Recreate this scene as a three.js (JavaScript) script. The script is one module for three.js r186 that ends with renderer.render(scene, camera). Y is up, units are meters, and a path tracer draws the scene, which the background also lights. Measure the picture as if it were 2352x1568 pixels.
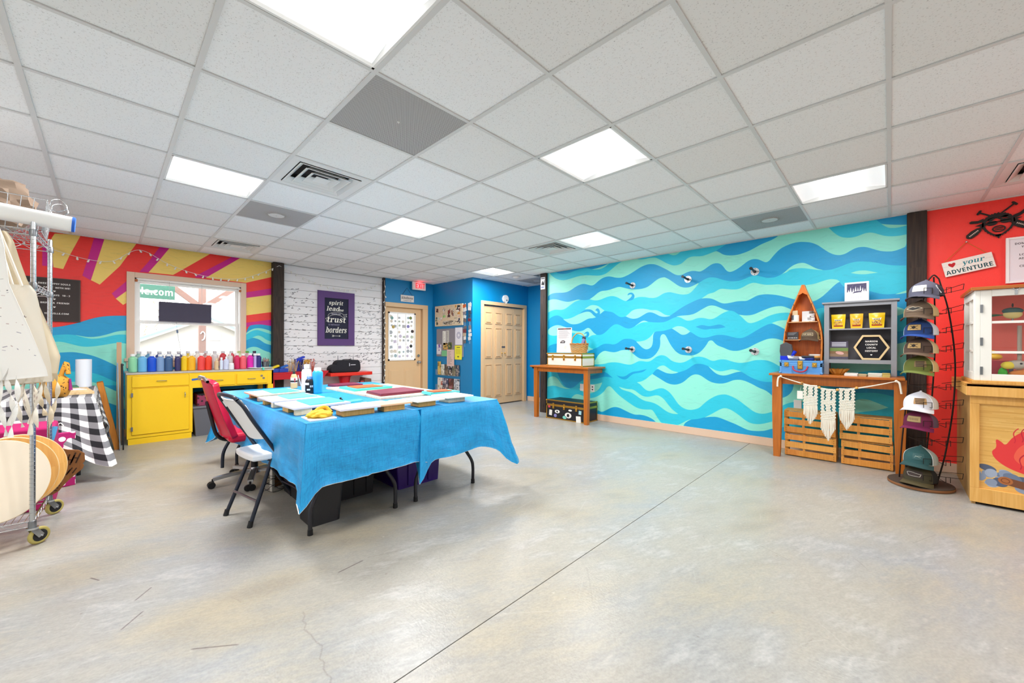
import * as THREE from 'three';
import { RectAreaLightUniformsLib } from 'three/addons/lights/RectAreaLightUniformsLib.js';
import { RoundedBoxGeometry } from 'three/addons/geometries/RoundedBoxGeometry.js';
import { mergeGeometries, toCreasedNormals } from 'three/addons/utils/BufferGeometryUtils.js';
import { createNoise2D, createNoise3D } from 'simplex-noise';

// ---------- camera, sky, exposure ----------
const scene = new THREE.Scene();
const renderer = new THREE.WebGLRenderer({ antialias: true });
renderer.toneMapping = THREE.LinearToneMapping;
renderer.toneMappingExposure = 1.08;
renderer.shadowMap.enabled = true;
RectAreaLightUniformsLib.init();
const F_PIX = 901, YAW = 0.80325, HORIZON = 797.07;
const camera = new THREE.PerspectiveCamera(2 * Math.atan(784 / F_PIX) * 180 / Math.PI, 2352 / 1568, 0.05, 200);
camera.position.set(0, 1.195, 0);
camera.rotation.set(0, -YAW, 0.0035, 'YXZ');
camera.setViewOffset(2352, 1568, 0, 784 - HORIZON, 2352, 1568);
scene.background = new THREE.Color(0.93, 0.97, 1.0);
scene.backgroundIntensity = 5.0;                   // bright overcast sky outside the windows
const sun = new THREE.DirectionalLight(0xfff4e2, 1.5);   // low winter sun behind the house, lights the yard
sun.position.set(-6, 14, -4); sun.target.position.set(1, 0, -14);
sun.castShadow = true;
Object.assign(sun.shadow.camera, { left: -14, right: 14, top: 14, bottom: -14, near: 1, far: 40 });
scene.add(sun, sun.target);
const PANEL_LIGHT = 25.0;                             // each two-foot ceiling troffer
const H = 2.552, T = 0.6096, GX = 0.921, GZ = -1.8384; // ceiling height and grid origin

// ---------- helpers ----------
let seedState = 12345;
const rnd = () => { seedState = (seedState * 1664525 + 1013904223) >>> 0; return seedState / 4294967296; };
const rr = (a, b) => a + (b - a) * rnd();
const pick = (a) => a[Math.floor(rnd() * a.length)];
const noise2 = createNoise2D(() => rnd()), noise3 = createNoise3D(() => rnd());
const V = (x, y, z) => new THREE.Vector3(x, y, z);
const taken = {};
function numbered(n) { const k = taken[n] || 0; taken[n] = k + 1; return k ? n + '_' + String(k).padStart(3, '0') : n; }
function mat(color, rough = 0.6, o = {}) {
  return new THREE.MeshPhysicalMaterial({ color: new THREE.Color(color), roughness: rough, ...o });
}
function tex(w, h, draw, o = {}) {
  const c = document.createElement('canvas'); c.width = w; c.height = h;
  const g = c.getContext('2d'); draw(g, w, h);
  const t = new THREE.CanvasTexture(c);
  if (o.srgb !== false) t.colorSpace = THREE.SRGBColorSpace;
  t.wrapS = t.wrapT = o.clamp ? THREE.ClampToEdgeWrapping : THREE.RepeatWrapping;
  if (o.repeat) t.repeat.set(o.repeat[0], o.repeat[1]);
  t.anisotropy = 8; return t;
}
function dataTex(w, h, fn, o = {}) {
  const d = new Uint8Array(w * h * 4);
  for (let y = 0, i = 0; y < h; y++) for (let x = 0; x < w; x++, i += 4) { const c = fn(x / w, y / h, x, y); d[i] = c[0]; d[i + 1] = c[1]; d[i + 2] = c[2]; d[i + 3] = 255; }
  const t = new THREE.DataTexture(d, w, h, THREE.RGBAFormat);
  t.wrapS = t.wrapT = THREE.RepeatWrapping; t.magFilter = THREE.LinearFilter; t.minFilter = THREE.LinearMipmapLinearFilter; t.generateMipmaps = true;
  if (o.srgb !== false) t.colorSpace = THREE.SRGBColorSpace;
  if (o.repeat) t.repeat.set(o.repeat[0], o.repeat[1]);
  t.needsUpdate = true; return t;
}
function rep(t, a, b) { const c = t.clone(); c.repeat.set(a, b); c.needsUpdate = true; return c; }
// uv in metres, taken from the main direction each face points
function boxUV(g) {
  if (g.index) g = g.toNonIndexed();
  if (!g.attributes.normal) g.computeVertexNormals();
  const p = g.attributes.position, uv = new Float32Array(p.count * 2), a = V(), b = V(), c = V(), n = V();
  for (let i = 0; i < p.count; i += 3) {
    a.fromBufferAttribute(p, i); b.fromBufferAttribute(p, i + 1); c.fromBufferAttribute(p, i + 2);
    n.copy(b).sub(a).cross(c.clone().sub(a));
    const x = Math.abs(n.x), y = Math.abs(n.y), z = Math.abs(n.z);
    for (let k = 0; k < 3; k++) {
      const j = i + k, X = p.getX(j), Y = p.getY(j), Z = p.getZ(j);
      if (y >= x && y >= z) { uv[2 * j] = X; uv[2 * j + 1] = Z; } else if (x >= z) { uv[2 * j] = Z; uv[2 * j + 1] = Y; } else { uv[2 * j] = X; uv[2 * j + 1] = Y; }
    }
  }
  g.setAttribute('uv', new THREE.BufferAttribute(uv, 2)); return g;
}
// uv fitted to a rectangle on a flat thing: u along axis ua (flip with swapped ends), v along y unless given
function fitUV(g, ua, u0, u1, v0, v1, va = 1) {
  if (g.index) g = g.toNonIndexed();
  const p = g.attributes.position, uv = new Float32Array(p.count * 2);
  for (let i = 0; i < p.count; i++) { uv[2 * i] = (p.array[3 * i + ua] - u0) / (u1 - u0); uv[2 * i + 1] = (p.array[3 * i + va] - v0) / (v1 - v0); }
  g.setAttribute('uv', new THREE.BufferAttribute(uv, 2)); return g;
}
class B {                                             // collects shapes, builds ONE named mesh
  constructor() { this.l = []; }
  add(g, m) { if (m) g.applyMatrix4(m); for (const k of Object.keys(g.attributes)) if (!['position', 'normal', 'uv'].includes(k)) g.deleteAttribute(k); this.l.push(g.index ? g.toNonIndexed() : g); return this; }
  box(x, y, z, w, h, d, rx = 0, ry = 0, rz = 0, r = 0) {      // centre and size
    const g = r ? new RoundedBoxGeometry(w, h, d, 2, Math.min(r, w / 2.01, h / 2.01, d / 2.01)) : new THREE.BoxGeometry(w, h, d);
    return this.add(g, new THREE.Matrix4().compose(V(x, y, z), new THREE.Quaternion().setFromEuler(new THREE.Euler(rx, ry, rz)), V(1, 1, 1)));
  }
  span(x0, x1, y0, y1, z0, z1, r = 0) { return this.box((x0 + x1) / 2, (y0 + y1) / 2, (z0 + z1) / 2, x1 - x0, y1 - y0, z1 - z0, 0, 0, 0, r); }
  rod(a, b, r, r2 = r, n = 10) {
    const A = V(...a), Bv = V(...b), d = Bv.clone().sub(A), L = d.length();
    const g = new THREE.CylinderGeometry(r2, r, L, n);
    return this.add(g, new THREE.Matrix4().compose(A.add(Bv).multiplyScalar(0.5), new THREE.Quaternion().setFromUnitVectors(V(0, 1, 0), d.normalize()), V(1, 1, 1)));
  }
  beam(a, b, w, d, up = [0, 0, 1]) {                   // square bar from a to b
    const A = V(...a), Bv = V(...b), dir = Bv.clone().sub(A), L = dir.length(); dir.normalize();
    const x = V(...up).cross(dir).normalize(), z = dir.clone().cross(x).negate();
    const m = new THREE.Matrix4().makeBasis(x, dir, x.clone().cross(dir)); m.setPosition(A.add(Bv).multiplyScalar(0.5));
    return this.add(new THREE.BoxGeometry(w, L, d), m);
  }
  tube(pts, r, seg = 0, n = 8, closed = false, tension = 0.5) {
    const c = new THREE.CatmullRomCurve3(pts.map((p) => V(...p)), closed, 'catmullrom', tension);
    return this.add(new THREE.TubeGeometry(c, seg || pts.length * 6, r, n, closed));
  }
  poly(pts, r, n = 8) { for (let i = 0; i + 1 < pts.length; i++) this.rod(pts[i], pts[i + 1], r, r, n); for (let i = 1; i + 1 < pts.length; i++) this.ball(...pts[i], r, n); return this; }
  ball(x, y, z, r, n = 12, sy = 1, sx = 1, sz = 1) { return this.add(new THREE.SphereGeometry(r, n, Math.max(6, n >> 1)), new THREE.Matrix4().compose(V(x, y, z), new THREE.Quaternion(), V(sx, sy, sz))); }
  lathe(prof, x, y, z, n = 24, sx = 1, sz = 1) { return this.add(new THREE.LatheGeometry(prof.map((p) => new THREE.Vector2(p[0], p[1])), n), new THREE.Matrix4().compose(V(x, y, z), new THREE.Quaternion(), V(sx, 1, sz))); }
  ext(pts, depth, m, bevel = 0, holes) {               // outline in xy, extruded along z
    const s = pts instanceof THREE.Shape ? pts : new THREE.Shape(pts.map((p) => new THREE.Vector2(p[0], p[1])));
    if (holes) for (const h of holes) s.holes.push(new THREE.Path(h.map((p) => new THREE.Vector2(p[0], p[1]))));
    return this.add(new THREE.ExtrudeGeometry(s, { depth, bevelEnabled: bevel > 0, bevelSize: bevel, bevelThickness: bevel, bevelSegments: 2, steps: 1, curveSegments: 16 }), m);
  }
  geo(keepUV) { let g = this.l.length > 1 ? mergeGeometries(this.l) : this.l[0]; return keepUV ? g : boxUV(g); }
  build(name, m, parent, keepUV) { return mesh(name, this.geo(keepUV), m, parent); }
}
const mk = () => new B();
function mesh(name, g, m, parent) {
  const o = new THREE.Mesh(g, m); o.castShadow = o.receiveShadow = true;
  if (parent) { o.name = name; parent.add(o); } else { o.name = numbered(name); scene.add(o); }
  return o;
}
function tag(o, label, category, group, kind) { o.userData.label = label; o.userData.category = category; if (group) o.userData.group = group; if (kind) o.userData.kind = kind; return o; }
function thing(name, label, category, pos = [0, 0, 0], turn = 0, group) {
  const o = new THREE.Group(); o.name = numbered(name); scene.add(o); o.position.set(...pos); o.rotation.y = turn;
  return tag(o, label, category, group);
}
function struct(name, label, category = 'wall') { const o = new THREE.Group(); o.name = numbered(name); scene.add(o); tag(o, label, category); o.userData.kind = 'structure'; return o; }
function mtx(pos, rot = [0, 0, 0], s = [1, 1, 1]) { return new THREE.Matrix4().compose(V(...pos), new THREE.Quaternion().setFromEuler(new THREE.Euler(...rot)), V(...s)); }
// sheet: grid surface f(u,v)->[x,y,z], with a little thickness
function sheet(f, nu, nv, th = 0.003) {
  const P = []; for (let j = 0; j <= nv; j++) for (let i = 0; i <= nu; i++) P.push(V(...f(i / nu, j / nv)));
  const id = (i, j) => j * (nu + 1) + i, N = P.map(() => V());
  const idx = [];
  for (let j = 0; j < nv; j++) for (let i = 0; i < nu; i++) { idx.push(id(i, j), id(i + 1, j), id(i + 1, j + 1), id(i, j), id(i + 1, j + 1), id(i, j + 1)); }
  for (let k = 0; k < idx.length; k += 3) { const n = P[idx[k + 1]].clone().sub(P[idx[k]]).cross(P[idx[k + 2]].clone().sub(P[idx[k]])); for (let m = 0; m < 3; m++) N[idx[k + m]].add(n); }
  const n0 = P.length, pos = [], uv = [], all = [];
  for (const s of [0.5, -0.5]) P.forEach((p, k) => { const q = p.clone().addScaledVector(N[k].clone().normalize(), s * th); pos.push(q.x, q.y, q.z); uv.push((k % (nu + 1)) / nu, Math.floor(k / (nu + 1)) / nv); });
  for (let k = 0; k < idx.length; k += 3) { all.push(idx[k], idx[k + 1], idx[k + 2]); all.push(n0 + idx[k], n0 + idx[k + 2], n0 + idx[k + 1]); }
  const rim = (a, b) => all.push(a, n0 + a, b, b, n0 + a, n0 + b);
  for (let i = 0; i < nu; i++) { rim(id(i + 1, 0), id(i, 0)); rim(id(i, nv), id(i + 1, nv)); }
  for (let j = 0; j < nv; j++) { rim(id(0, j), id(0, j + 1)); rim(id(nu, j + 1), id(nu, j)); }
  const g = new THREE.BufferGeometry(); g.setAttribute('position', new THREE.Float32BufferAttribute(pos, 3)); g.setAttribute('uv', new THREE.Float32BufferAttribute(uv, 2)); g.setIndex(all); g.computeVertexNormals(); return g;
}
const lerp = (a, b, t) => a + (b - a) * t, clamp = (x, a = 0, b = 1) => Math.min(b, Math.max(a, x)), sstep = (a, b, x) => { const t = clamp((x - a) / (b - a)); return t * t * (3 - 2 * t); };
const hex2 = (h) => { const c = parseInt(h.slice(1), 16); return [c >> 16, (c >> 8) & 255, c & 255]; };
const mixc = (a, b, t) => [a[0] + (b[0] - a[0]) * t, a[1] + (b[1] - a[1]) * t, a[2] + (b[2] - a[2]) * t];

// ---------- surface textures ----------
const peelT = dataTex(512, 512, (u, v) => {           // orange-peel wall relief, tiles over one square
  const a = u * Math.PI * 2, b = v * Math.PI * 2;
  const n = noise3(Math.cos(a) * 9 + 3, Math.sin(a) * 9, Math.cos(b) * 9) * 0.5 + noise3(Math.sin(b) * 16, Math.cos(a) * 16, Math.sin(a) * 16 + 7) * 0.5;
  const c = 128 + 110 * clamp(n, -1, 1); return [c, c, c];
}, { srgb: false });
const grainT = dataTex(256, 256, (u, v, x, y) => { const c = 128 + 90 * (rnd() - 0.5) + 40 * noise2(x / 6, y / 6); return [c, c, c]; }, { srgb: false });
function woodTex(c0, c1, seed = 1, knots = 3, grain = 1, w = 512, h = 512, along = 'v') {
  const A = hex2(c0), Bc = hex2(c1), K = []; for (let i = 0; i < knots; i++) K.push([rnd(), rnd(), rr(0.012, 0.03)]);
  return dataTex(w, h, (u, v) => {
    if (along === 'u') { const t = u; u = v; v = t; }
    let uu = u; let dark = 0;
    for (const k of K) { const dx = u - k[0], dy = (v - k[1]) * 0.45, d = Math.hypot(dx, dy); uu += dx * 0.8 * Math.exp(-d * d / (k[2] * k[2] * 6)); dark += Math.exp(-d * d / (k[2] * k[2] * 0.35)); }
    const n = noise2(uu * 9 * grain + seed * 13.7, v * 0.9), m = noise2(uu * 60 * grain + seed * 3, v * 2.2), f = noise2(uu * 220 * grain, v * 6 + seed);
    let t = 0.5 + 0.32 * Math.sin((uu * 8 * grain + n * 1.3) * 6) * 0.5 + 0.2 * m + 0.14 * f;
    const c = mixc(A, Bc, clamp(t)); const k = 1 - 0.55 * clamp(dark); return [c[0] * k, c[1] * k * (k < 1 ? 0.96 : 1), c[2] * k];
  });
}
const pineT = woodTex('#e9b25f', '#d08f3c', 1, 4), pine2T = woodTex('#efbc6c', '#dba04c', 5, 2), oakT = woodTex('#c87022', '#a45a14', 2, 0, 1.4), oakTopT = woodTex('#c87022', '#a45a14', 3, 0, 1.3, 512, 512, 'u');
const plyT = woodTex('#ecd3a6', '#d6b27c', 7, 1, 0.6), darkT = woodTex('#4a3a2f', '#221a18', 9, 4, 1.1), boatT = woodTex('#f0832a', '#cc661a', 4, 0, 1.2), creamPlyT = woodTex('#f0e0c4', '#e2cba4', 6, 1, 0.7);
const woodM = (t, rough = 0.55, o = {}) => new THREE.MeshPhysicalMaterial({ map: t, roughness: rough, bumpMap: t, bumpScale: 0.0006, ...o });
const M = {
  pine: woodM(pineT), pine2: woodM(pine2T), oak: woodM(oakT, 0.35), oakTop: woodM(oakTopT, 0.3), ply: woodM(plyT, 0.7), dark: woodM(darkT, 0.75, { bumpScale: 0.003 }), boat: woodM(boatT, 0.4), cream: woodM(creamPlyT, 0.7),
  white: mat('#f2f2f0', 0.5), offwhite: mat('#ece8e0', 0.7), black: mat('#16161a', 0.5), matteBlack: mat('#1b1a22', 0.85), navy: mat('#1b2334', 0.35), tan: mat('#e2c39c', 0.5), trimTan: mat('#e3c4ab', 0.5), blue: null,
  chrome: mat('#c9ccd0', 0.22, { metalness: 1 }), steel: mat('#8f9296', 0.35, { metalness: 1 }), brass: mat('#d0a24a', 0.3, { metalness: 1 }), castAlu: mat('#c8c9cc', 0.32, { metalness: 1 }), wire: mat('#2a2320', 0.5, { metalness: 0.6 }),
  glass: new THREE.MeshPhysicalMaterial({ color: 0xffffff, roughness: 0.02, transmission: 1, thickness: 0, ior: 1.45 }),
  yellow: mat('#f7c81c', 0.38), red: mat('#c00d22', 0.4), redBench: mat('#e02a18', 0.35), rubber: mat('#20211f', 0.7), grey: mat('#6d6d70', 0.6),
};
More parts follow.
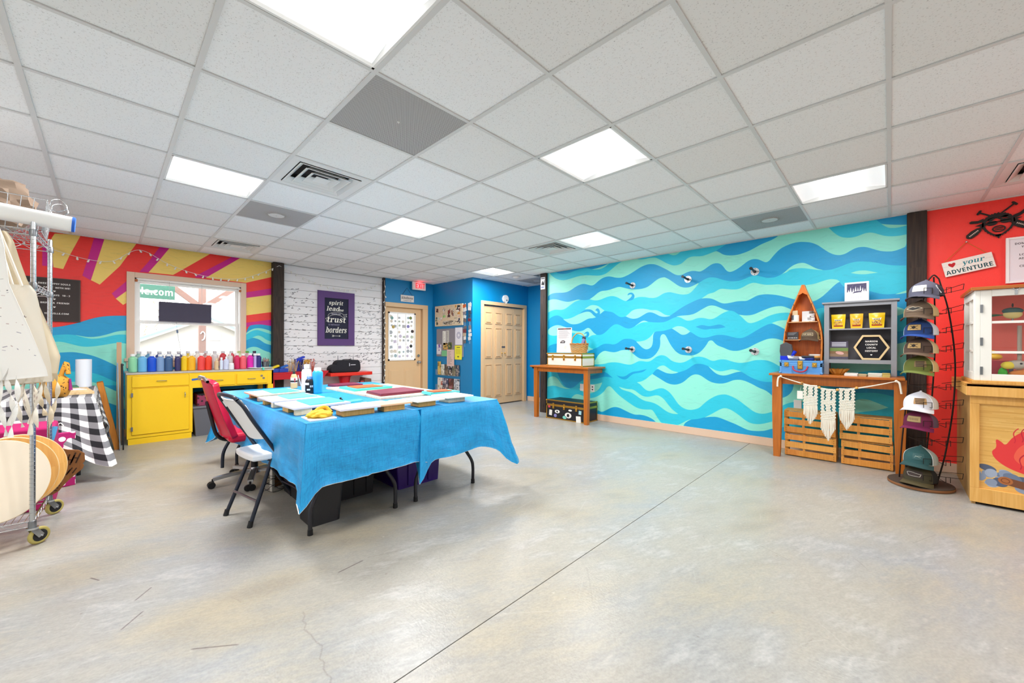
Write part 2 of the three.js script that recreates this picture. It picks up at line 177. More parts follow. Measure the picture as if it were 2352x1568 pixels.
const MURAL = [["L",-4507,2591,-4469,2525,-4367,2441,-4255,2396,-4145,2379,-4014,2392,-3863,2416,-3728,2416,-3586,2395,-3469,2375,-3376,2376,-3294,2401,-3174,2478,-3076,2534,-2981,2563,-2824,2559,-2752,2535,-2681,2524,-2602,2532,-2525,2529,-2483,2517,-2408,2468,-2327,2411,-2346,2423,-2289,2391,-2234,2367,-2171,2365,-2117,2380,-2079,2410,-2041,2442,-1981,2457,-1930,2451,-1857,2439,-1786,2450,-1730,2466,-1668,2482,-1627,2460,-1594,2428,-1547,2406,-1482,2394,-1418,2391,-1354,2402,-1292,2419,-1231,2443,-1171,2474,-1112,2493,-1054,2509,-996,2535,-957,2571,-959,2596,-742,2595,-519,2572,-490,2528,-466,2492,-432,2451,-394,2419,-348,2403,-302,2397,-256,2403,-212,2421,-168,2426,-133,2416,-90,2390,-48,2365,2,2351,55,2345,113,2350,113,2227,67,2207,22,2194,-27,2198,-82,2213,-133,2243,-186,2273,-230,2284,-275,2278,-321,2253,-358,2229,-404,2220,-452,2233,-500,2266,-549,2315,-599,2368,-659,2408,-711,2424,-774,2437,-838,2432,-904,2412,-957,2387,-1003,2341,-1037,2300,-1066,2261,-1101,2242,-1142,2266,-1183,2295,-1231,2308,-1286,2299,-1342,2259,-1399,2217,-1463,2184,-1509,2178,-1548,2203,-1581,2259,-1614,2300,-1662,2320,-1717,2316,-1773,2283,-1829,2246,-1879,2230,-1930,2250,-1989,2257,-2057,2243,-2102,2222,-2156,2214,-2219,2238,-2274,2281,-2327,2319,-2409,2371,-2492,2420,-2577,2441,-2663,2433,-2752,2404,-2843,2357,-2935,2318,-3029,2290,-3136,2299,-3224,2330,-3294,2343,-3386,2328,-3470,2283,-3533,2236,-3587,2222,-3663,2246,-3740,2273,-3818,2268,-3910,2240,-4027,2181,-4134,2159,-4256,2168,-4368,2176,-4457,2164,-4516,2129],["D",-4341,2648,-4341,2548,-4267,2513,-4169,2493,-4037,2499,-3909,2526,-3761,2542,-3662,2526,-3564,2492,-3448,2509,-3344,2535,-3258,2555,-3258,2616],["L",-3586,2496,-3479,2477,-3365,2488,-3258,2555,-3344,2526,-3448,2504,-3564,2495],["L",-2329,2577,-2329,2563,-2281,2533,-2233,2513,-2186,2517,-2140,2548,-2101,2565,-2101,2585],["D",-1520,2597,-1521,2564,-1580,2532,-1668,2484,-1627,2460,-1594,2428,-1547,2406,-1482,2394,-1418,2391,-1354,2402,-1292,2419,-1231,2443,-1171,2474,-1112,2493,-1054,2509,-996,2535,-957,2571,-957,2601],["D",-124,2590,-124,2564,-98,2537,-69,2495,2,2473,118,2447,118,2594],["L",-69,2494,-39,2463,-14,2444,27,2435,67,2434,114,2443,114,2448,23,2466],["D",-4516,2129,-4457,2164,-4368,2176,-4256,2168,-4134,2159,-4027,2181,-3910,2240,-3818,2268,-3740,2273,-3663,2246,-3587,2222,-3533,2236,-3470,2283,-3386,2328,-3294,2343,-3224,2330,-3136,2299,-3029,2290,-2935,2318,-2843,2357,-2752,2404,-2663,2433,-2577,2441,-2492,2420,-2409,2371,-2327,2319,-2274,2281,-2219,2238,-2156,2214,-2102,2222,-2057,2243,-1989,2257,-1930,2250,-1879,2230,-1829,2246,-1773,2283,-1717,2316,-1662,2320,-1614,2300,-1581,2259,-1548,2203,-1509,2178,-1463,2184,-1399,2217,-1342,2259,-1286,2299,-1231,2308,-1183,2295,-1142,2266,-1101,2242,-1066,2261,-1037,2300,-1003,2341,-957,2387,-904,2412,-838,2432,-774,2437,-711,2424,-659,2408,-599,2368,-549,2315,-500,2266,-452,2233,-404,2220,-358,2229,-321,2253,-275,2278,-230,2284,-186,2273,-133,2243,-82,2213,-27,2198,22,2194,67,2207,113,2227,113,2038,26,2050,-28,2066,-82,2088,-142,2112,-199,2126,-257,2134,-312,2130,-367,2111,-419,2092,-467,2077,-515,2074,-560,2081,-600,2096,-640,2124,-681,2159,-722,2184,-769,2191,-817,2177,-861,2150,-897,2115,-953,2076,-1009,2053,-1061,2052,-1119,2064,-1166,2087,-1214,2104,-1262,2100,-1324,2076,-1387,2056,-1451,2055,-1516,2065,-1595,2093,-1662,2127,-1717,2141,-1766,2142,-1823,2121,-1894,2081,-1968,2047,-2027,2032,-2095,2038,-2164,2069,-2235,2129,-2298,2180,-2355,2214,-2368,2217,-2426,2215,-2484,2190,-2561,2133,-2639,2092,-2727,2081,-2825,2085,-2917,2101,-3011,2133,-3088,2157,-3195,2135,-3295,2114,-3397,2120,-3470,2096,-3545,2043,-3620,2004,-3686,1993,-3774,2001,-3876,2019,-3969,2001,-4063,1988,-4171,2009,-4269,2047,-4369,2070,-4458,2070,-4516,2051],["L",-4516,2053,-4369,2070,-4171,2009,-4063,1988,-3969,2001,-3865,2018,-3819,2007,-3911,1993,-3981,1959,-4063,1912,-4135,1873,-4220,1860,-4344,1878,-4433,1864,-4517,1834],["L",-3626,2003,-3545,2043,-3470,2096,-3397,2120,-3295,2114,-3195,2135,-3088,2157,-3011,2133,-2917,2101,-2825,2085,-2727,2081,-2639,2092,-2561,2133,-2484,2190,-2426,2215,-2368,2217,-2355,2214,-2298,2180,-2235,2129,-2164,2069,-2095,2038,-2027,2032,-1968,2047,-1894,2081,-1894,2069,-1924,2034,-1961,1993,-2005,1951,-2065,1939,-2142,1949,-2219,1976,-2283,1996,-2328,1996,-2385,1984,-2443,1949,-2502,1930,-2579,1935,-2648,1955,-2736,1968,-2808,1958,-2899,1927,-2974,1917,-3050,1954,-3127,2000,-3196,2020,-3265,2022,-3346,2002,-3440,1974,-3534,1973],["D",-2969,1914,-2909,1950,-2872,1981,-2867,2010,-2899,2022,-2936,2006,-2941,2022,-2908,2044,-2862,2040,-2830,2007,-2826,1968,-2853,1928,-2909,1924],["L",-930,2086,-897,2115,-861,2150,-817,2177,-769,2191,-722,2184,-681,2159,-640,2124,-600,2096,-555,2079,-630,2096,-691,2116,-743,2129,-807,2134,-861,2127,-886,2103],["L",-310,2015,-266,2030,-213,2030,-169,2019,-134,2003,-102,1992,-151,1990,-186,1987,-226,1990,-267,2000],["D",-4518,1691,-4434,1747,-4332,1771,-4258,1757,-4172,1703,-4100,1645,-4017,1602,-3924,1593,-3821,1608,-3709,1659,-3643,1684,-3568,1682,-3514,1695,-3557,1731,-3599,1780,-3643,1796,-3709,1796,-3843,1767,-3753,1818,-3664,1838,-3599,1831,-3546,1795,-3503,1755,-3472,1767,-3487,1800,-3519,1802,-3508,1833,-3471,1845,-3440,1819,-3427,1778,-3430,1746,-3352,1795,-3297,1776,-3206,1763,-3138,1714,-3080,1676,-3022,1668,-2966,1682,-2900,1648,-2827,1636,-2755,1649,-2675,1694,-2614,1724,-2554,1722,-2494,1696,-2428,1655,-2346,1640,-2281,1654,-2219,1690,-2157,1734,-2080,1779,-1961,1832,-1895,1856,-1845,1867,-1788,1868,-1718,1854,-1663,1821,-1609,1787,-1563,1776,-1497,1781,-1419,1796,-1356,1794,-1306,1791,-1257,1817,-1203,1847,-1143,1859,-1073,1854,-998,1840,-926,1816,-832,1778,-748,1737,-635,1727,-568,1770,-531,1808,-496,1845,-463,1885,-429,1918,-408,1930,-391,1895,-368,1868,-288,1829,-218,1831,-159,1801,-109,1777,-55,1758,-6,1753,42,1757,118,1763,117,1582,45,1623,-289,1687,-588,1653,-728,1613,-832,1644,-871,1666,-926,1696,-982,1701,-1050,1690,-1160,1646,-1226,1615,-1281,1605,-1337,1607,-1387,1615,-1419,1642,-1457,1673,-1509,1683,-1517,1678,-1570,1696,-1630,1730,-1684,1756,-1732,1764,-1774,1756,-1858,1712,-1931,1668,-1998,1649,-2065,1642,-2126,1641,-2188,1637,-2250,1616,-2306,1587,-2371,1566,-2461,1566,-2563,1575,-2640,1591,-2702,1596,-2755,1568,-2809,1532,-2873,1496,-2938,1490,-2995,1509,-3051,1542,-3119,1570,-3178,1561,-3237,1523,-3308,1459,-3380,1411,-3452,1399,-3505,1410,-3558,1443,-3611,1505,-3655,1527,-3699,1511,-3754,1478,-3844,1466,-3971,1485,-4101,1538,-4185,1570,-4258,1590,-4346,1589,-4435,1565,-4519,1518],["L",-1848,1867,-1802,1897,-1760,1923,-1697,1931,-1649,1960,-1609,1976,-1549,1963,-1477,1950,-1413,1945,-1356,1964,-1300,1996,-1250,2013,-1208,2006,-1154,1983,-1096,1968,-1027,1964,-970,1963,-903,1945,-894,1942,-818,1930,-744,1926,-681,1924,-620,1931,-560,1952,-501,1968,-458,1964,-424,1953,-406,1930,-429,1918,-463,1885,-496,1845,-531,1808,-568,1770,-635,1727,-748,1737,-832,1778,-926,1816,-998,1840,-1073,1854,-1143,1859,-1203,1847,-1257,1817,-1306,1791,-1356,1794,-1419,1796,-1497,1781,-1563,1776,-1609,1787,-1663,1821,-1718,1854,-1788,1868],["L",-4172,1692,-4064,1693,-3958,1716,-3843,1767,-3709,1796,-3643,1795,-3600,1775,-3557,1731,-3509,1695,-3568,1682,-3643,1684,-3709,1659,-3821,1608,-3924,1593,-4017,1602,-4100,1645],["L",-3725,1842,-3664,1877,-3599,1902,-3513,1894,-3450,1870,-3388,1820,-3349,1796,-3430,1743,-3427,1778,-3440,1819,-3471,1845,-3508,1833,-3519,1802,-3487,1800,-3472,1767,-3503,1755,-3546,1795,-3599,1831,-3664,1838],["L",-2970,1682,-2919,1718,-2863,1766,-2799,1783,-2701,1784,-2622,1770,-2562,1749,-2494,1749,-2444,1733,-2395,1697,-2346,1666,-2277,1654,-2346,1640,-2428,1655,-2494,1696,-2554,1722,-2614,1724,-2675,1694,-2755,1649,-2827,1636,-2900,1648],["L",-4519,1518,-4435,1565,-4346,1592,-4258,1590,-4185,1568,-4077,1537,-3971,1485,-3844,1466,-3754,1478,-3699,1511,-3655,1527,-3611,1505,-3558,1443,-3500,1407,-3590,1400,-3645,1362,-3755,1374,-3845,1414,-3959,1455,-4101,1430,-4272,1413,-4346,1405,-4435,1409,-4519,1436],["D",-3738,1425,-3699,1457,-3655,1463,-3631,1427,-3644,1381,-3688,1354,-3755,1364,-3867,1414,-3766,1388,-3688,1391,-3683,1433],["L",-3667,1227,-3613,1185,-3548,1165,-3613,1143,-3678,1129],["L",-2809,1526,-2755,1565,-2702,1599,-2658,1601,-2610,1581,-2693,1579,-2755,1559],["D",-4520,1192,-4449,1237,-4347,1262,-4223,1260,-4224,1107,-4520,1105],["L",-2184,1639,-2118,1647,-1998,1648,-1931,1668,-1858,1712,-1774,1756,-1732,1764,-1684,1756,-1630,1730,-1570,1696,-1517,1678,-1510,1681,-1569,1663,-1622,1633,-1663,1603,-1711,1581,-1753,1580,-1802,1596,-1852,1606,-1917,1602,-1976,1577,-2035,1570,-2080,1592,-2126,1622],["L",-1393,1620,-1337,1607,-1281,1605,-1226,1615,-1160,1646,-1050,1690,-982,1701,-926,1696,-871,1666,-832,1644,-708,1612,-708,1562,-875,1619,-931,1620,-998,1614,-1073,1589,-1131,1558,-1191,1527,-1239,1511,-1275,1508,-1306,1522,-1343,1566],["L",-1038,1500,-970,1526,-898,1528,-795,1526,-796,1393,-909,1416,-970,1465],["D",-3667,1129,-3554,1165,-3474,1194,-3401,1235,-3339,1257,-3258,1251,-3189,1239,-3120,1255,-3062,1298,-3005,1327,-2920,1332,-2847,1320,-2783,1285,-2739,1234,-2694,1192,-2642,1168,-2590,1179,-2551,1212,-2534,1273,-2534,1339,-2525,1397,-2495,1433,-2445,1435,-2371,1437,-2306,1455,-2243,1471,-2204,1441,-2158,1404,-2119,1377,-2074,1375,-2036,1390,-1998,1418,-1954,1386,-1903,1350,-1853,1330,-1796,1329,-1740,1343,-1671,1365,-1603,1367,-1536,1356,-1471,1333,-1407,1319,-1357,1320,-1307,1343,-1239,1387,-1173,1433,-1108,1471,-1050,1497,-970,1462,-904,1415,-750,1321,-550,1277,-290,1348,47,1360,117,1384,116,1265,47,1239,-151,1214,-512,1168,-791,1209,-926,1281,-971,1302,-1022,1314,-1085,1307,-1150,1278,-1222,1241,-1289,1196,-1363,1168,-1420,1155,-1472,1157,-1524,1171,-1583,1202,-1637,1219,-1678,1249,-1705,1286,-1733,1297,-1761,1284,-1782,1239,-1817,1190,-1860,1141,-1918,1103,-1977,1086,-2052,1088,-2128,1097,-2190,1132,-2245,1196,-2283,1254,-2315,1319,-2347,1380,-2379,1395,-2412,1377,-2425,1329,-2417,1272,-2429,1191,-2471,1118,-2522,1064,-2582,1030,-2660,1020,-2739,1027,-2802,1065,-2866,1115,-2902,1154,-3034,1158,-3111,1127,-3189,1116,-3279,1131,-3350,1144,-3433,1098,-3485,1038,-3528,964,-3668,952],["L",-2250,1471,-2212,1492,-2165,1502,-2104,1493,-2051,1462,-2003,1421,-2036,1392,-2074,1378,-2119,1379,-2158,1408,-2204,1441],["D",-1924,1483,-1881,1498,-1838,1505,-1774,1486,-1732,1485,-1677,1496,-1629,1505,-1589,1493,-1556,1468,-1603,1457,-1663,1450,-1732,1453,-1774,1445,-1809,1442,-1859,1455],["L",-2792,1285,-2721,1288,-2650,1304,-2589,1340,-2546,1381,-2514,1423,-2529,1388,-2534,1339,-2534,1273,-2551,1212,-2590,1179,-2642,1168,-2694,1192,-2739,1234],["L",-3668,952,-3528,964,-3485,1038,-3433,1098,-3350,1144,-3279,1131,-3189,1116,-3111,1127,-3034,1158,-2902,1154,-2866,1115,-2802,1065,-2739,1027,-2660,1020,-2582,1030,-2522,1064,-2471,1118,-2429,1191,-2417,1272,-2425,1329,-2412,1377,-2379,1395,-2347,1380,-2315,1319,-2283,1254,-2245,1196,-2190,1132,-2128,1097,-2052,1088,-1977,1086,-1918,1103,-1860,1141,-1817,1190,-1782,1239,-1761,1284,-1733,1297,-1705,1286,-1678,1249,-1637,1219,-1583,1202,-1524,1171,-1472,1157,-1420,1155,-1363,1168,-1289,1196,-1222,1241,-1150,1278,-1085,1307,-1022,1314,-971,1302,-926,1281,-791,1209,-512,1168,-151,1214,47,1239,116,1265,115,939,46,981,-151,961,-513,885,-792,913,-944,968,-983,993,-1028,1023,-1086,1045,-1156,1051,-1228,1043,-1302,1017,-1364,1005,-1421,1007,-1485,1024,-1544,1045,-1597,1047,-1644,1039,-1692,1020,-1741,1030,-1790,1059,-1846,1075,-1904,1077,-1962,1064,-2022,1025,-2082,993,-2144,982,-2214,994,-2260,1013,-2324,1070,-2380,1090,-2438,1085,-2497,1052,-2565,997,-2625,984,-2686,995,-2757,993,-2830,954,-2894,928,-2997,941,-3083,958,-3180,964,-3270,952,-3330,932,-3433,920,-3625,915],["L",0,1654,45,1623,83,1603,120,1582,120,1573,83,1545,45,1530,-17,1520],["D",-186,913,46,981,119,939,118,816,-186,797],["L",39,1753,74,1767,114,1782,114,1760,74,1753],["L",-2474,886,-2435,924,-2373,941,-2330,919,-2285,885,-2230,859,-2164,848,-2207,824,-2278,819,-2342,830,-2407,860,-2457,891],["D",-2540,802,-2472,885,-2407,860,-2342,830,-2278,819,-2206,826,-2144,850,-2075,872,-2015,909,-1963,953,-1919,975,-1854,977,-1797,962,-1755,944,-1727,911,-1693,876,-1652,848,-1598,832,-1538,838,-1473,866,-1421,886,-1377,895,-1327,865,-1265,826,-1193,795,-1122,778,-1038,781,-949,787,-855,801,-820,796,-819,747,-829,701,-850,660,-883,624,-922,601,-955,595,-1000,602,-1034,616,-1069,650,-1109,678,-1168,698,-1228,732,-1289,763,-1351,785,-1401,789,-1459,779,-1524,746,-1577,727,-1631,722,-1685,726,-1740,741,-1803,779,-1853,815,-1896,830,-1947,829,-1999,800,-2059,739,-2105,702,-2157,679,-2204,668,-2259,669,-2323,685,-2404,729,-2471,766,-2538,804],["L",-1755,942,-1706,912,-1652,888,-1591,885,-1531,904,-1479,920,-1434,914,-1374,896,-1421,886,-1473,866,-1538,838,-1598,832,-1652,848,-1693,876,-1727,911],["L",-819,800,-670,821,-670,578,-744,568,-802,569,-856,551,-911,523,-950,492,-955,595,-922,601,-883,624,-850,660,-829,701,-819,747],["L",-2779,666,-2703,683,-2633,725,-2581,773,-2538,804,-2538,804,-2471,766,-2404,729,-2323,685,-2259,669,-2204,668,-2157,679,-2105,702,-2059,739,-1999,800,-1947,829,-1896,830,-1853,815,-1803,779,-1740,741,-1685,726,-1631,722,-1577,727,-1524,746,-1459,779,-1401,789,-1351,785,-1289,763,-1228,732,-1168,698,-1109,678,-1069,650,-1034,616,-1000,602,-955,595,-950,492,-1035,420,-1081,401,-1122,386,-1181,385,-1229,402,-1290,445,-1352,495,-1415,539,-1492,575,-1544,589,-1588,586,-1650,570,-1712,532,-1775,485,-1831,427,-1874,378,-1933,349,-1999,333,-2066,341,-2127,371,-2174,418,-2228,496,-2283,559,-2348,599,-2397,609,-2455,597,-2513,571,-2573,548,-2625,555,-2677,589,-2721,636],["L",-3082,576,-3024,561,-2940,549,-2866,554,-2811,537,-2748,495,-2686,462,-2616,456,-2548,474,-2488,495,-2430,492,-2364,449,-2308,381,-2252,319,-2205,285,-2162,259,-2213,252,-2284,260,-2349,289,-2422,338,-2489,372,-2565,390,-2651,394,-2731,425,-2802,470,-2884,510,-2977,525,-3034,538],["L",-4011,295,-3941,369,-3883,393,-3815,389,-3737,367,-3627,343,-3520,366,-3435,410,-3350,475,-3309,541,-3269,573,-3229,569,-3170,515,-3092,446,-2978,377,-2885,326,-2794,279,-2705,263,-2617,267,-2548,278,-2515,247,-2473,186,-2431,126,-2374,77,-2477,63,-2481,95,-2523,131,-2583,156,-2652,173,-2731,179,-2803,166,-2885,180,-2978,213,-3064,243,-3151,252,-3230,226,-3311,177,-3393,136,-3470,164,-3582,194,-3760,157,-4012,131],["D",-2477,63,-2481,95,-2523,131,-2583,156,-2652,173,-2731,179,-2803,166,-2885,180,-2978,213,-3064,243,-3151,252,-3230,226,-3311,177,-3393,136,-3470,164,-3582,194,-3583,-1,-2477,46],["D",-2095,78,-2076,132,-2038,171,-1993,200,-1891,220,-1805,257,-1728,278,-1659,282,-1592,268,-1512,241,-1428,216,-1353,184,-1291,161,-1230,159,-1170,166,-1111,179,-1035,217,-939,254,-671,251,-672,8,-2096,-11],["L",-1801,256,-1714,313,-1645,364,-1591,399,-1551,409,-1499,398,-1447,371,-1384,329,-1321,276,-1260,249,-1199,246,-1128,259,-1035,302,-939,340,-939,254,-1035,217,-1111,179,-1170,166,-1230,159,-1291,161,-1353,184,-1428,216,-1512,241,-1592,268,-1659,282,-1728,276],["L",-2200,84,-2153,106,-2099,140,-2038,183,-1990,201,-2038,171,-2076,132,-2095,75,-2200,60],["D",-4343,791,-4287,719,-4226,613,-4165,537,-4093,493,-4022,483,-3940,508,-3871,561,-3814,612,-3735,649,-3735,814],["L",-4523,622,-4451,663,-4388,672,-4312,648,-4250,591,-4189,521,-4129,486,-4028,473,-4129,466,-4239,483,-4325,502,-4414,504,-4523,474],["D",-3735,715,-3625,720,-3539,733,-3455,774,-3372,795,-3321,793,-3270,764,-3196,711,-3270,723,-3352,724,-3434,697,-3540,673,-3626,666,-3735,658],["L",-3837,485,-3758,525,-3626,576,-3540,581,-3455,600,-3385,623,-3414,557,-3456,500,-3519,458,-3627,422,-3759,440],["D",-3120,751,-3035,735,-2969,747,-2913,792,-2848,825,-2758,837,-2687,857,-2630,873,-2678,832,-2749,812,-2830,800,-2895,759,-2951,704,-2998,696,-3055,708],["D",-581,805,-557,773,-440,748,-306,709,-177,726,-74,731,41,694,41,840],["L",-252,649,-177,655,-94,620,-16,584,-105,542,-199,522,-307,485,-351,567]];
const SUN = [["D",-2300,-50,1950,-50,1950,1150,1200,1000,500,1100,-300,1200,-2300,1250],["P",-522,2405,-459,2416,-440,2144,-523,2145],["Y",-499,2524,-463,2421,-451,2485,-427,2544,-217,2568,-314,2286,-360,2128,-436,2138,-459,2422],["P",-100,2571,-9,2576,-132,2020,-201,2069,-158,2273],["Y",-9,2576,296,2587,127,2236,-53,1975,-128,2021],["P",525,2573,636,2579,514,2375,405,2193,315,2188,400,2330],["Y",636,2593,1100,2585,739,2265,657,2194,405,2193,514,2375],["P",1363,2575,1488,2579,1015,2197,898,2190,909,2214],["Y",1488,2595,1886,2584,1885,2327,1520,2187,1021,2198],["P",1506,2031,1885,2140,1884,2037,1506,1944],["Y",1506,1944,1884,2037,1883,1755,1505,1674],["P",1505,1558,1883,1629,1883,1506,1683,1548,1505,1486],["P",56,1871,202,2061,202,1931,93,1808],["Y",202,1928,93,1808,159,1733,202,1770],["D",-631,1392,-454,1409,-357,1430,-232,1478,-102,1547,32,1582,201,1591,201,1397,106,1385,13,1337,-85,1306,-164,1302,-250,1324,-333,1334,-430,1318,-632,1297],["M",-632,1297,-430,1318,-333,1334,-250,1324,-164,1302,-85,1306,13,1337,106,1385,201,1397,199,674,-633,739],["L",-254,1325,-164,1289,-94,1281,-5,1304,106,1345,200,1342,201,1397,106,1385,13,1337,-85,1306,-164,1302],["L",-632,1214,-406,1244,-358,1238,-275,1207,-207,1181,-121,1181,-5,1206,105,1236,200,1223,199,856,77,935,-24,1017,-121,1071,-208,1105,-300,1113,-382,1108,-632,1059],["D",-886,1072,-350,1111,-276,1116,-193,1096,-107,1068,-13,1012,100,933,177,869,176,683,99,722,24,775,-50,828,-137,864,-263,876,-351,886,-886,895],["L",-887,764,-193,748,-108,736,-36,699,39,645,99,602,176,552,176,366,99,418,-14,484,-194,535,-887,596],["D",-887,596,-194,535,-14,484,99,418,176,366,174,-83,-888,111],["D",1505,1497,1683,1552,1883,1523,1880,545,1502,574],["M",1505,1359,1600,1441,1683,1459,1767,1429,1882,1387,1882,1208,1781,1241,1724,1298,1654,1329,1586,1321,1504,1275],["L",1505,1383,1600,1465,1683,1487,1767,1478,1882,1436,1882,1387,1767,1429,1683,1459,1600,1441,1504,1355],["L",1613,1334,1682,1370,1738,1355,1810,1290,1882,1274,1882,1216,1781,1241,1710,1306],["L",1504,1137,1599,1189,1682,1184,1780,1118,1881,1092,1881,893,1737,898,1503,955]];
// ---------- murals: outlines in millimetres on the wall ----------
const PAINT = { D: '#00a2da', M: '#27cbe6', L: '#90ecda', P: '#d4008c', Y: '#ffdb72', R: '#fb3029' };
function muralTex(w, h, a0, a1, y0, y1, base, polys) {
  return tex(w, h, (g) => {
    g.fillStyle = PAINT[base]; g.fillRect(0, 0, w, h);
    const X = (a) => (a - a0) / (a1 - a0) * w, Y = (y) => h - (y - y0) / (y1 - y0) * h;
    for (const p of polys) {
      const n = (p.length - 1) / 2, pt = (i) => { const k = ((i % n) + n) % n; return [X(p[1 + 2 * k]), Y(p[2 + 2 * k])]; };
      const sharp = p[0] === 'Y' || p[0] === 'P';
      g.beginPath();
      if (sharp) { for (let i = 0; i < n; i++) g.lineTo(...pt(i)); } else {
        const s = pt(-1), f = pt(0); g.moveTo((s[0] + f[0]) / 2, (s[1] + f[1]) / 2);
        for (let i = 0; i < n; i++) {                    // smooth where the brush line bends gently, keep true corners
          const a = pt(i - 1), b = pt(i), c = pt(i + 1), ux = b[0] - a[0], uy = b[1] - a[1], vx = c[0] - b[0], vy = c[1] - b[1];
          const cs = (ux * vx + uy * vy) / (Math.hypot(ux, uy) * Math.hypot(vx, vy) + 1e-9), m = [(b[0] + c[0]) / 2, (b[1] + c[1]) / 2];
          if (cs < 0.2) { g.lineTo(...b); g.lineTo(...m); } else g.quadraticCurveTo(b[0], b[1], m[0], m[1]);
        }
      }
      g.closePath(); g.fillStyle = PAINT[p[0]]; g.fill();
      g.lineWidth = 1.2; g.strokeStyle = PAINT[p[0]]; g.stroke();
    }
    for (let i = 0; i < 2600; i++) { g.fillStyle = rnd() < 0.5 ? 'rgba(255,255,255,0.025)' : 'rgba(0,30,60,0.025)'; g.beginPath(); g.ellipse(rnd() * w, rnd() * h, rr(6, 40), rr(1.5, 5), rr(-0.5, 0.5), 0, 7); g.fill(); }
  }, { clamp: true });
}
const muralMap = muralTex(2048, 1104, -4700, 130, -20, 2580, 'M', MURAL);
const sunMap = muralTex(2048, 1280, -2200, 1900, -20, 2580, 'R', SUN);
const wallMat = (o, ru, rv) => new THREE.MeshPhysicalMaterial({ roughness: 0.42, bumpMap: rep(peelT, ru, rv), bumpScale: 0.0012, ...o });

// ---------- walls ----------
const wRight = struct('wall_right', 'long side wall painted with a sea mural and a red end', 'wall');
mesh('mural_panel', fitUV(mk().span(5.63, 5.78, 0, H + 0.05, -4.62, 0.13).geo(), 2, -4.7, 0.13, -0.02, 2.58), wallMat({ map: muralMap }, 16, 8.6), wRight).userData.label = 'mural of layered blue and aqua waves';
mesh('red_panel', mk().span(5.63, 5.78, 0, H + 0.05, 0.13, 3.1).geo(), wallMat({ color: new THREE.Color('#ff3b31') }, 3.4, 3.4), wRight).userData.label = 'plain coral red wall paint';
const wBack = struct('wall_back', 'back wall painted with sun rays over waves around the window', 'wall');
const HX0 = 0.265, HX1 = 1.458, HY0 = 1.03, HY1 = 2.108;
{
  const b = mk().ext([[-2.4, 0], [1.9, 0], [1.9, H + 0.05], [-2.4, H + 0.05]], 0.16, mtx([0, 0, -7.41]), 0, [[[HX0, HY0], [HX0, HY1], [HX1, HY1], [HX1, HY0]]]);
  mesh('sun_panel', fitUV(b.geo(), 0, -2.2, 1.9, -0.02, 2.58), wallMat({ map: sunMap }, 14, 8.8), wBack).userData.label = 'mural of red, magenta and yellow sun rays above waves';
  mk().span(1.9, 3.8, 0, H + 0.05, -7.41, -7.245).build('backing', mat('#d9d6d4', 0.8), wBack);
}
// white planks covered in signatures
const scribT = tex(2048, 2048, (g, w, h) => {
  g.fillStyle = '#efecee'; g.fillRect(0, 0, w, h);
  for (let i = 0; i < 500; i++) { g.fillStyle = 'rgba(190,180,180,0.08)'; g.fillRect(rnd() * w, rnd() * h, rr(60, 300), rr(1, 3)); }
  const sc = w / 1.76;                                  // pixels per metre; sheet spans x 2.02..3.78, y 0.8..2.56
  const scribble = (x, y, s) => {
    g.save(); g.translate(x, y); g.rotate(rr(-0.55, -0.05) * (rnd() < 0.75 ? 1 : -0.2)); g.strokeStyle = pick(['#2c2b33', '#3d3c44', '#55535c', '#23222a']); g.lineWidth = rr(1.4, 3.4); g.beginPath();
    let px = 0, py = 0; g.moveTo(0, 0); const n = 3 + Math.floor(rnd() * 8);
    for (let k = 0; k < n; k++) { const dx = rr(4, 11) * s, up = rr(6, 16) * s * (rnd() < 0.25 ? 1.7 : 1); g.bezierCurveTo(px + dx * 0.2, py - up, px + dx * 0.9, py - up, px + dx * 0.5, py); g.quadraticCurveTo(px + dx * 0.7, py + 4 * s, px + dx, py + rr(-3, 3) * s); px += dx; }
    g.stroke(); g.restore();
  };
  for (let r = 0; r < 13; r++) {
    const y = 60 + r * 0.1334 * sc;
    for (let x = rr(0, 40); x < w; x += rr(46, 120)) {
      const xm = x / sc + 2.02, ym = 2.56 - y / sc; if (ym > 2.17 || (ym > 2.0 && rnd() < 0.6)) continue;
      if (xm > 2.5 && xm < 3.25 && ym > 1.16) continue;
      const k = xm > 3.2 ? 3 : 2; for (let q = 0; q < k; q++) scribble(x + rr(-30, 30), y + rr(-60, 60), rr(0.5, 1.15));
      if (rnd() < 0.06) { g.fillStyle = '#22212a'; g.beginPath(); g.arc(x, y + rr(-40, 40), rr(4, 8), 0, 7); g.fill(); }
    }
  }
  for (const [x, y0, y1] of [[2.93, 1.03, 0.95], [3.21, 1.03, 0.94]]) { g.fillStyle = '#17171c'; g.fillRect((x - 2.02) * sc - 6, (2.56 - y0) * sc, 10, (y0 - y1) * sc); g.fillRect((x - 2.02) * sc - 6, (2.56 - y1) * sc + 30, 8, 70); }
}, { clamp: true });
const plankM = new THREE.MeshPhysicalMaterial({ map: scribT, roughness: 0.55 });
for (let k = 0; k < 19; k++) { const y = k * 0.1342; mesh('plank', fitUV(mk().box(2.905, y + 0.0655, -7.2275, 1.77, 0.1305, 0.03, 0, 0, 0, 0.003).geo(), 0, 2.02, 3.78, 0.8, 2.56), plankM, wBack); }
const doorBlue = wallMat({ color: new THREE.Color('#0084c0') }, 3, 3);
mk().span(3.8, 3.85, 0, H + 0.05, -7.41, -7.2).span(4.76, 5.12, 0, H + 0.05, -7.41, -7.2).span(3.85, 4.76, 2.02, H + 0.05, -7.41, -7.2).build('blue_panel', doorBlue, wBack).userData.label = 'blue painted wall round the exit door';
const wHall = struct('wall_hall', 'short blue side wall holding the pin boards', 'wall');
mk().span(4.97, 5.12, 0, H + 0.05, -7.2, -5.87).build('plaster', doorBlue, wHall);
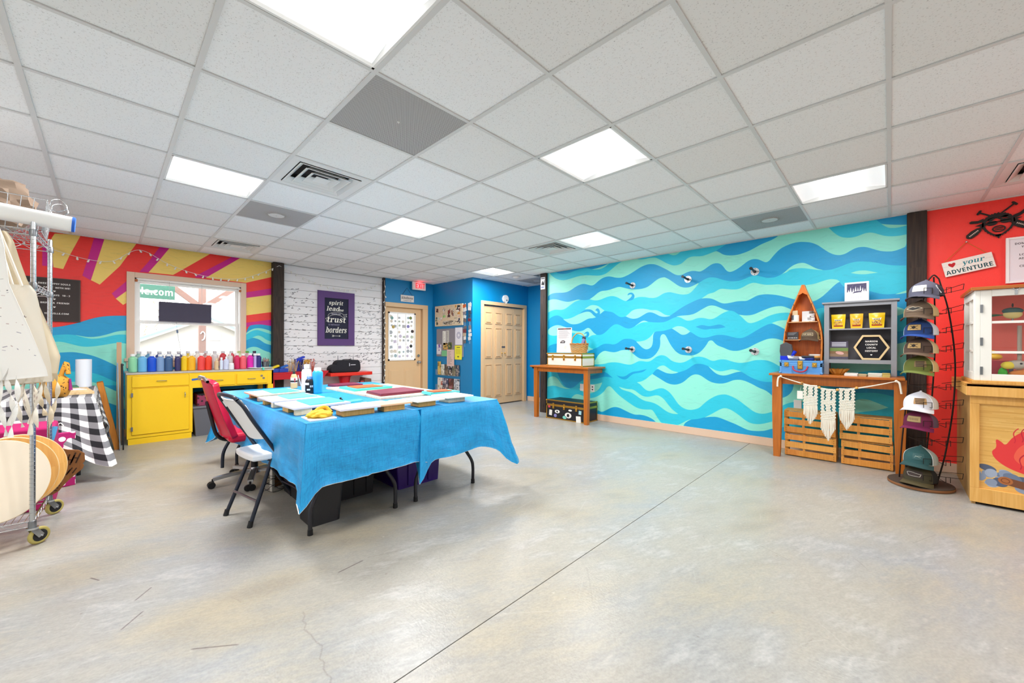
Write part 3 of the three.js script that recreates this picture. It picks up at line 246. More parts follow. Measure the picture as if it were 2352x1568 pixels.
const wClo = struct('wall_closet', 'blue wall round the double closet doors', 'wall');
mk().span(5.12, 5.25, 0, H + 0.05, -6.02, -5.87).span(6.46, 6.75, 0, H + 0.05, -6.02, -5.87).span(5.25, 6.46, 2.075, H + 0.05, -6.02, -5.87).build('plaster', doorBlue, wClo);
mk().span(5.12, 6.75, 0, H, -6.6, -6.55).span(6.6, 6.75, 0, H, -6.55, -6.02).build('closet_back', mat('#8a8f96', 0.9), wClo);
const wAlc = struct('wall_alcove', 'blue wall at the end of the passage behind the mural', 'wall');
mk().span(6.6, 6.75, 0, H + 0.05, -5.87, -4.47).span(5.78, 6.6, 0, H + 0.05, -4.62, -4.47).build('plaster', doorBlue, wAlc);
const plain = mat('#dfe3e4', 0.8);
const wLeft = struct('wall_left', 'plain pale wall on the left outside the view', 'wall'); mk().span(-2.55, -2.4, 0, H + 0.05, -7.41, 3.25).build('plaster', plain, wLeft);
const wFront = struct('wall_front', 'plain pale wall behind the viewpoint', 'wall'); mk().span(-2.55, 5.78, 0, H + 0.05, 3.1, 3.25).build('plaster', plain, wFront);
// baseboards
function baseboard(name, label, x0, x1, z0, z1) { const s = struct(name, label, 'baseboard'); mk().span(x0, x1, 0, 0.085, z0, z1, 0.004).span(x0, x1, 0.085, 0.1, Math.max(z0, z0), z1).build('board', M.trimTan, s); }
baseboard('baseboard_right', 'pale pink baseboard under the wave mural', 5.612, 5.63, -4.52, 0.1);
baseboard('baseboard_red', 'pale baseboard under the red wall', 5.612, 5.63, 0.27, 3.1);
baseboard('baseboard_hall', 'tan baseboard under the pin boards', 4.952, 4.97, -7.2, -5.87);
baseboard('baseboard_alcove', 'tan baseboard at the end of the passage', 6.582, 6.6, -5.87, -4.62);
baseboard('baseboard_back', 'tan baseboard under the sun mural', -2.4, 1.86, -7.25, -7.232);
// dark timber posts
function post(name, label, x0, x1, z0, z1, extra) { const s = struct(name, label, 'post'); mk().span(x0, x1, 0, H, z0, z1, 0.006).build('timber', M.dark, s); return s; }
post('trim_1', 'rough dark timber post between sun mural and white planks', 1.868, 2.026, -7.25, -7.13);
post('trim_2', 'thin dark post between white planks and exit door', 3.782, 3.828, -7.25, -7.165);
post('trim_3', 'dark timber post at the far end of the wave mural', 5.58, 5.66, -4.665, -4.53);
post('trim_4', 'dark timber post between wave mural and red wall', 5.585, 5.66, 0.115, 0.256);

// ---------- floor: two cast slabs with a saw joint between ----------
const floor = struct('floor', 'polished mottled grey and tan concrete floor', 'floor');
function slabTex(x0, x1, z0, z1, w, h, seed, marks) {
  const A = hex2('#aca89f'), C1 = hex2('#9fa2a5'), C2 = hex2('#b3a68a'), C3 = hex2('#878078'), C4 = hex2('#c4c2be');
  return dataTex(w, h, (u, v) => {
    const x = lerp(x0, x1, u), z = lerp(z1, z0, v);
    const rx = x * 0.92 + z * 0.38, rz = -x * 0.38 + z * 0.92;          // trowel sweep
    const a = noise2(rx * 0.55 + seed, rz * 0.9), b = noise2(rx * 1.3 + 9, rz * 2.4 + seed), c = noise2(rx * 2.6, rz * 6 + 4), d = noise2(rx * 7, rz * 24) * 0.6 + 0.4 * noise2(rx * 19 + 3, rz * 47), e = noise2(x * 90, z * 90), f = noise2(rx * 0.8 + 40, rz * 1.1 - 8), q = noise2(rx * 30 + 5, rz * 70);
    let col = mixc(A, C1, clamp(0.22 + 0.55 * a + 0.3 * c));
    col = mixc(col, C2, clamp(-0.02 + 0.62 * f + 0.38 * b + 0.25 * d) * 0.6);
    col = mixc(col, C3, clamp(-0.2 + 0.5 * b + 0.4 * c - 0.3 * a + 0.25 * d) * 0.45);
    col = mixc(col, C4, clamp(-0.25 + 0.6 * c - 0.4 * f + 0.35 * d) * 0.8);
    const s = 0.965 + 0.03 * e + 0.035 * d + 0.03 * q; return [clamp(col[0] * s, 0, 255), clamp(col[1] * s, 0, 255), clamp(col[2] * s, 0, 255)];
  });
}
function overlay(t, x0, x1, z0, z1, draw) {                  // scratches and cracks drawn over the computed colours
  const w = t.image.width, h = t.image.height, c = document.createElement('canvas'); c.width = w; c.height = h; const g = c.getContext('2d');
  const im = g.createImageData(w, h); for (let y = 0; y < h; y++) im.data.set(t.image.data.subarray((h - 1 - y) * w * 4, (h - y) * w * 4), y * w * 4); g.putImageData(im, 0, 0);
  draw(g, (x) => (x - x0) / (x1 - x0) * w, (z) => (z - z0) / (z1 - z0) * h, w / (x1 - x0));
  const k = new THREE.CanvasTexture(c); k.colorSpace = THREE.SRGBColorSpace; k.anisotropy = 8; return k;
}
function scratches(g, X, Z, s, x0, x1, z0, z1, n) {
  g.lineCap = 'round';
  for (let i = 0; i < n; i++) { const x = rr(x0, x1), z = rr(z0, z1), a = rr(0, 6.28), L = rr(0.03, 0.22) * (rnd() < 0.3 ? 1.6 : 0.8); g.strokeStyle = rnd() < 0.6 ? `rgba(60,52,48,${rr(0.12, 0.4)})` : `rgba(250,250,250,${rr(0.15, 0.4)})`; g.lineWidth = s * rr(0.0008, 0.0025); g.beginPath(); g.moveTo(X(x), Z(z)); g.quadraticCurveTo(X(x + Math.cos(a) * L * 0.5 + 0.01), Z(z + Math.sin(a) * L * 0.5), X(x + Math.cos(a) * L), Z(z + Math.sin(a) * L)); g.stroke(); }
  for (let i = 0; i < n * 3; i++) { const x = rr(x0, x1), z = rr(z0, z1); g.fillStyle = rnd() < 0.5 ? `rgba(90,75,60,${rr(0.1, 0.35)})` : `rgba(245,243,238,${rr(0.15, 0.4)})`; g.beginPath(); g.ellipse(X(x), Z(z), s * rr(0.001, 0.008), s * rr(0.001, 0.005), rr(0, 3), 0, 7); g.fill(); }
}
const JZ = -1.268;
const nearT = overlay(slabTex(-2.4, 5.63, JZ, 3.1, 2048, 1152, 3), -2.4, 5.63, JZ, 3.1, (g, X, Z, s) => { scratches(g, X, Z, s, -0.5, 5.6, JZ, 1.5, 90); });
const farT = overlay(slabTex(-2.4, 6.6, -7.25, JZ, 2048, 1408, 11), -2.4, 6.6, -7.25, JZ, (g, X, Z, s) => {
  scratches(g, X, Z, s, -0.6, 5.6, -6, JZ, 160);
  const dark = [[0.1, -2.55, 0.16, -2.63], [0.12, -2.42, 0.05, -2.33], [-0.02, -2.9, -0.05, -2.96], [0.28, -1.95, 0.37, -1.88], [0.24, -1.98, 0.28, -1.95], [0.86, -2.1, 1.0, -2.12]];
  g.strokeStyle = 'rgba(40,26,30,0.8)'; g.lineWidth = s * 0.004; for (const [a, b, c, d] of dark) { g.beginPath(); g.moveTo(X(a), Z(b)); g.lineTo(X(c), Z(d)); g.stroke(); }
  g.strokeStyle = 'rgba(90,80,72,0.7)'; g.lineWidth = s * 0.002; g.beginPath(); let x = 0.62, z = -1.9; g.moveTo(X(x), Z(z)); while (z < JZ) { z += 0.03; x -= 0.006 + rr(-0.014, 0.014); g.lineTo(X(x), Z(z)); } g.stroke();
});
const concrete = (t) => new THREE.MeshPhysicalMaterial({ map: t, roughness: 0.32, specularIntensity: 0.6, bumpMap: rep(peelT, 9, 6), bumpScale: 0.0006 });
mesh('slab', fitUV(mk().span(-2.55, 5.78, -0.12, 0, JZ + 0.0025, 3.25).geo(), 0, -2.4, 5.63, 3.1, JZ, 2), concrete(nearT), floor);
mesh('slab', fitUV(mk().span(-2.55, 6.75, -0.12, 0, -7.41, JZ - 0.0025).geo(), 0, -2.4, 6.6, JZ, -7.25, 2), concrete(farT), floor);
mk().span(-2.55, 5.78, -0.12, -0.009, JZ - 0.0025, JZ + 0.0025).build('joint_filler', mat('#4a4138', 0.9), floor).userData.label = 'dark saw joint in the concrete';

// ---------- ceiling ----------
const ceiling = struct('ceiling', 'suspended ceiling of white two foot tiles in a metal grid', 'ceiling');
const gx = (i) => GX + i * T, gz = (j) => GZ - j * T;
const tileT = tex(512, 512, (g, w, h) => {
  g.fillStyle = '#f8f9fa'; g.fillRect(0, 0, w, h);
  for (let i = 0; i < 5200; i++) { g.fillStyle = `rgba(90,86,84,${rr(0.1, 0.42)})`; const x = rnd() * w, y = rnd() * h; g.fillRect(x, y, rr(0.6, 1.6), rr(0.6, 2.2)); }
  for (let i = 0; i < 900; i++) { g.fillStyle = 'rgba(150,140,128,0.16)'; g.beginPath(); g.arc(rnd() * w, rnd() * h, rr(0.6, 1.6), 0, 7); g.fill(); }
});
const tileM = ['#ffffff', '#fbfbfa', '#f7f6f4'].map((c) => new THREE.MeshPhysicalMaterial({ map: tileT, color: new THREE.Color(c), roughness: 0.92, bumpMap: grainT, bumpScale: 0.0008 }));
const special = {};
const LIGHTS = [[-1, -1], [2, -1], [-1, 3], [2, 3], [5, 1], [5, -3], [6, 5], [-4, -1], [-4, 3], [2, -5], [-1, -5], [5, -7]];
const DIFF = [[0, 2], [0, 7], [5, 2], [6, -5]], PERF = [[0, 0], [0, 4], [6, -2], [8, 5]];
for (const [i, j] of [...LIGHTS, ...DIFF, ...PERF]) special[i + ',' + j] = 1;
const tileG = boxUV(new THREE.BoxGeometry(T - 0.006, 0.015, T - 0.006));
const cx0 = -2.4, cz1 = 3.1;
for (let i = -6; i <= 9; i++) for (let j = -9; j <= 8; j++) {
  if (special[i + ',' + j]) continue;
  const X0 = Math.max(gx(i), cx0), X1 = Math.min(gx(i + 1), gx(i) > 5.63 || gz(j) < -4.6 ? 6.6 : 5.63), Z0 = Math.max(gz(j + 1), -7.2), Z1 = Math.min(gz(j), cz1);
  if (X1 - X0 < 0.02 || Z1 - Z0 < 0.02) continue;
  if (X0 >= 5.6 && Z1 > -4.5) continue; if (X0 > 4.97 && Z0 < -5.9 && Z1 < -5.8) continue;
  const full = X1 - X0 > T - 0.01 && Z1 - Z0 > T - 0.01;
  const t = mesh('ceiling_tile', full ? tileG : boxUV(new THREE.BoxGeometry(X1 - X0 - 0.006, 0.015, Z1 - Z0 - 0.006)), tileM[(i * 7 + j * 13 + 700) % 3], ceiling);
  t.position.set((X0 + X1) / 2, H + 0.0125, (Z0 + Z1) / 2);
}
const gridM = mat('#dcdcdb', 0.5);
for (let i = -5; i <= 9; i++) { const z0 = gx(i) > 4.97 ? -5.87 : -7.2, z1 = gx(i) > 5.63 ? -4.6 : 3.1; mk().span(gx(i) - 0.012, gx(i) + 0.012, H - 0.002, H + 0.004, z0, z1).span(gx(i) - 0.002, gx(i) + 0.002, H + 0.004, H + 0.04, z0, z1).build('grid_bar', gridM, ceiling); }
for (let j = -8; j <= 8; j++) { const x1 = gz(j) < -5.87 ? 4.97 : gz(j) < -4.6 ? 6.6 : 5.63; mk().span(cx0, x1, H - 0.0015, H + 0.004, gz(j) - 0.0105, gz(j) + 0.0105).span(cx0, x1, H + 0.004, H + 0.03, gz(j) - 0.002, gz(j) + 0.002).build('grid_bar', gridM, ceiling); }
mk().span(5.606, 5.63, H - 0.003, H + 0.004, -4.5, 3.1).span(-2.4, 3.78, H - 0.003, H + 0.004, -7.2, -7.178).build('edge_angle', gridM, ceiling);
mk().span(-2.55, 6.75, H + 0.12, H + 0.2, -7.41, 3.25).build('deck', mat('#77777a', 0.9), ceiling);

// ceiling light troffers
const lensM = new THREE.MeshPhysicalMaterial({ color: 0xffffff, roughness: 0.6, emissive: new THREE.Color(1, 1, 1), emissiveIntensity: 2.2 });
const wingM = new THREE.MeshPhysicalMaterial({ color: 0xffffff, roughness: 0.6, emissive: new THREE.Color(0.93, 0.97, 1), emissiveIntensity: 0.4 });
const LAMP = [0.72, 1.0, 2.2, 2.1, 1.35, 1.05, 1.9, 0.9, 1.9, 0.9, 0.8, 0.9];   // output set per light, raised toward the back to brighten the far walls
const lightLabels = ['large square ceiling light at the top of the picture', 'square ceiling light in the middle of the ceiling', 'ceiling light panel toward the sun mural window', 'ceiling light above the far end of the blue tables', 'ceiling light beside the far square air vent near the wave mural', 'ceiling light nearest the dark post by the red wall', 'small ceiling light in front of the closet doors', 'ceiling light panel left of the view', 'ceiling light panel left of the view toward the window', 'ceiling light panel behind the viewpoint', 'ceiling light panel behind the viewpoint on the left', 'ceiling light panel behind the viewpoint by the red wall'];
LIGHTS.forEach(([i, j], k) => {
  const t = thing('ceiling_light', lightLabels[k], 'ceiling light', [gx(i + 0.5), H, gz(j + 0.5)], 0, 'square ceiling light panels'), h = T / 2 - 0.012;
  mk().span(-h, h, 0.0, 0.012, h - 0.012, h).span(-h, h, 0, 0.012, -h, -h + 0.012).span(-h, -h + 0.012, 0, 0.012, -h, h).span(h - 0.012, h, 0, 0.012, -h, h).span(-h, h, 0.06, 0.075, -h, h).span(-h, -h + 0.01, 0.012, 0.06, -h, h).span(h - 0.01, h, 0.012, 0.06, -h, h).span(-h + 0.01, h - 0.01, 0.012, 0.06, -h, -h + 0.01).span(-h + 0.01, h - 0.01, 0.012, 0.06, h - 0.01, h).build('housing', M.white, t);
  const b = mk(); b.ext([[-0.13, 0.03], [-0.115, 0.012], [-0.06, 0.004], [0, 0.001], [0.06, 0.004], [0.115, 0.012], [0.13, 0.03]], 2 * h - 0.026, mtx([-h + 0.013, 0.006, 0], [0, Math.PI / 2, 0])); b.build('lens', lensM, t);
  for (const s of [-1, 1]) mk().box(0, 0.032, s * 0.208, 2 * h - 0.026, 0.004, 0.165, s * 0.16, 0, 0).build('reflector', wingM, t);
  const L = new THREE.RectAreaLight(0xfffcf9, PANEL_LIGHT * LAMP[k], 0.55, 0.55); L.position.set(0, -0.012, 0); L.rotation.x = -Math.PI / 2; t.add(L);
});
// square louvred air vents
const ventM = mat('#e6e6e4', 0.45), ventDark = mat('#3a3a3c', 0.8);
const ventLabels = ['square louvred air vent next to the round speaker panel, nearest', 'louvred air vent over the sun mural window', 'louvred air vent beside the ceiling light near the wave mural', 'louvred air vent above the red wall at the right edge'];
DIFF.forEach(([i, j], k) => {
  const t = thing('air_vent', ventLabels[k], 'vent', [gx(i + 0.5), H, gz(j + 0.5)], 0, 'louvred ceiling vents'), h = T / 2 - 0.012;
  const ring = (r0, y0, r1, y1, th) => { const b = mk(); for (let q = 0; q < 4; q++) { const g = new THREE.BufferGeometry(); const P = [[-r0, y0, r0], [r0, y0, r0], [r1, y1, r1], [-r1, y1, r1], [-r0, y0 + th, r0], [r0, y0 + th, r0], [r1, y1 + th, r1], [-r1, y1 + th, r1]].flat(); g.setAttribute('position', new THREE.Float32BufferAttribute(P, 3)); g.setIndex([0, 2, 1, 0, 3, 2, 4, 5, 6, 4, 6, 7, 0, 1, 5, 0, 5, 4, 2, 3, 7, 2, 7, 6]); const n = g.toNonIndexed(); n.computeVertexNormals(); n.setAttribute('uv', new THREE.Float32BufferAttribute(new Float32Array(n.attributes.position.count * 2), 2)); b.add(n, new THREE.Matrix4().makeRotationY(q * Math.PI / 2)); } return b; };
  ring(h, 0.0, 0.235, 0.004, 0.006).build('frame', ventM, t);
  [[0.225, 0.2], [0.165, 0.145], [0.105, 0.09]].forEach(([r]) => { const b = ring(r, -0.004, r - 0.045, 0.035, 0.003); b.l.push(...ring(r + 0.006, -0.005, r - 0.002, -0.004, 0.004).l); b.build('louvre', ventM, t); });
  mk().span(-0.055, 0.055, 0.0, 0.004, -0.055, 0.055).build('louvre', ventM, t);
  mk().span(-h, h, 0.07, 0.08, -h, h).span(-h, -h + 0.01, 0.004, 0.07, -h, h).span(h - 0.01, h, 0.004, 0.07, -h, h).span(-h, h, 0.004, 0.07, h - 0.01, h).span(-h, h, 0.004, 0.07, -h, -h + 0.01).build('duct_box', ventDark, t);
});
// perforated panels with a round centre
const perfTex = (dust) => tex(1024, 1024, (g, w) => {
  g.fillStyle = '#c9c7c6'; g.fillRect(0, 0, w, w);
  if (dust) for (let i = 0; i < 5200; i++) { const a = rnd() * 6.28, r = 0.135 + Math.abs(rr(-1, 1) * rr(0, 1)) * 0.17; g.fillStyle = `rgba(146,108,64,${rr(0.02, 0.12)})`; g.beginPath(); g.ellipse(w / 2 + Math.cos(a) * r * w, w / 2 + Math.sin(a) * r * w, rr(2, 9), rr(1, 4), a, 0, 7); g.fill(); }
  g.fillStyle = '#4c4a4a'; for (let y = 0, r = 0; y < w; y += 10, r++) for (let x = (r % 2) * 6; x < w; x += 12) { if (dust && Math.hypot(x - w / 2, y - w / 2) < 0.125 * w) continue; g.beginPath(); g.arc(x, y, 3.5, 0, 7); g.fill(); }
}, { clamp: true });
const perfLabels = ['large perforated grey return panel beside the big ceiling light', 'perforated panel with round brown-ringed centre over the window side', 'perforated panel with round centre above the wave mural', 'perforated panel with round centre in the passage by the closet'];
const perfM = [new THREE.MeshPhysicalMaterial({ map: perfTex(false), roughness: 0.6 }), new THREE.MeshPhysicalMaterial({ map: perfTex(true), roughness: 0.6 })];
PERF.forEach(([i, j], k) => {
  const t = thing('return_panel', perfLabels[k], 'vent', [gx(i + 0.5), H, gz(j + 0.5)], 0, 'perforated ceiling panels'), h = T / 2 - 0.012;
  mesh('perforated_plate', fitUV(mk().span(-h, h, 0.002, 0.007, -h, h).geo(), 0, -h, h, -h, h, 2), perfM[k ? 1 : 0], t);
  if (k) mk().add(new THREE.CylinderGeometry(0.068, 0.072, 0.008, 32), mtx([0, -0.001, 0])).ball(0, -0.005, 0, 0.006).build('round_plate', mat('#d8d6d2', 0.5), t);
  else mk().ball(0, 0.001, 0, 0.008).build('screw', M.white, t);
});
{ const t = thing('smoke_detector', 'round white smoke detector on ceiling before the closet', 'detector', [gx(7.5), H, gz(5.5)]); mk().lathe([[0, -0.03], [0.05, -0.028], [0.075, -0.012], [0.08, 0]], 0, 0, 0, 32).build('cover', M.white, t); mk().lathe([[0, -0.034], [0.014, -0.032], [0.016, -0.028]], 0, 0, 0, 16).build('button', M.offwhite, t); }
// ---------- window ----------
const win = struct('window_1', 'white double hung window with tan casing in the sun mural', 'window');
mk().span(0.19, 0.268, 0.955, 2.175, -7.25, -7.225, 0.004).span(1.455, 1.523, 0.955, 2.175, -7.25, -7.225, 0.004).build('casing', M.trimTan, win);
mk().span(0.268, 1.455, 2.105, 2.175, -7.25, -7.225, 0.004).build('casing', M.trimTan, win);
mk().span(0.17, 1.54, 0.99, 1.03, -7.3, -7.2, 0.006).span(0.19, 1.52, 0.9, 0.99, -7.25, -7.23, 0.004).build('sill', M.trimTan, win);
const vinyl = mat('#f3f1ee', 0.4);
mk().span(HX0, HX0 + 0.02, HY0, HY1, -7.41, -7.25).span(HX1 - 0.02, HX1, HY0, HY1, -7.41, -7.25).span(HX0, HX1, HY1 - 0.02, HY1, -7.41, -7.25).span(HX0, HX1, HY0, HY0 + 0.02, -7.41, -7.25).build('jamb', vinyl, win);
const sash = (y0, y1, z) => { mk().span(0.285, 0.325, y0, y1, z, z + 0.03, 0.003).span(1.398, 1.438, y0, y1, z, z + 0.03, 0.003).span(0.325, 1.398, y0, y0 + 0.042, z, z + 0.03, 0.003).span(0.325, 1.398, y1 - 0.042, y1, z, z + 0.03, 0.003).build('sash', vinyl, win); mk().span(0.32, 1.4, y0 + 0.04, y1 - 0.04, z + 0.013, z + 0.016).build('pane', M.glass, win); };
sash(1.5, 2.088, -7.38); sash(1.05, 1.545, -7.34);
{ const t = thing('curtain_rod', 'thin white curtain rod across the top of the window', 'curtain rod', [0, 0, 0]); mk().rod([0.28, 2.065, -7.235], [1.445, 2.05, -7.235], 0.006).build('rod', M.white, t); for (const [x, y] of [[0.283, 2.068], [1.442, 2.048]]) mk().box(x, y, -7.237, 0.028, 0.032, 0.026, 0, 0, 0, 0.003).build('bracket', mat('#b5622a', 0.6), t); }
{ const t = thing('window_sign', 'black back of a lit sign panel hanging in the window', 'sign', [0, 0, 0]); mk().box(0.8, 1.672, -7.265, 0.585, 0.272, 0.028, 0, 0, -0.005, 0.012).build('panel', mat('#4b475a', 0.8), t); for (const x of [0.62, 0.98]) mk().rod([x, 1.8, -7.265], [x, 2.09, -7.27], 0.0015).build('chain', M.steel, t); const c = mk().tube([[0.695, 1.54, -7.255], [0.7, 1.44, -7.25], [0.705, 1.38, -7.25], [0.72, 1.28, -7.25], [0.745, 1.1, -7.25]], 0.002).build('cord', M.steel, t); mk().box(0.704, 1.4, -7.25, 0.02, 0.045, 0.014, 0, 0, 0.1, 0.003).build('plug', mat('#5c6f8e', 0.5), t); }

// ---------- yard outside ----------
const ground = struct('ground', 'pale gravel yard outside the windows', 'ground'); mk().span(-14, 16, -0.3, -0.02, -40, -7.42).build('gravel', mat('#9c9484', 0.95), ground);
{ const t = thing('porch_support', 'weathered timber porch post with two braces outside the window', 'post', [1.245, 0, -9.2]); const w = mat('#94796f', 0.9);
  mk().span(-0.052, 0.052, 0, 2.75, -0.052, 0.052).build('post', w, t); mk().beam([-0.03, 1.92, 0], [-0.62, 2.42, 0], 0.09, 0.09).build('brace', w, t); mk().beam([0.03, 1.92, 0], [0.62, 2.42, 0], 0.09, 0.09).build('brace', w, t); mk().span(-2.2, 2.2, 2.75, 2.95, -0.06, 0.06).build('beam', w, t);
  mk().tube([[-0.03, 1.42, 0.06], [0.0, 1.46, 0.07], [0.03, 1.42, 0.07], [0.02, 1.33, 0.065], [-0.01, 1.3, 0.06]], 0.009).build('hook', M.white, t); }
function signTex(w, h, bg, draw) { return tex(w, h, (g) => { g.fillStyle = bg; g.fillRect(0, 0, w, h); draw(g, w, h); }, { clamp: true }); }
{ const t = thing('hanging_sign', 'green painted hanging sign with white lettering outside the window', 'sign', [0.36, 2.12, -9.06]);
  mesh('board', fitUV(mk().box(0, 0, 0, 0.97, 0.235, 0.03).geo(), 0, -0.485, 0.485, -0.1175, 0.1175), new THREE.MeshPhysicalMaterial({ roughness: 0.6, map: signTex(1024, 248, '#3d7866', (g, w, h) => { g.fillStyle = '#b9c8be'; g.font = 'bold 168px sans-serif'; g.textBaseline = 'middle'; g.textAlign = 'right'; g.fillText('Yellville.com', w - 18, h / 2, w * 0.83); }) }), t);
  for (const x of [-0.4, 0.4]) mk().rod([x, 0.11, 0], [x, 0.645, -0.09], 0.004).build('hanger', M.steel, t); }
{ const t = thing('porch_plaque', 'small dark green plaque at the right of the window view', 'sign', [1.85, 2.015, -9.06]); mk().box(0, 0, 0, 0.22, 0.24, 0.03).build('board', mat('#56655e', 0.7), t); mk().rod([0, 0.12, 0], [0, 0.75, -0.09], 0.004).build('hanger', M.steel, t); mk().tube([[-0.06, -0.06, 0.02], [0, -0.02, 0.02], [0.03, 0.04, 0.02], [-0.02, 0.08, 0.02]], 0.006).build('lettering', M.white, t); }
{ const t = thing('white_house', 'white gabled house with pale blue roof beyond the porch', 'house', [2.25, 0, -16]); const w = mat('#b9b6b0', 0.8), rf = mat('#7f98a6', 0.6);
  mk().ext([[-1.75, -0.02], [-1.75, 1.28], [0, 2.08], [1.75, 1.28], [1.75, -0.02]], 3, mtx([0, 0, -3])).build('wall', w, t);
  mk().beam([-2.0, 1.2, -1.4], [0, 2.14, -1.4], 0.06, 3.3).build('roof', rf, t); mk().beam([2.0, 1.2, -1.4], [0, 2.14, -1.4], 0.06, 3.3).build('roof', rf, t);
  for (const s of [-1, 1]) mk().beam([s * 2.0, 1.16, 0.22], [0, 2.1, 0.22], 0.1, 0.04).build('fascia', w, t);
  mk().span(0.1, 0.42, 1.38, 1.62, 0, 0.03).build('vent', mat('#b9bec2', 0.7), t); }
function shrub(label, x, z, h, n, col, seed) {
  const t = thing('bare_shrub', label, 'shrub', [x, 0, z], 0, 'bare winter shrubs in the yard'), m = mat(col, 0.9), b = mk(), tr = mk();
  const grow = (p, d, L, r, lev) => { const q = [p[0] + d[0] * L, p[1] + d[1] * L, p[2] + d[2] * L]; (lev < 1 ? tr : b).rod(p, q, r, r * 0.65, 5); if (lev > 4) return; const k = lev < 2 ? 3 : 3; for (let i = 0; i < k; i++) { const nd = V(d[0] + rr(-0.75, 0.75), d[1] + rr(-0.25, 0.45), d[2] + rr(-0.6, 0.6)).normalize(); grow(lerp3(p, q, rr(0.55, 1)), [nd.x, nd.y, nd.z], L * rr(0.6, 0.85), r * 0.58, lev + 1); } };
  const lerp3 = (a, c, k) => [lerp(a[0], c[0], k), lerp(a[1], c[1], k), lerp(a[2], c[2], k)];
  for (let i = 0; i < n; i++) grow([rr(-0.15, 0.15), -0.02, rr(-0.1, 0.1)], [rr(-0.35, 0.35), 1, rr(-0.2, 0.2)], h * rr(0.28, 0.36), 0.03, 0);
  tr.build('trunk', m, t); b.build('branches', m, t);
}
shrub('bare pale shrub behind the left of the white house', 0.6, -20.5, 3.4, 3, '#a48c6a'); shrub('bare shrub seen over the white house roof', 2.6, -25.0, 4.9, 3, '#a8947a'); shrub('bare shrub at the right of the window view', 5.6, -21.5, 4.2, 3, '#a48d6c'); shrub('low dry tan shrub left of the white house', -1.1, -15.5, 2.1, 4, '#b89758');
shrub('tall bare shrub far left of the yard', -0.6, -26, 4.8, 2, '#9c8870');

// ---------- exit door ----------
const d1 = struct('door_1', 'tan exit door with a nine pane window full of stickers', 'door');
const tanD = mat('#dcb98e', 0.45), Z1 = -7.255;
mk().span(3.862, 3.95, 0.01, 2.0, Z1 - 0.045, Z1).span(4.545, 4.7, 0.01, 2.0, Z1 - 0.045, Z1).span(3.95, 4.545, 1.885, 2.0, Z1 - 0.045, Z1).span(3.95, 4.545, 0.01, 0.93, Z1 - 0.045, Z1).build('leaf', tanD, d1);
mk().span(3.83, 4.74, -0.001, 0.012, -7.4, -7.19, 0.003).build('threshold', M.steel, d1);
for (const [a, b] of [[3.96, 4.2], [4.3, 4.54]]) mk().span(a, b, 0.18, 0.74, Z1, Z1 + 0.006, 0.004).span(a + 0.03, b - 0.03, 0.21, 0.71, Z1 + 0.004, Z1 + 0.012, 0.005).build('raised_panel', tanD, d1);
mk().span(3.935, 3.965, 0.915, 1.9, Z1 - 0.01, Z1 + 0.015).span(4.53, 4.56, 0.915, 1.9, Z1 - 0.01, Z1 + 0.015).span(3.935, 4.56, 1.87, 1.9, Z1 - 0.01, Z1 + 0.015).span(3.935, 4.56, 0.915, 0.945, Z1 - 0.01, Z1 + 0.015).build('glazing_frame', M.white, d1);
for (let i = 0; i < 3; i++) for (let j = 0; j < 3; j++) { const x0 = 3.965 + i * 0.1885, y0 = 0.945 + j * 0.3085; mk().span(x0, x0 + 0.1885, y0, y0 + 0.3085, Z1 - 0.025, Z1 - 0.02).build('pane', new THREE.MeshPhysicalMaterial({ color: 0xffffff, roughness: 0.9, transmission: 0.5, thickness: 0 }), d1); }
mk().span(4.149, 4.159, 0.945, 1.87, Z1 - 0.02, Z1 + 0.004).span(4.337, 4.347, 0.945, 1.87, Z1 - 0.02, Z1 + 0.004).span(3.965, 4.53, 1.248, 1.258, Z1 - 0.02, Z1 + 0.004).span(3.965, 4.53, 1.557, 1.567, Z1 - 0.02, Z1 + 0.004).build('muntins', M.white, d1);
{ const cols = ['#b9bcc0', '#cfd2cf', '#a9b0b6', '#d8d3c8', '#9fb3b8', '#c9c2d6', '#d9cfc0', '#b7c4b4'].map((c) => mat(c, 0.6));
  for (let i = 0; i < 3; i++) for (let j = 0; j < 3; j++) for (let k = 0; k < 5; k++) { const x = 3.985 + i * 0.1885 + (k % 2) * 0.085 + rr(0.02, 0.05), y = 0.97 + j * 0.3085 + Math.floor(k / 2) * 0.09 + rr(0.02, 0.05), s = rr(0.022, 0.042); const b = mk(); if (rnd() < 0.6) b.add(new THREE.CylinderGeometry(s, s, 0.003, 18), mtx([x, y, Z1 - 0.0185], [Math.PI / 2, 0, 0])); else b.box(x, y, Z1 - 0.0185, s * 1.8, s * 1.6, 0.003, 0, 0, rr(-0.2, 0.2)); b.build('sticker', pick(cols), d1); }
  for (const [x, y, c] of [[4.5, 1.52, '#3b3438'], [4.47, 1.21, '#2d3230'], [4.46, 1.8, '#6f7d3c'], [4.03, 1.78, '#7fa6a0'], [4.4, 1.62, '#8a86c4'], [4.06, 1.6, '#b9a05a']]) mk().add(new THREE.CylinderGeometry(0.034, 0.034, 0.004, 20), mtx([x, y, Z1 - 0.0165], [Math.PI / 2, 0, 0])).build('sticker', mat(c, 0.5), d1); }
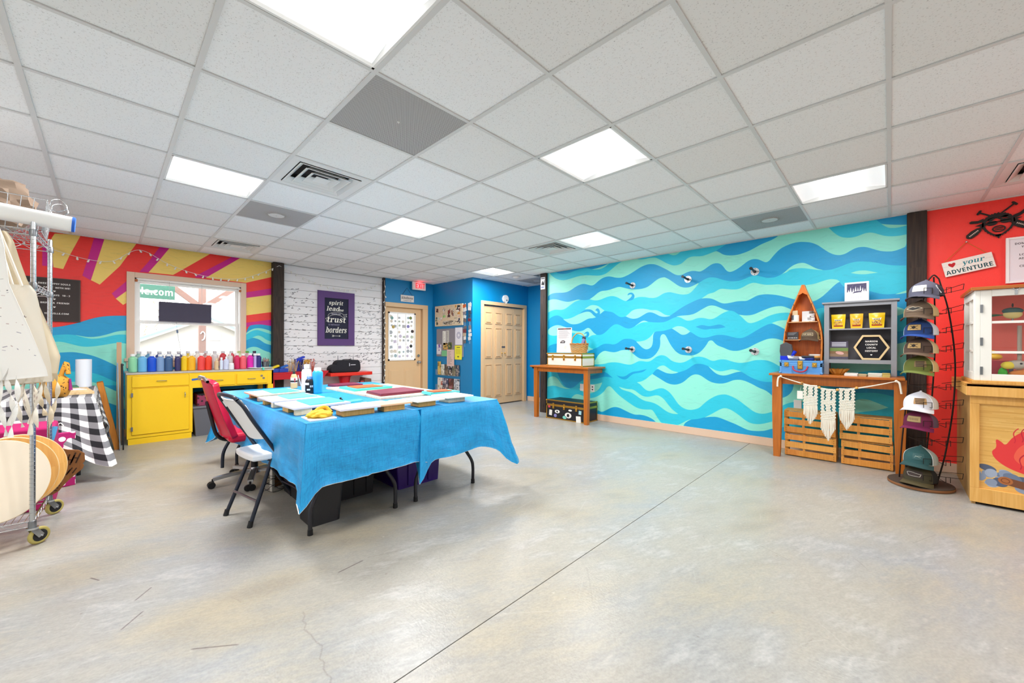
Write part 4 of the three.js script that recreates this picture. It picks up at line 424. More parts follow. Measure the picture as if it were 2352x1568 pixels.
{ const k = mk().rod([4.635, 0.87, Z1], [4.635, 0.87, Z1 + 0.045], 0.012).ball(4.635, 0.87, Z1 + 0.06, 0.03, 16).lathe([[0, 0], [0.033, 0], [0.033, 0.006], [0, 0.008]], 0, 0, 0, 20); k.l[k.l.length - 1].applyMatrix4(mtx([4.635, 0.87, Z1], [Math.PI / 2, 0, 0])); k.build('knob', M.chrome, d1); const q = mk(); q.add(new THREE.CylinderGeometry(0.03, 0.03, 0.018, 20), mtx([4.635, 1.008, Z1 + 0.009], [Math.PI / 2, 0, 0])).box(4.635, 1.008, Z1 + 0.024, 0.008, 0.03, 0.012); q.build('deadbolt', M.chrome, d1); }
mk().span(3.83, 3.858, 0, 1.999, -7.3, -7.18, 0.003).span(4.703, 4.83, 0, 1.999, -7.2, -7.182, 0.003).span(4.703, 4.735, 0, 1.999, -7.36, -7.201).span(3.83, 4.83, 2.0, 2.085, -7.2, -7.182, 0.003).span(3.858, 4.735, 2.0, 2.012, -7.36, -7.201).build('casing', tanD, d1);
// ---------- closet doors ----------
const d2 = struct('door_2', 'tan bifold closet double doors with raised panels', 'door'), ZC = -5.9;
for (let k = 0; k < 4; k++) {
  const x0 = 5.262 + k * 0.298, x1 = x0 + 0.295, b = mk().span(x0, x1, 0.02, 2.035, ZC - 0.03, ZC, 0.002); const lf = b.build('leaf', tanD, d2);
  for (const [y0, y1] of [[0.18, 0.83], [0.98, 1.58], [1.68, 1.9]]) {
    const xa = x0 + 0.065 + (k % 2 ? -0.01 : 0.01), xb = x1 - 0.065 + (k % 2 ? -0.01 : 0.01);
    const p = mk(); const fr = (e, z0, z1) => p.span(xa + e, xb - e, y0 + e, y1 - e, z0, z1, 0.004);
    p.span(xa - 0.008, xb + 0.008, y0 - 0.008, y0, ZC, ZC + 0.013, 0.003).span(xa - 0.008, xb + 0.008, y1, y1 + 0.008, ZC, ZC + 0.013, 0.003).span(xa - 0.008, xa, y0, y1, ZC, ZC + 0.013, 0.003).span(xb, xb + 0.008, y0, y1, ZC, ZC + 0.013, 0.003); fr(0.022, ZC, ZC + 0.014); p.build('raised_panel', tanD, lf);
  }
}
for (const [x, y] of [[5.79, 1.07], [5.88, 1.07]]) mk().ball(x, y, ZC + 0.022, 0.014).rod([x, y, ZC], [x, y, ZC + 0.02], 0.006).build('knob', M.brass, d2);
mk().box(5.84, 1.2, ZC + 0.004, 0.11, 0.03, 0.005).build('latch_sticker', mat('#4a4a55', 0.5), d2);
mk().span(5.185, 5.26, 0, 2.054, -5.87, -5.852, 0.004).span(6.455, 6.537, 0, 2.054, -5.87, -5.852, 0.004).span(5.185, 6.537, 2.055, 2.125, -5.87, -5.852, 0.004).span(5.25, 5.262, 0, 2.07, -6.0, -5.871).span(6.452, 6.46, 0, 2.07, -6.0, -5.871).build('casing', tanD, d2);
mk().span(5.262, 6.452, 2.036, 2.056, -5.95, -5.91).build('track', M.steel, d2);
{ const t = thing('wall_alarm', 'round white wall alarm above the closet doors', 'alarm', [5.863, 2.215, -5.87]); const b = mk(); b.add(new THREE.CylinderGeometry(0.078, 0.082, 0.035, 32), mtx([0, 0, 0.018], [Math.PI / 2, 0, 0])); b.build('cover', M.white, t); mk().box(0.02, -0.03, 0.037, 0.03, 0.022, 0.004).build('lens', M.black, t); mk().box(0.02, -0.075, 0.02, 0.04, 0.05, 0.03, 0, 0, 0, 0.006).build('tab', M.white, t); }

// ---------- exit sign, small signs ----------
{ const t = thing('exit_sign', 'white exit sign with red letters above the door', 'sign', [4.555, 2.465, -7.11]);
  mk().box(0, 0, 0, 0.315, 0.17, 0.05, 0, 0, 0, 0.014).build('housing', M.white, t); mk().span(-0.03, 0.03, 0.08, 0.088, -0.02, 0.02).build('mount', M.white, t);
  const m = new THREE.MeshPhysicalMaterial({ color: new THREE.Color('#e8102c'), roughness: 0.5, emissive: new THREE.Color('#ff1230'), emissiveIntensity: 0.3 });
  const lw = 0.013, y0 = -0.052, y1 = 0.052, zf = 0.026; const bar = (b, xa, ya, xb, yb) => b.beam([xa, ya, zf], [xb, yb, zf], lw, 0.003);
  let x = -0.085; const E = mk(); bar(E, x, y0, x, y1); for (const y of [y0 + lw / 2, 0, y1 - lw / 2]) bar(E, x, y, x + 0.04, y); E.build('letter', m, t);
  x = -0.02; const Xl = mk(); bar(Xl, x, y0, x + 0.045, y1); bar(Xl, x + 0.045, y0, x, y1); Xl.build('letter', m, t);
  const I = mk(); bar(I, 0.052, y0, 0.052, y1); I.build('letter', m, t); x = 0.1; const Tl = mk(); bar(Tl, x, y0, x, y1); bar(Tl, x - 0.026, y1 - lw / 2, x + 0.026, y1 - lw / 2); Tl.build('letter', m, t);
  const pl = new THREE.PointLight(0xff2030, 0.03); pl.position.set(0, 0.02, 0.06); pl.castShadow = true; t.add(pl); }
function script(g, txt, x, y, size, col, opt = {}) { g.save(); g.translate(x, y); if (opt.rot) g.rotate(opt.rot); g.transform(1, 0, opt.slant ?? -0.25, 1, 0, 0); g.font = `${opt.w || 'bold'} ${size}px ${opt.f || 'serif'}`; g.fillStyle = col; g.textAlign = 'center'; g.textBaseline = 'middle'; g.fillText(txt, 0, 0, opt.max); g.restore(); }
{ const t = thing('kindness_sign', 'small white kindness sign hung on a string above the exit door', 'sign', [4.33, 2.19, -7.19]);
  mesh('board', fitUV(mk().box(0, 0, 0, 0.305, 0.135, 0.012).geo(), 0, -0.1525, 0.1525, -0.0675, 0.0675), new THREE.MeshPhysicalMaterial({ roughness: 0.7, map: signTex(512, 226, '#e9e2dc', (g, w) => { script(g, 'kindness', w / 2, 90, 118, '#17171b', { max: 450 }); script(g, 'is always in style', w / 2, 180, 40, '#3b3b40', { slant: 0, w: '', f: 'sans-serif' }); }) }), t);
  mk().rod([-0.12, 0.067, 0], [-0.005, 0.222, -0.004], 0.0025).rod([0.12, 0.067, 0], [-0.005, 0.222, -0.004], 0.0025).build('string', mat('#3a2f28', 0.9), t); }
{ const t = thing('framed_chalkboard', 'purple framed chalkboard with white hand lettering on white planks', 'picture', [2.896, 1.6975, -7.2115]);
  const w = 0.324, h = 0.482, iw = 0.213, ih = 0.367, pm = mat('#5b3a78', 0.6, { bumpMap: rep(oakT, 2, 2), bumpScale: 0.001 });
  const bar = (p) => mk().ext(p, 0.024, mtx([0, 0, 0]), 0.003).build('frame_bar', pm, t), e = 0.0015;
  bar([[-w, -h], [w, -h], [iw - e, -ih], [-iw + e, -ih]]); bar([[-w, h], [-iw + e, ih], [iw - e, ih], [w, h]]); bar([[-w, -h + e], [-iw, -ih], [-iw, ih], [-w, h - e]]); bar([[w, -h + e], [w, h - e], [iw, ih], [iw, -ih]]);
  mesh('slate', fitUV(mk().span(-iw, iw, -ih, ih, 0, 0.012).geo(), 0, -iw, iw, -ih, ih), new THREE.MeshPhysicalMaterial({ roughness: 0.8, map: signTex(596, 1024, '#1f2138', (g, W, Hh) => {
    const c = '#f1eee2', o = { f: 'serif', w: 'bold', slant: -0.18 };
    script(g, 'spirit', 290, 120, 128, c, o); script(g, 'lead', 220, 270, 150, c, o); script(g, 'me', 410, 290, 90, c, o);
    g.strokeStyle = c; g.lineWidth = 6; g.beginPath(); g.moveTo(90, 440); g.bezierCurveTo(120, 340, 420, 310, 490, 420); g.moveTo(90, 500); g.bezierCurveTo(140, 400, 400, 370, 480, 500); g.moveTo(90, 440); g.lineTo(90, 500); g.moveTo(490, 420); g.lineTo(480, 500); g.moveTo(490, 400); g.lineTo(560, 385); g.lineTo(530, 420); g.lineTo(560, 450); g.lineTo(490, 460); g.moveTo(88, 490); g.lineTo(30, 520); g.lineTo(60, 545); g.lineTo(50, 590); g.lineTo(110, 540); g.stroke();
    script(g, 'WHERE MY', 290, 396, 46, '#b9b6c4', { f: 'sans-serif', slant: 0, w: '' }); script(g, 'trust', 300, 540, 190, c, o); script(g, 'IS WITHOUT', 240, 668, 48, '#8f8ca6', { f: 'sans-serif', slant: 0, w: '' }); script(g, 'borders', 300, 800, 190, c, { ...o, max: 520 });
    g.lineWidth = 7; g.beginPath(); g.moveTo(200, 945); g.lineTo(390, 945); g.moveTo(190, 920); g.lineTo(215, 945); g.lineTo(190, 970); g.moveTo(215, 920); g.lineTo(240, 945); g.lineTo(215, 970); g.stroke(); g.fillStyle = c; g.beginPath(); g.moveTo(400, 945); g.lineTo(362, 922); g.lineTo(372, 945); g.lineTo(362, 968); g.fill();
  }) }), t); }
// letter board on the sun mural
function feltTex(w, h, bg, line, draw) { return tex(w, h, (g) => { g.fillStyle = bg; g.fillRect(0, 0, w, h); g.fillStyle = line; for (let y = 0; y < h; y += 9) g.fillRect(0, y, w, 2.5); draw(g, w, h); }, { clamp: true }); }
function heart(g, x, y, s, col) { g.fillStyle = col; g.beginPath(); g.moveTo(x, y + s); g.bezierCurveTo(x - 1.6 * s, y - 0.2 * s, x - 0.8 * s, y - 1.2 * s, x, y - 0.4 * s); g.bezierCurveTo(x + 0.8 * s, y - 1.2 * s, x + 1.6 * s, y - 0.2 * s, x, y + s); g.fill(); }
{ const t = thing('letter_board', 'dark wood letter board with white letters beside the window', 'sign', [-0.432, 1.745, -7.245]);
  mesh('felt', fitUV(mk().span(-0.205, 0.205, -0.25, 0.25, 0.002, 0.016).geo(), 0, -0.205, 0.205, -0.25, 0.25), new THREE.MeshPhysicalMaterial({ roughness: 0.9, map: feltTex(840, 1024, '#4c4341', '#3a3230', (g, w) => { g.fillStyle = '#f4f1ec'; g.textAlign = 'center'; g.textBaseline = 'middle'; const L = (s, x, y) => { g.font = 'bold 54px sans-serif'; g.fillText(s, x, y); };
    L('SWEET GYPSY SOULS', 430, 120); L('PAINT  WITH ME!', 470, 215); heart(g, 430, 300, 22, '#f4f1ec'); L('SATURDAYS   10 - 3', 450, 400); heart(g, 430, 495, 22, '#f4f1ec'); L('BRING  A  FRIEND!', 440, 590); heart(g, 430, 690, 22, '#f4f1ec'); L('YELLVILLE.COM★', 480, 850); }) }), t);
  mk().span(-0.215, -0.203, -0.26, 0.26, 0, 0.022).span(0.203, 0.215, -0.26, 0.26, 0, 0.022).span(-0.203, 0.203, -0.26, -0.248, 0, 0.022).span(-0.203, 0.203, 0.248, 0.26, 0, 0.022).build('frame', mat('#4a3e3a', 0.6), t); }
// ---------- string lights ----------
{ const t = thing('string_lights', 'white string lights with clear bulbs swagged along back wall and post', 'string lights'); const z = -7.185;
  const P = [[-0.75, 2.42], [-0.44, 2.34], [-0.16, 2.27], [0.05, 2.28], [0.31, 2.47], [0.6, 2.33], [0.85, 2.245], [1.15, 2.205], [1.45, 2.235], [1.7, 2.35], [1.95, 2.5]], Q = [[1.95, 2.5], [2.12, 2.45], [2.4, 2.34], [2.7, 2.26], [3.0, 2.235], [3.35, 2.28], [3.65, 2.4], [3.79, 2.5]], R = []; for (let y = 2.5; y > 0.3; y -= 0.08) R.push([3.803 + 0.012 * Math.sin(y * 30), y]);
  const bulbs = []; for (const [L, zz] of [[P, -7.2], [Q, -7.175], [R, -7.152]]) { const c = new THREE.CatmullRomCurve3(L.map((p) => V(p[0], p[1], p[0] > 1.85 && p[0] < 2.05 && p[1] > 2.4 ? -7.12 : zz))); mk().add(new THREE.TubeGeometry(c, 160, 0.0028, 5)).build('wire', mat('#f0eeea', 0.6), t); const n = Math.round(c.getLength() / 0.105); for (let i = 1; i < n; i++) { const q = c.getPointAt(i / n); bulbs.push(q); } }
  const g = mk().lathe([[0, -0.042], [0.008, -0.038], [0.0115, -0.028], [0.009, -0.016], [0.006, -0.012], [0.006, 0.002], [0, 0.003]], 0, 0, 0, 10).geo(), m = mat('#fbf8f0', 0.15, { clearcoat: 0.6 });
  bulbs.forEach((q, i) => { const o = mesh('bulb', g, m, t); o.position.copy(q); o.position.z += 0.012; o.rotation.set(rr(0.1, 0.5), 0, rr(-0.7, 0.7)); });
}
// ---------- pin boards on the hall wall ----------
function wallRect(name, label, cat, x, y0, y1, z0, z1, th, m, group) { const t = thing(name, label, cat, [x - th / 2, (y0 + y1) / 2, (z0 + z1) / 2], 0, group); mesh('sheet', fitUV(mk().box(0, 0, 0, th, y1 - y0, z1 - z0).geo(), 2, (z0 - z1) / 2, (z1 - z0) / 2, (y0 - y1) / 2, (y1 - y0) / 2), m, t); return t; }
const cardTex = (bg, fn, w = 128, h = 192) => new THREE.MeshPhysicalMaterial({ roughness: 0.7, map: signTex(w, h, bg, fn || ((g) => { g.fillStyle = 'rgba(60,60,70,0.7)'; for (let y = 20; y < h - 14; y += 16) g.fillRect(14, y, rr(0.4, 0.8) * (w - 20), 4); })) });
const photo = (...cs) => cardTex(cs[0], (g, w, h) => { for (let i = 0; i < 26; i++) { g.fillStyle = pick(cs); g.globalAlpha = 0.75; g.fillRect(rr(-10, w), rr(-10, h), rr(12, 50), rr(10, 50)); } g.globalAlpha = 1; });
wallRect('pin_board', 'cream pin board full of small magnets and stickers, upper of two', 'pin board', 4.97, 1.635, 2.065, -7.08, -6.147, 0.03, new THREE.MeshPhysicalMaterial({ roughness: 0.8, map: signTex(1024, 512, '#e3cfae', (g, w, h) => {
  const P = (x, y, a, b, c, n = 5) => { g.save(); g.beginPath(); g.rect(x, y, a, b); g.clip(); for (let i = 0; i < n * 4; i++) { g.fillStyle = pick(c); g.fillRect(x + rr(-5, a), y + rr(-5, b), rr(5, a * 0.6), rr(5, b * 0.5)); } g.restore(); };
  P(30, 60, 100, 100, ['#4b2530', '#7a3a40', '#2a2028']); P(300, 60, 95, 180, ['#e8e6e0', '#2e2f2c', '#555']); P(300, 240, 110, 60, ['#7ec46a', '#a8d88a']); P(480, 60, 110, 250, ['#53282a', '#3a3432', '#c8b8a8', '#8b3b36']); P(630, 100, 110, 180, ['#d8d0c8', '#6a5a52', '#8b5a48']); P(800, 30, 150, 150, ['#efeae2', '#7a2a2a', '#30343a']); P(20, 260, 70, 120, ['#3f6a52', '#24352e', '#9ac0a8']); P(110, 270, 60, 80, ['#a7d2c8', '#e8e6e0']); P(190, 270, 80, 100, ['#eee', '#b05048', '#d8c8b8']); P(40, 400, 80, 80, ['#446a58', '#333']); P(300, 390, 360, 90, ['#d7cdbd', '#5a5248', '#8a7f70', '#2f2c2a'], 14); P(660, 330, 220, 140, ['#e4d6bd', '#4a4640', '#7d7262'], 6); P(850, 190, 100, 60, ['#e0a050', '#c98336']); P(850, 260, 100, 60, ['#e8d8c8', '#d06840']); P(850, 340, 110, 130, ['#46506a', '#8a90a8', '#223']);
  for (let i = 0; i < 60; i++) { g.fillStyle = pick(['#2a2a30', '#8a3030', '#345', '#fff']); g.beginPath(); g.arc(rnd() * w, rnd() * h, rr(3, 7), 0, 7); g.fill(); } g.fillStyle = '#d8902c'; g.beginPath(); g.arc(790, 50, 28, 0, 7); g.fill(); }) }));
wallRect('pin_board', 'grey felt pin board holding flyers, lower of two', 'pin board', 4.969, 0.995, 1.577, -7.04, -6.14, 0.014, mat('#8f8a92', 0.95));
const paper = [
  ['paper_strip', 'long white printed strip pinned on the grey board', 1.24, 1.53, -6.82, -6.71, cardTex('#efeee6')], ['paper_strip', 'greyish printed strip beside the white strip on the grey board', 1.26, 1.54, -6.69, -6.6, cardTex('#c9c6be')],
  ['flyer', 'white sheet with a round purple drawing on the grey board', 1.24, 1.59, -6.39, -6.16, cardTex('#eceaf2', (g, w, h) => { g.strokeStyle = '#6d6f9a'; g.lineWidth = 5; g.beginPath(); g.arc(w / 2, h * 0.45, 34, 0, 7); g.stroke(); g.beginPath(); g.arc(w / 2, h * 0.45, 22, 0, 7); g.stroke(); })],
  ['photo_card', 'framed tan photo card on the grey board, left of a pair', 1.14, 1.28, -6.8, -6.64, photo('#b98a3e', '#6a4a24', '#e0c078', '#3d5a30')], ['photo_card', 'greenish photo card on the grey board, right of a pair', 1.14, 1.29, -6.62, -6.5, photo('#3f5b34', '#8a6a3a', '#c8b060', '#26402a')],
  ['flyer', 'flyer with purple flowers on the left of the grey board', 1.04, 1.25, -7.03, -6.87, photo('#e8e4ea', '#8a5ab0', '#5a3a90', '#d8d0e0')], ['note', 'round green note low on the grey board', 1.0, 1.12, -6.85, -6.67, mat('#7cc48e', 0.7)],
  ['flyer', 'pale pink flyer hanging off the bottom of the grey board', 0.8, 1.14, -6.66, -6.42, cardTex('#e6c9c2')], ['flyer', 'bright yellow flyer with black print under the grey board', 0.94, 1.225, -6.4, -6.175, cardTex('#f6ee3c', (g, w, h) => { g.fillStyle = '#333'; g.fillRect(34, 22, 60, 8); g.fillStyle = 'rgba(60,60,20,0.5)'; for (let y = 50; y < 120; y += 12) g.fillRect(20, y, 88, 3); g.fillStyle = '#333'; g.fillRect(44, 150, 40, 5); g.fillRect(56, 142, 14, 20); })],
];
for (const [n, l, y0, y1, z0, z1, m] of paper) wallRect(n, l, 'paper', l.includes('pink') ? 4.951 : 4.954, y0, y1, z0, z1, 0.003, m, 'papers on the grey pin board');
[['upper clear brochure rack on the hall wall', 0.6, 0.83, 6], ['lower clear brochure rack on the hall wall', 0.28, 0.545, 4]].forEach(([l, y0, y1, n], r) => {
  const t = thing('brochure_rack', l, 'brochure rack', [4.945, 0, -6.61]); mk().span(0.02, 0.024, y0, y1, -0.39, 0.39).span(-0.045, -0.042, y0, y0 + 0.12, -0.39, 0.39).span(-0.045, 0.024, y0, y0 + 0.006, -0.39, 0.39).span(-0.045, 0.024, y0, y0 + 0.12, -0.39, -0.386).span(-0.045, 0.024, y0, y0 + 0.12, 0.386, 0.39).build('tray', M.glass, t);
  const cs = [['#e2c46a', '#8a6a30'], ['#e8e6e2', '#8aa070'], ['#5b5148', '#a89a80'], ['#2f2c34', '#e8e8ea'], ['#6a6a5a', '#b8b0a0'], ['#3b4658', '#c8b8a8'], ['#e9e6e0', '#b04838', '#7a8a60'], ['#50506a', '#d8d0d8'], ['#6a4038', '#b0608a', '#3a2a28'], ['#d8dae0', '#404858', '#8a90a0']], names = ['tan', 'white and green', 'brown', 'black and white', 'grey', 'slate blue', 'white and red', 'violet', 'maroon', 'silver'];
  for (let k = 0; k < n; k++) { const q = r * 6 + k, wz = 0.76 / n, z0 = -7.0 + k * wz + 0.008; wallRect('brochure', names[q] + ' brochure standing in the ' + (r ? 'lower' : 'upper') + ' clear rack', 'brochure', 4.955, y0 + 0.008, Math.min(y1 + (k === 0 && r === 0 ? 0.06 : 0), y0 + 0.285), z0, z0 + wz - 0.016, 0.004, photo(...cs[q]), 'brochures in the wall racks'); }
});
[[-6.082, 2.06, 1.2, 11, 'left'], [-5.93, 2.07, 1.26, 10, 'right']].forEach(([z, y1, y0, n, s]) => { const t = thing('tag_garland', 'string of little keychain cards by the pin boards, ' + s + ' of two', 'garland', [4.955, 0, z]); mk().rod([0, y0, 0], [0, y1, 0], 0.0015).ball(0.01, y1, 0, 0.006).build('string', M.white, t); for (let k = 0; k < n; k++) { if (k === 5) continue; const y = y1 - 0.05 - k * (y1 - y0 - 0.08) / n; mk().box(-0.006 - 0.002 * (k % 2), y, rr(-0.012, 0.012), 0.004, rr(0.05, 0.075), rr(0.07, 0.1), rr(-0.3, 0.3), 0, 0).build('card', mat(pick(['#e9e7e4', '#dfe3e0', '#7a2f36', '#6e6a6c', '#c9b49a', '#34506a', '#d0662e', '#f0eeec', '#8a8690']), 0.5), t); } });
// ---------- chrome wire shelving at the left ----------
const RX1 = -0.3, RX0 = -1.5, RZ1 = -3.68, RZ0 = -4.25;
{ const t = thing('wire_shelving', 'chrome wire shelving unit on casters at the left edge', 'shelving', [-0.1806, 0, 0.0103], -0.049);
  for (const x of [RX0, RX1]) for (const z of [RZ0, RZ1]) {
    const p = mk().rod([x, 0.11, z], [x, 1.93, z], 0.0125, 0.0125, 14).ball(x, 1.93, z, 0.0125).build('post', M.chrome, t);
    const g = mk(); for (let y = 0.2; y < 1.9; y += 0.0254) g.add(new THREE.TorusGeometry(0.0126, 0.0009, 4, 14), mtx([x, y, z], [Math.PI / 2, 0, 0])); g.build('groove_rings', M.steel, p).userData.kind = 'stuff';
    const c = new THREE.Group(); c.name = 'caster'; t.add(c); c.position.set(x, 0, z); const a = 0.7;
    mk().rod([0, 0.1, 0], [0, 0.112, 0], 0.026, 0.026, 18).beam([0.0, 0.1, 0.012], [0.03, 0.05, 0.02], 0.03, 0.003).beam([0, 0.1, -0.012], [0.03, 0.05, -0.02], 0.03, 0.003).rod([0.03, 0.052, -0.026], [0.03, 0.052, 0.026], 0.005).build('fork', M.chrome, c);
    const tyre = mk().add(new THREE.TorusGeometry(0.04, 0.0115, 10, 28), mtx([0.03, 0.0515, 0])).build('tyre', mat('#b7a85e', 0.5), c); mk().add(new THREE.CylinderGeometry(0.034, 0.034, 0.02, 24), mtx([0.03, 0.0515, 0], [Math.PI / 2, 0, 0])).build('hub', M.black, tyre); c.rotation.y = a;
  }
  for (const [y, n] of [[1.885, 0], [1.57, 1], [0.15, 2]]) {
    const b = mk(), R = 0.003; for (const z of [RZ0, RZ1]) for (const dy of [0, -0.032]) b.rod([RX0, y + dy, z], [RX1, y + dy, z], R, R, 6); for (const x of [RX0, RX1]) for (const dy of [0, -0.032]) b.rod([x, y + dy, RZ0], [x, y + dy, RZ1], R, R, 6);
    for (const z of [RZ0, RZ1]) for (let x = RX0, k = 0; x < RX1 - 0.03; x += 0.045, k++) b.rod([x, y - (k % 2 ? 0.032 : 0), z], [x + 0.045, y - (k % 2 ? 0 : 0.032), z], 0.0018, 0.0018, 5);
    for (const x of [RX0, RX1]) for (let z = RZ0, k = 0; z < RZ1 - 0.03; z += 0.045, k++) b.rod([x, y - (k % 2 ? 0.032 : 0), z], [x, y - (k % 2 ? 0 : 0.032), z + 0.045], 0.0018, 0.0018, 5);
    for (let x = RX0 + 0.026; x < RX1; x += 0.026) b.rod([x, y + 0.002, RZ0], [x, y + 0.002, RZ1], 0.0016, 0.0016, 5); for (const z of [RZ0 + 0.19, RZ0 + 0.38]) b.rod([RX0, y - 0.003, z], [RX1, y - 0.003, z], 0.003, 0.003, 6);
    b.build('wire_shelf', M.chrome, t);
    for (const x of [RX0, RX1]) for (const z of [RZ0, RZ1]) mk().lathe([[0.0125, -0.04], [0.018, -0.038], [0.0165, 0.0], [0.0125, 0.002]], x, y, z, 14).build('collar', M.steel, t);
  } }
{ const t = thing('wire_basket', 'chrome wire basket on top of the wire shelving', 'basket', [-0.55, 1.889, -3.9]); const b = mk(), w = 0.3, d = 0.17, h = 0.2;
  const loop = (y, s) => b.poly([[-w * s, y, -d * s], [w * s, y, -d * s], [w * s, y, d * s], [-w * s, y, d * s], [-w * s, y, -d * s]], 0.0028, 6); loop(0.003, 0.92); loop(0.1, 0.96); loop(h, 1);
  for (let x = -w; x <= w + 1e-6; x += 0.05) for (const s of [-1, 1]) b.rod([x * 0.92, 0.003, s * d * 0.92], [x, h, s * d], 0.002, 0.002, 5); for (let z = -d; z <= d + 1e-6; z += 0.0485) { for (const s of [-1, 1]) b.rod([s * w * 0.92, 0.003, z * 0.92], [s * w, h, z], 0.002, 0.002, 5); b.rod([-w * 0.92, 0.003, z * 0.92], [w * 0.92, 0.003, z * 0.92], 0.002, 0.002, 5); }
  b.build('wires', M.chrome, t); for (const z of [-0.06, 0.06]) mk().tube([[w, h, z - 0.035], [w + 0.01, h + 0.035, z - 0.03], [w + 0.05, h + 0.04, z], [w + 0.075, h - 0.01, z + 0.01], [w + 0.03, h - 0.045, z + 0.03], [w, h - 0.03, z + 0.035]], 0.0026, 40, 6).build('hanger_loop', M.chrome, t); }
{ const t = thing('paper_bag', 'crumpled brown paper bag in the wire basket', 'bag', [-0.56, 1.9, -3.9]); const g = new THREE.IcosahedronGeometry(0.2, 5); const p = g.attributes.position; for (let i = 0; i < p.count; i++) { const v = V().fromBufferAttribute(p, i), n = 1 + 0.16 * noise3(v.x * 9, v.y * 9, v.z * 9) + 0.12 * noise3(v.x * 22 + 3, v.y * 20, v.z * 20); v.multiplyScalar(n); v.set(v.x * 1.25, Math.max(v.y * 0.95, -0.16), clamp(v.z * 0.62, -0.13, 0.13)); p.setXYZ(i, v.x, v.y + 0.165, v.z); } mesh('kraft_paper', toCreasedNormals(g, 0.35), mat('#96806e', 0.85), t); }
{ const t = thing('paper_roll', 'long white paper roll with blue tape end lying on the shelving', 'roll', [0, 0, 0]); mk().rod([-1.3, 2.02, -3.72], [-0.145, 1.955, -3.7], 0.06, 0.046, 28).build('paper', M.white, t); mk().rod([-0.147, 1.955, -3.7], [-0.134, 1.954, -3.7], 0.048, 0.045, 28).build('taped_end', mat('#1f63c8', 0.5), t); }
// aprons
const canvasC = (c) => mat(c, 0.92, { bumpMap: rep(grainT, 30, 40), bumpScale: 0.0008, side: THREE.DoubleSide });
const edgeAt = (E, y) => { for (let i = 0; i + 1 < E.length; i++) if (y <= E[i][1] && y >= E[i + 1][1]) { const k = (E[i][1] - y) / (E[i][1] - E[i + 1][1]); return lerp(E[i][0], E[i + 1][0], k); } return y > E[0][1] ? E[0][0] : E[E.length - 1][0]; };
function apron(label, E, y0, y1, yl, left, z, m, folds, amp, ties) {
  const t = thing('apron', label, 'apron', [0, 0, 0], 0, 'canvas aprons on the shelving');
  mesh('cloth', sheet((u, v) => { const y = lerp(y0, lerp(y1, yl, 1 - u), v), r = edgeAt(E, lerp(y0, y1, v)), l = r - lerp(left[0], left[1], sstep(0, 0.35, v)); const k = lerp(0.3, 1, v) * amp; return [lerp(l, r, u), y, z + k * Math.sin(u * folds + v * 1.3) + 0.4 * k * Math.sin(u * folds * 2.3 + 2 + v * 3)]; }, 60, 46, 0.004), m, t);
  mk().tube([[E[0][0] - 0.03, y0 - 0.01, z], [-0.43, 1.9, z - 0.015], [-0.44, 1.905, z - 0.03], [E[0][0] - 0.06, y0 - 0.03, z - 0.01]], 0.006, 30).build('neck_strap', m, t);
  for (const [x, yb, zz] of ties) { const top = y1 + 0.05; mesh('tie', sheet((u, v) => { const a = v * rrTie(x), y = lerp(top, yb, v); return [x + 0.011 * (u - 0.5) * 2 * Math.cos(a) + 0.012 * Math.sin(v * 5 + x * 90), y, zz + 0.011 * (u - 0.5) * 2 * Math.sin(a)]; }, 2, 26, 0.0015), m, t); }
  return t;
}
const rrTie = (x) => 5 + 5 * Math.abs(Math.sin(x * 131));
const apA = new THREE.MeshPhysicalMaterial({ roughness: 0.92, side: THREE.DoubleSide, map: signTex(512, 768, '#f7f5f0', (g, w, h) => { for (let i = 0; i < 70; i++) { g.strokeStyle = pick(['rgba(40,36,48,0.75)', 'rgba(90,80,110,0.5)', 'rgba(120,60,60,0.4)']); g.lineWidth = rr(1, 4); const x = rr(0.4, 1) * w, y = rr(0.15, 0.8) * h; g.beginPath(); g.moveTo(x, y); g.lineTo(x + rr(-10, 14), y + rr(-8, 8)); g.stroke(); } g.strokeStyle = 'rgba(60,50,70,0.8)'; g.beginPath(); g.moveTo(330, 330); for (let i = 0; i < 12; i++) g.lineTo(330 + i * 11, 330 + rr(-4, 4)); g.stroke(); }) });
const apB = new THREE.MeshPhysicalMaterial({ roughness: 0.92, side: THREE.DoubleSide, map: signTex(512, 512, '#efe7d8', (g, w, h) => { g.save(); g.translate(0, h); g.scale(1, -1); script(g, 'Sweet', 400, 175, 44, '#5a4a48', { w: '' }); script(g, 'Gypsy', 390, 228, 46, '#7a3a3a', { w: '' }); script(g, 'Souls', 400, 282, 46, '#6a5648', { w: '' }); g.restore(); }) });
apron('cream canvas apron bulging out at the back of the hanging aprons', [[-0.39, 1.84], [-0.365, 1.79], [-0.342, 1.68], [-0.318, 1.58], [-0.28, 1.457], [-0.246, 1.341], [-0.213, 1.223], [-0.19, 1.13], [-0.2, 1.03], [-0.226, 0.96]], 1.84, 0.98, 0.93, [0.08, 0.6], -3.6, canvasC('#e8d8bb'), 16, 0.022, [[-0.21, 0.74, -3.6], [-0.235, 0.71, -3.59], [-0.255, 0.78, -3.6]]);
apron('off white canvas apron with printed words behind the front apron', [[-0.3, 1.54], [-0.28, 1.505], [-0.269, 1.442], [-0.252, 1.3], [-0.222, 1.08], [-0.218, 0.99]], 1.54, 0.985, 0.95, [0.1, 0.62], -3.555, apB, 9, 0.012, [[-0.268, 0.72, -3.55], [-0.29, 0.745, -3.555], [-0.31, 0.68, -3.56], [-0.33, 0.73, -3.55]]);
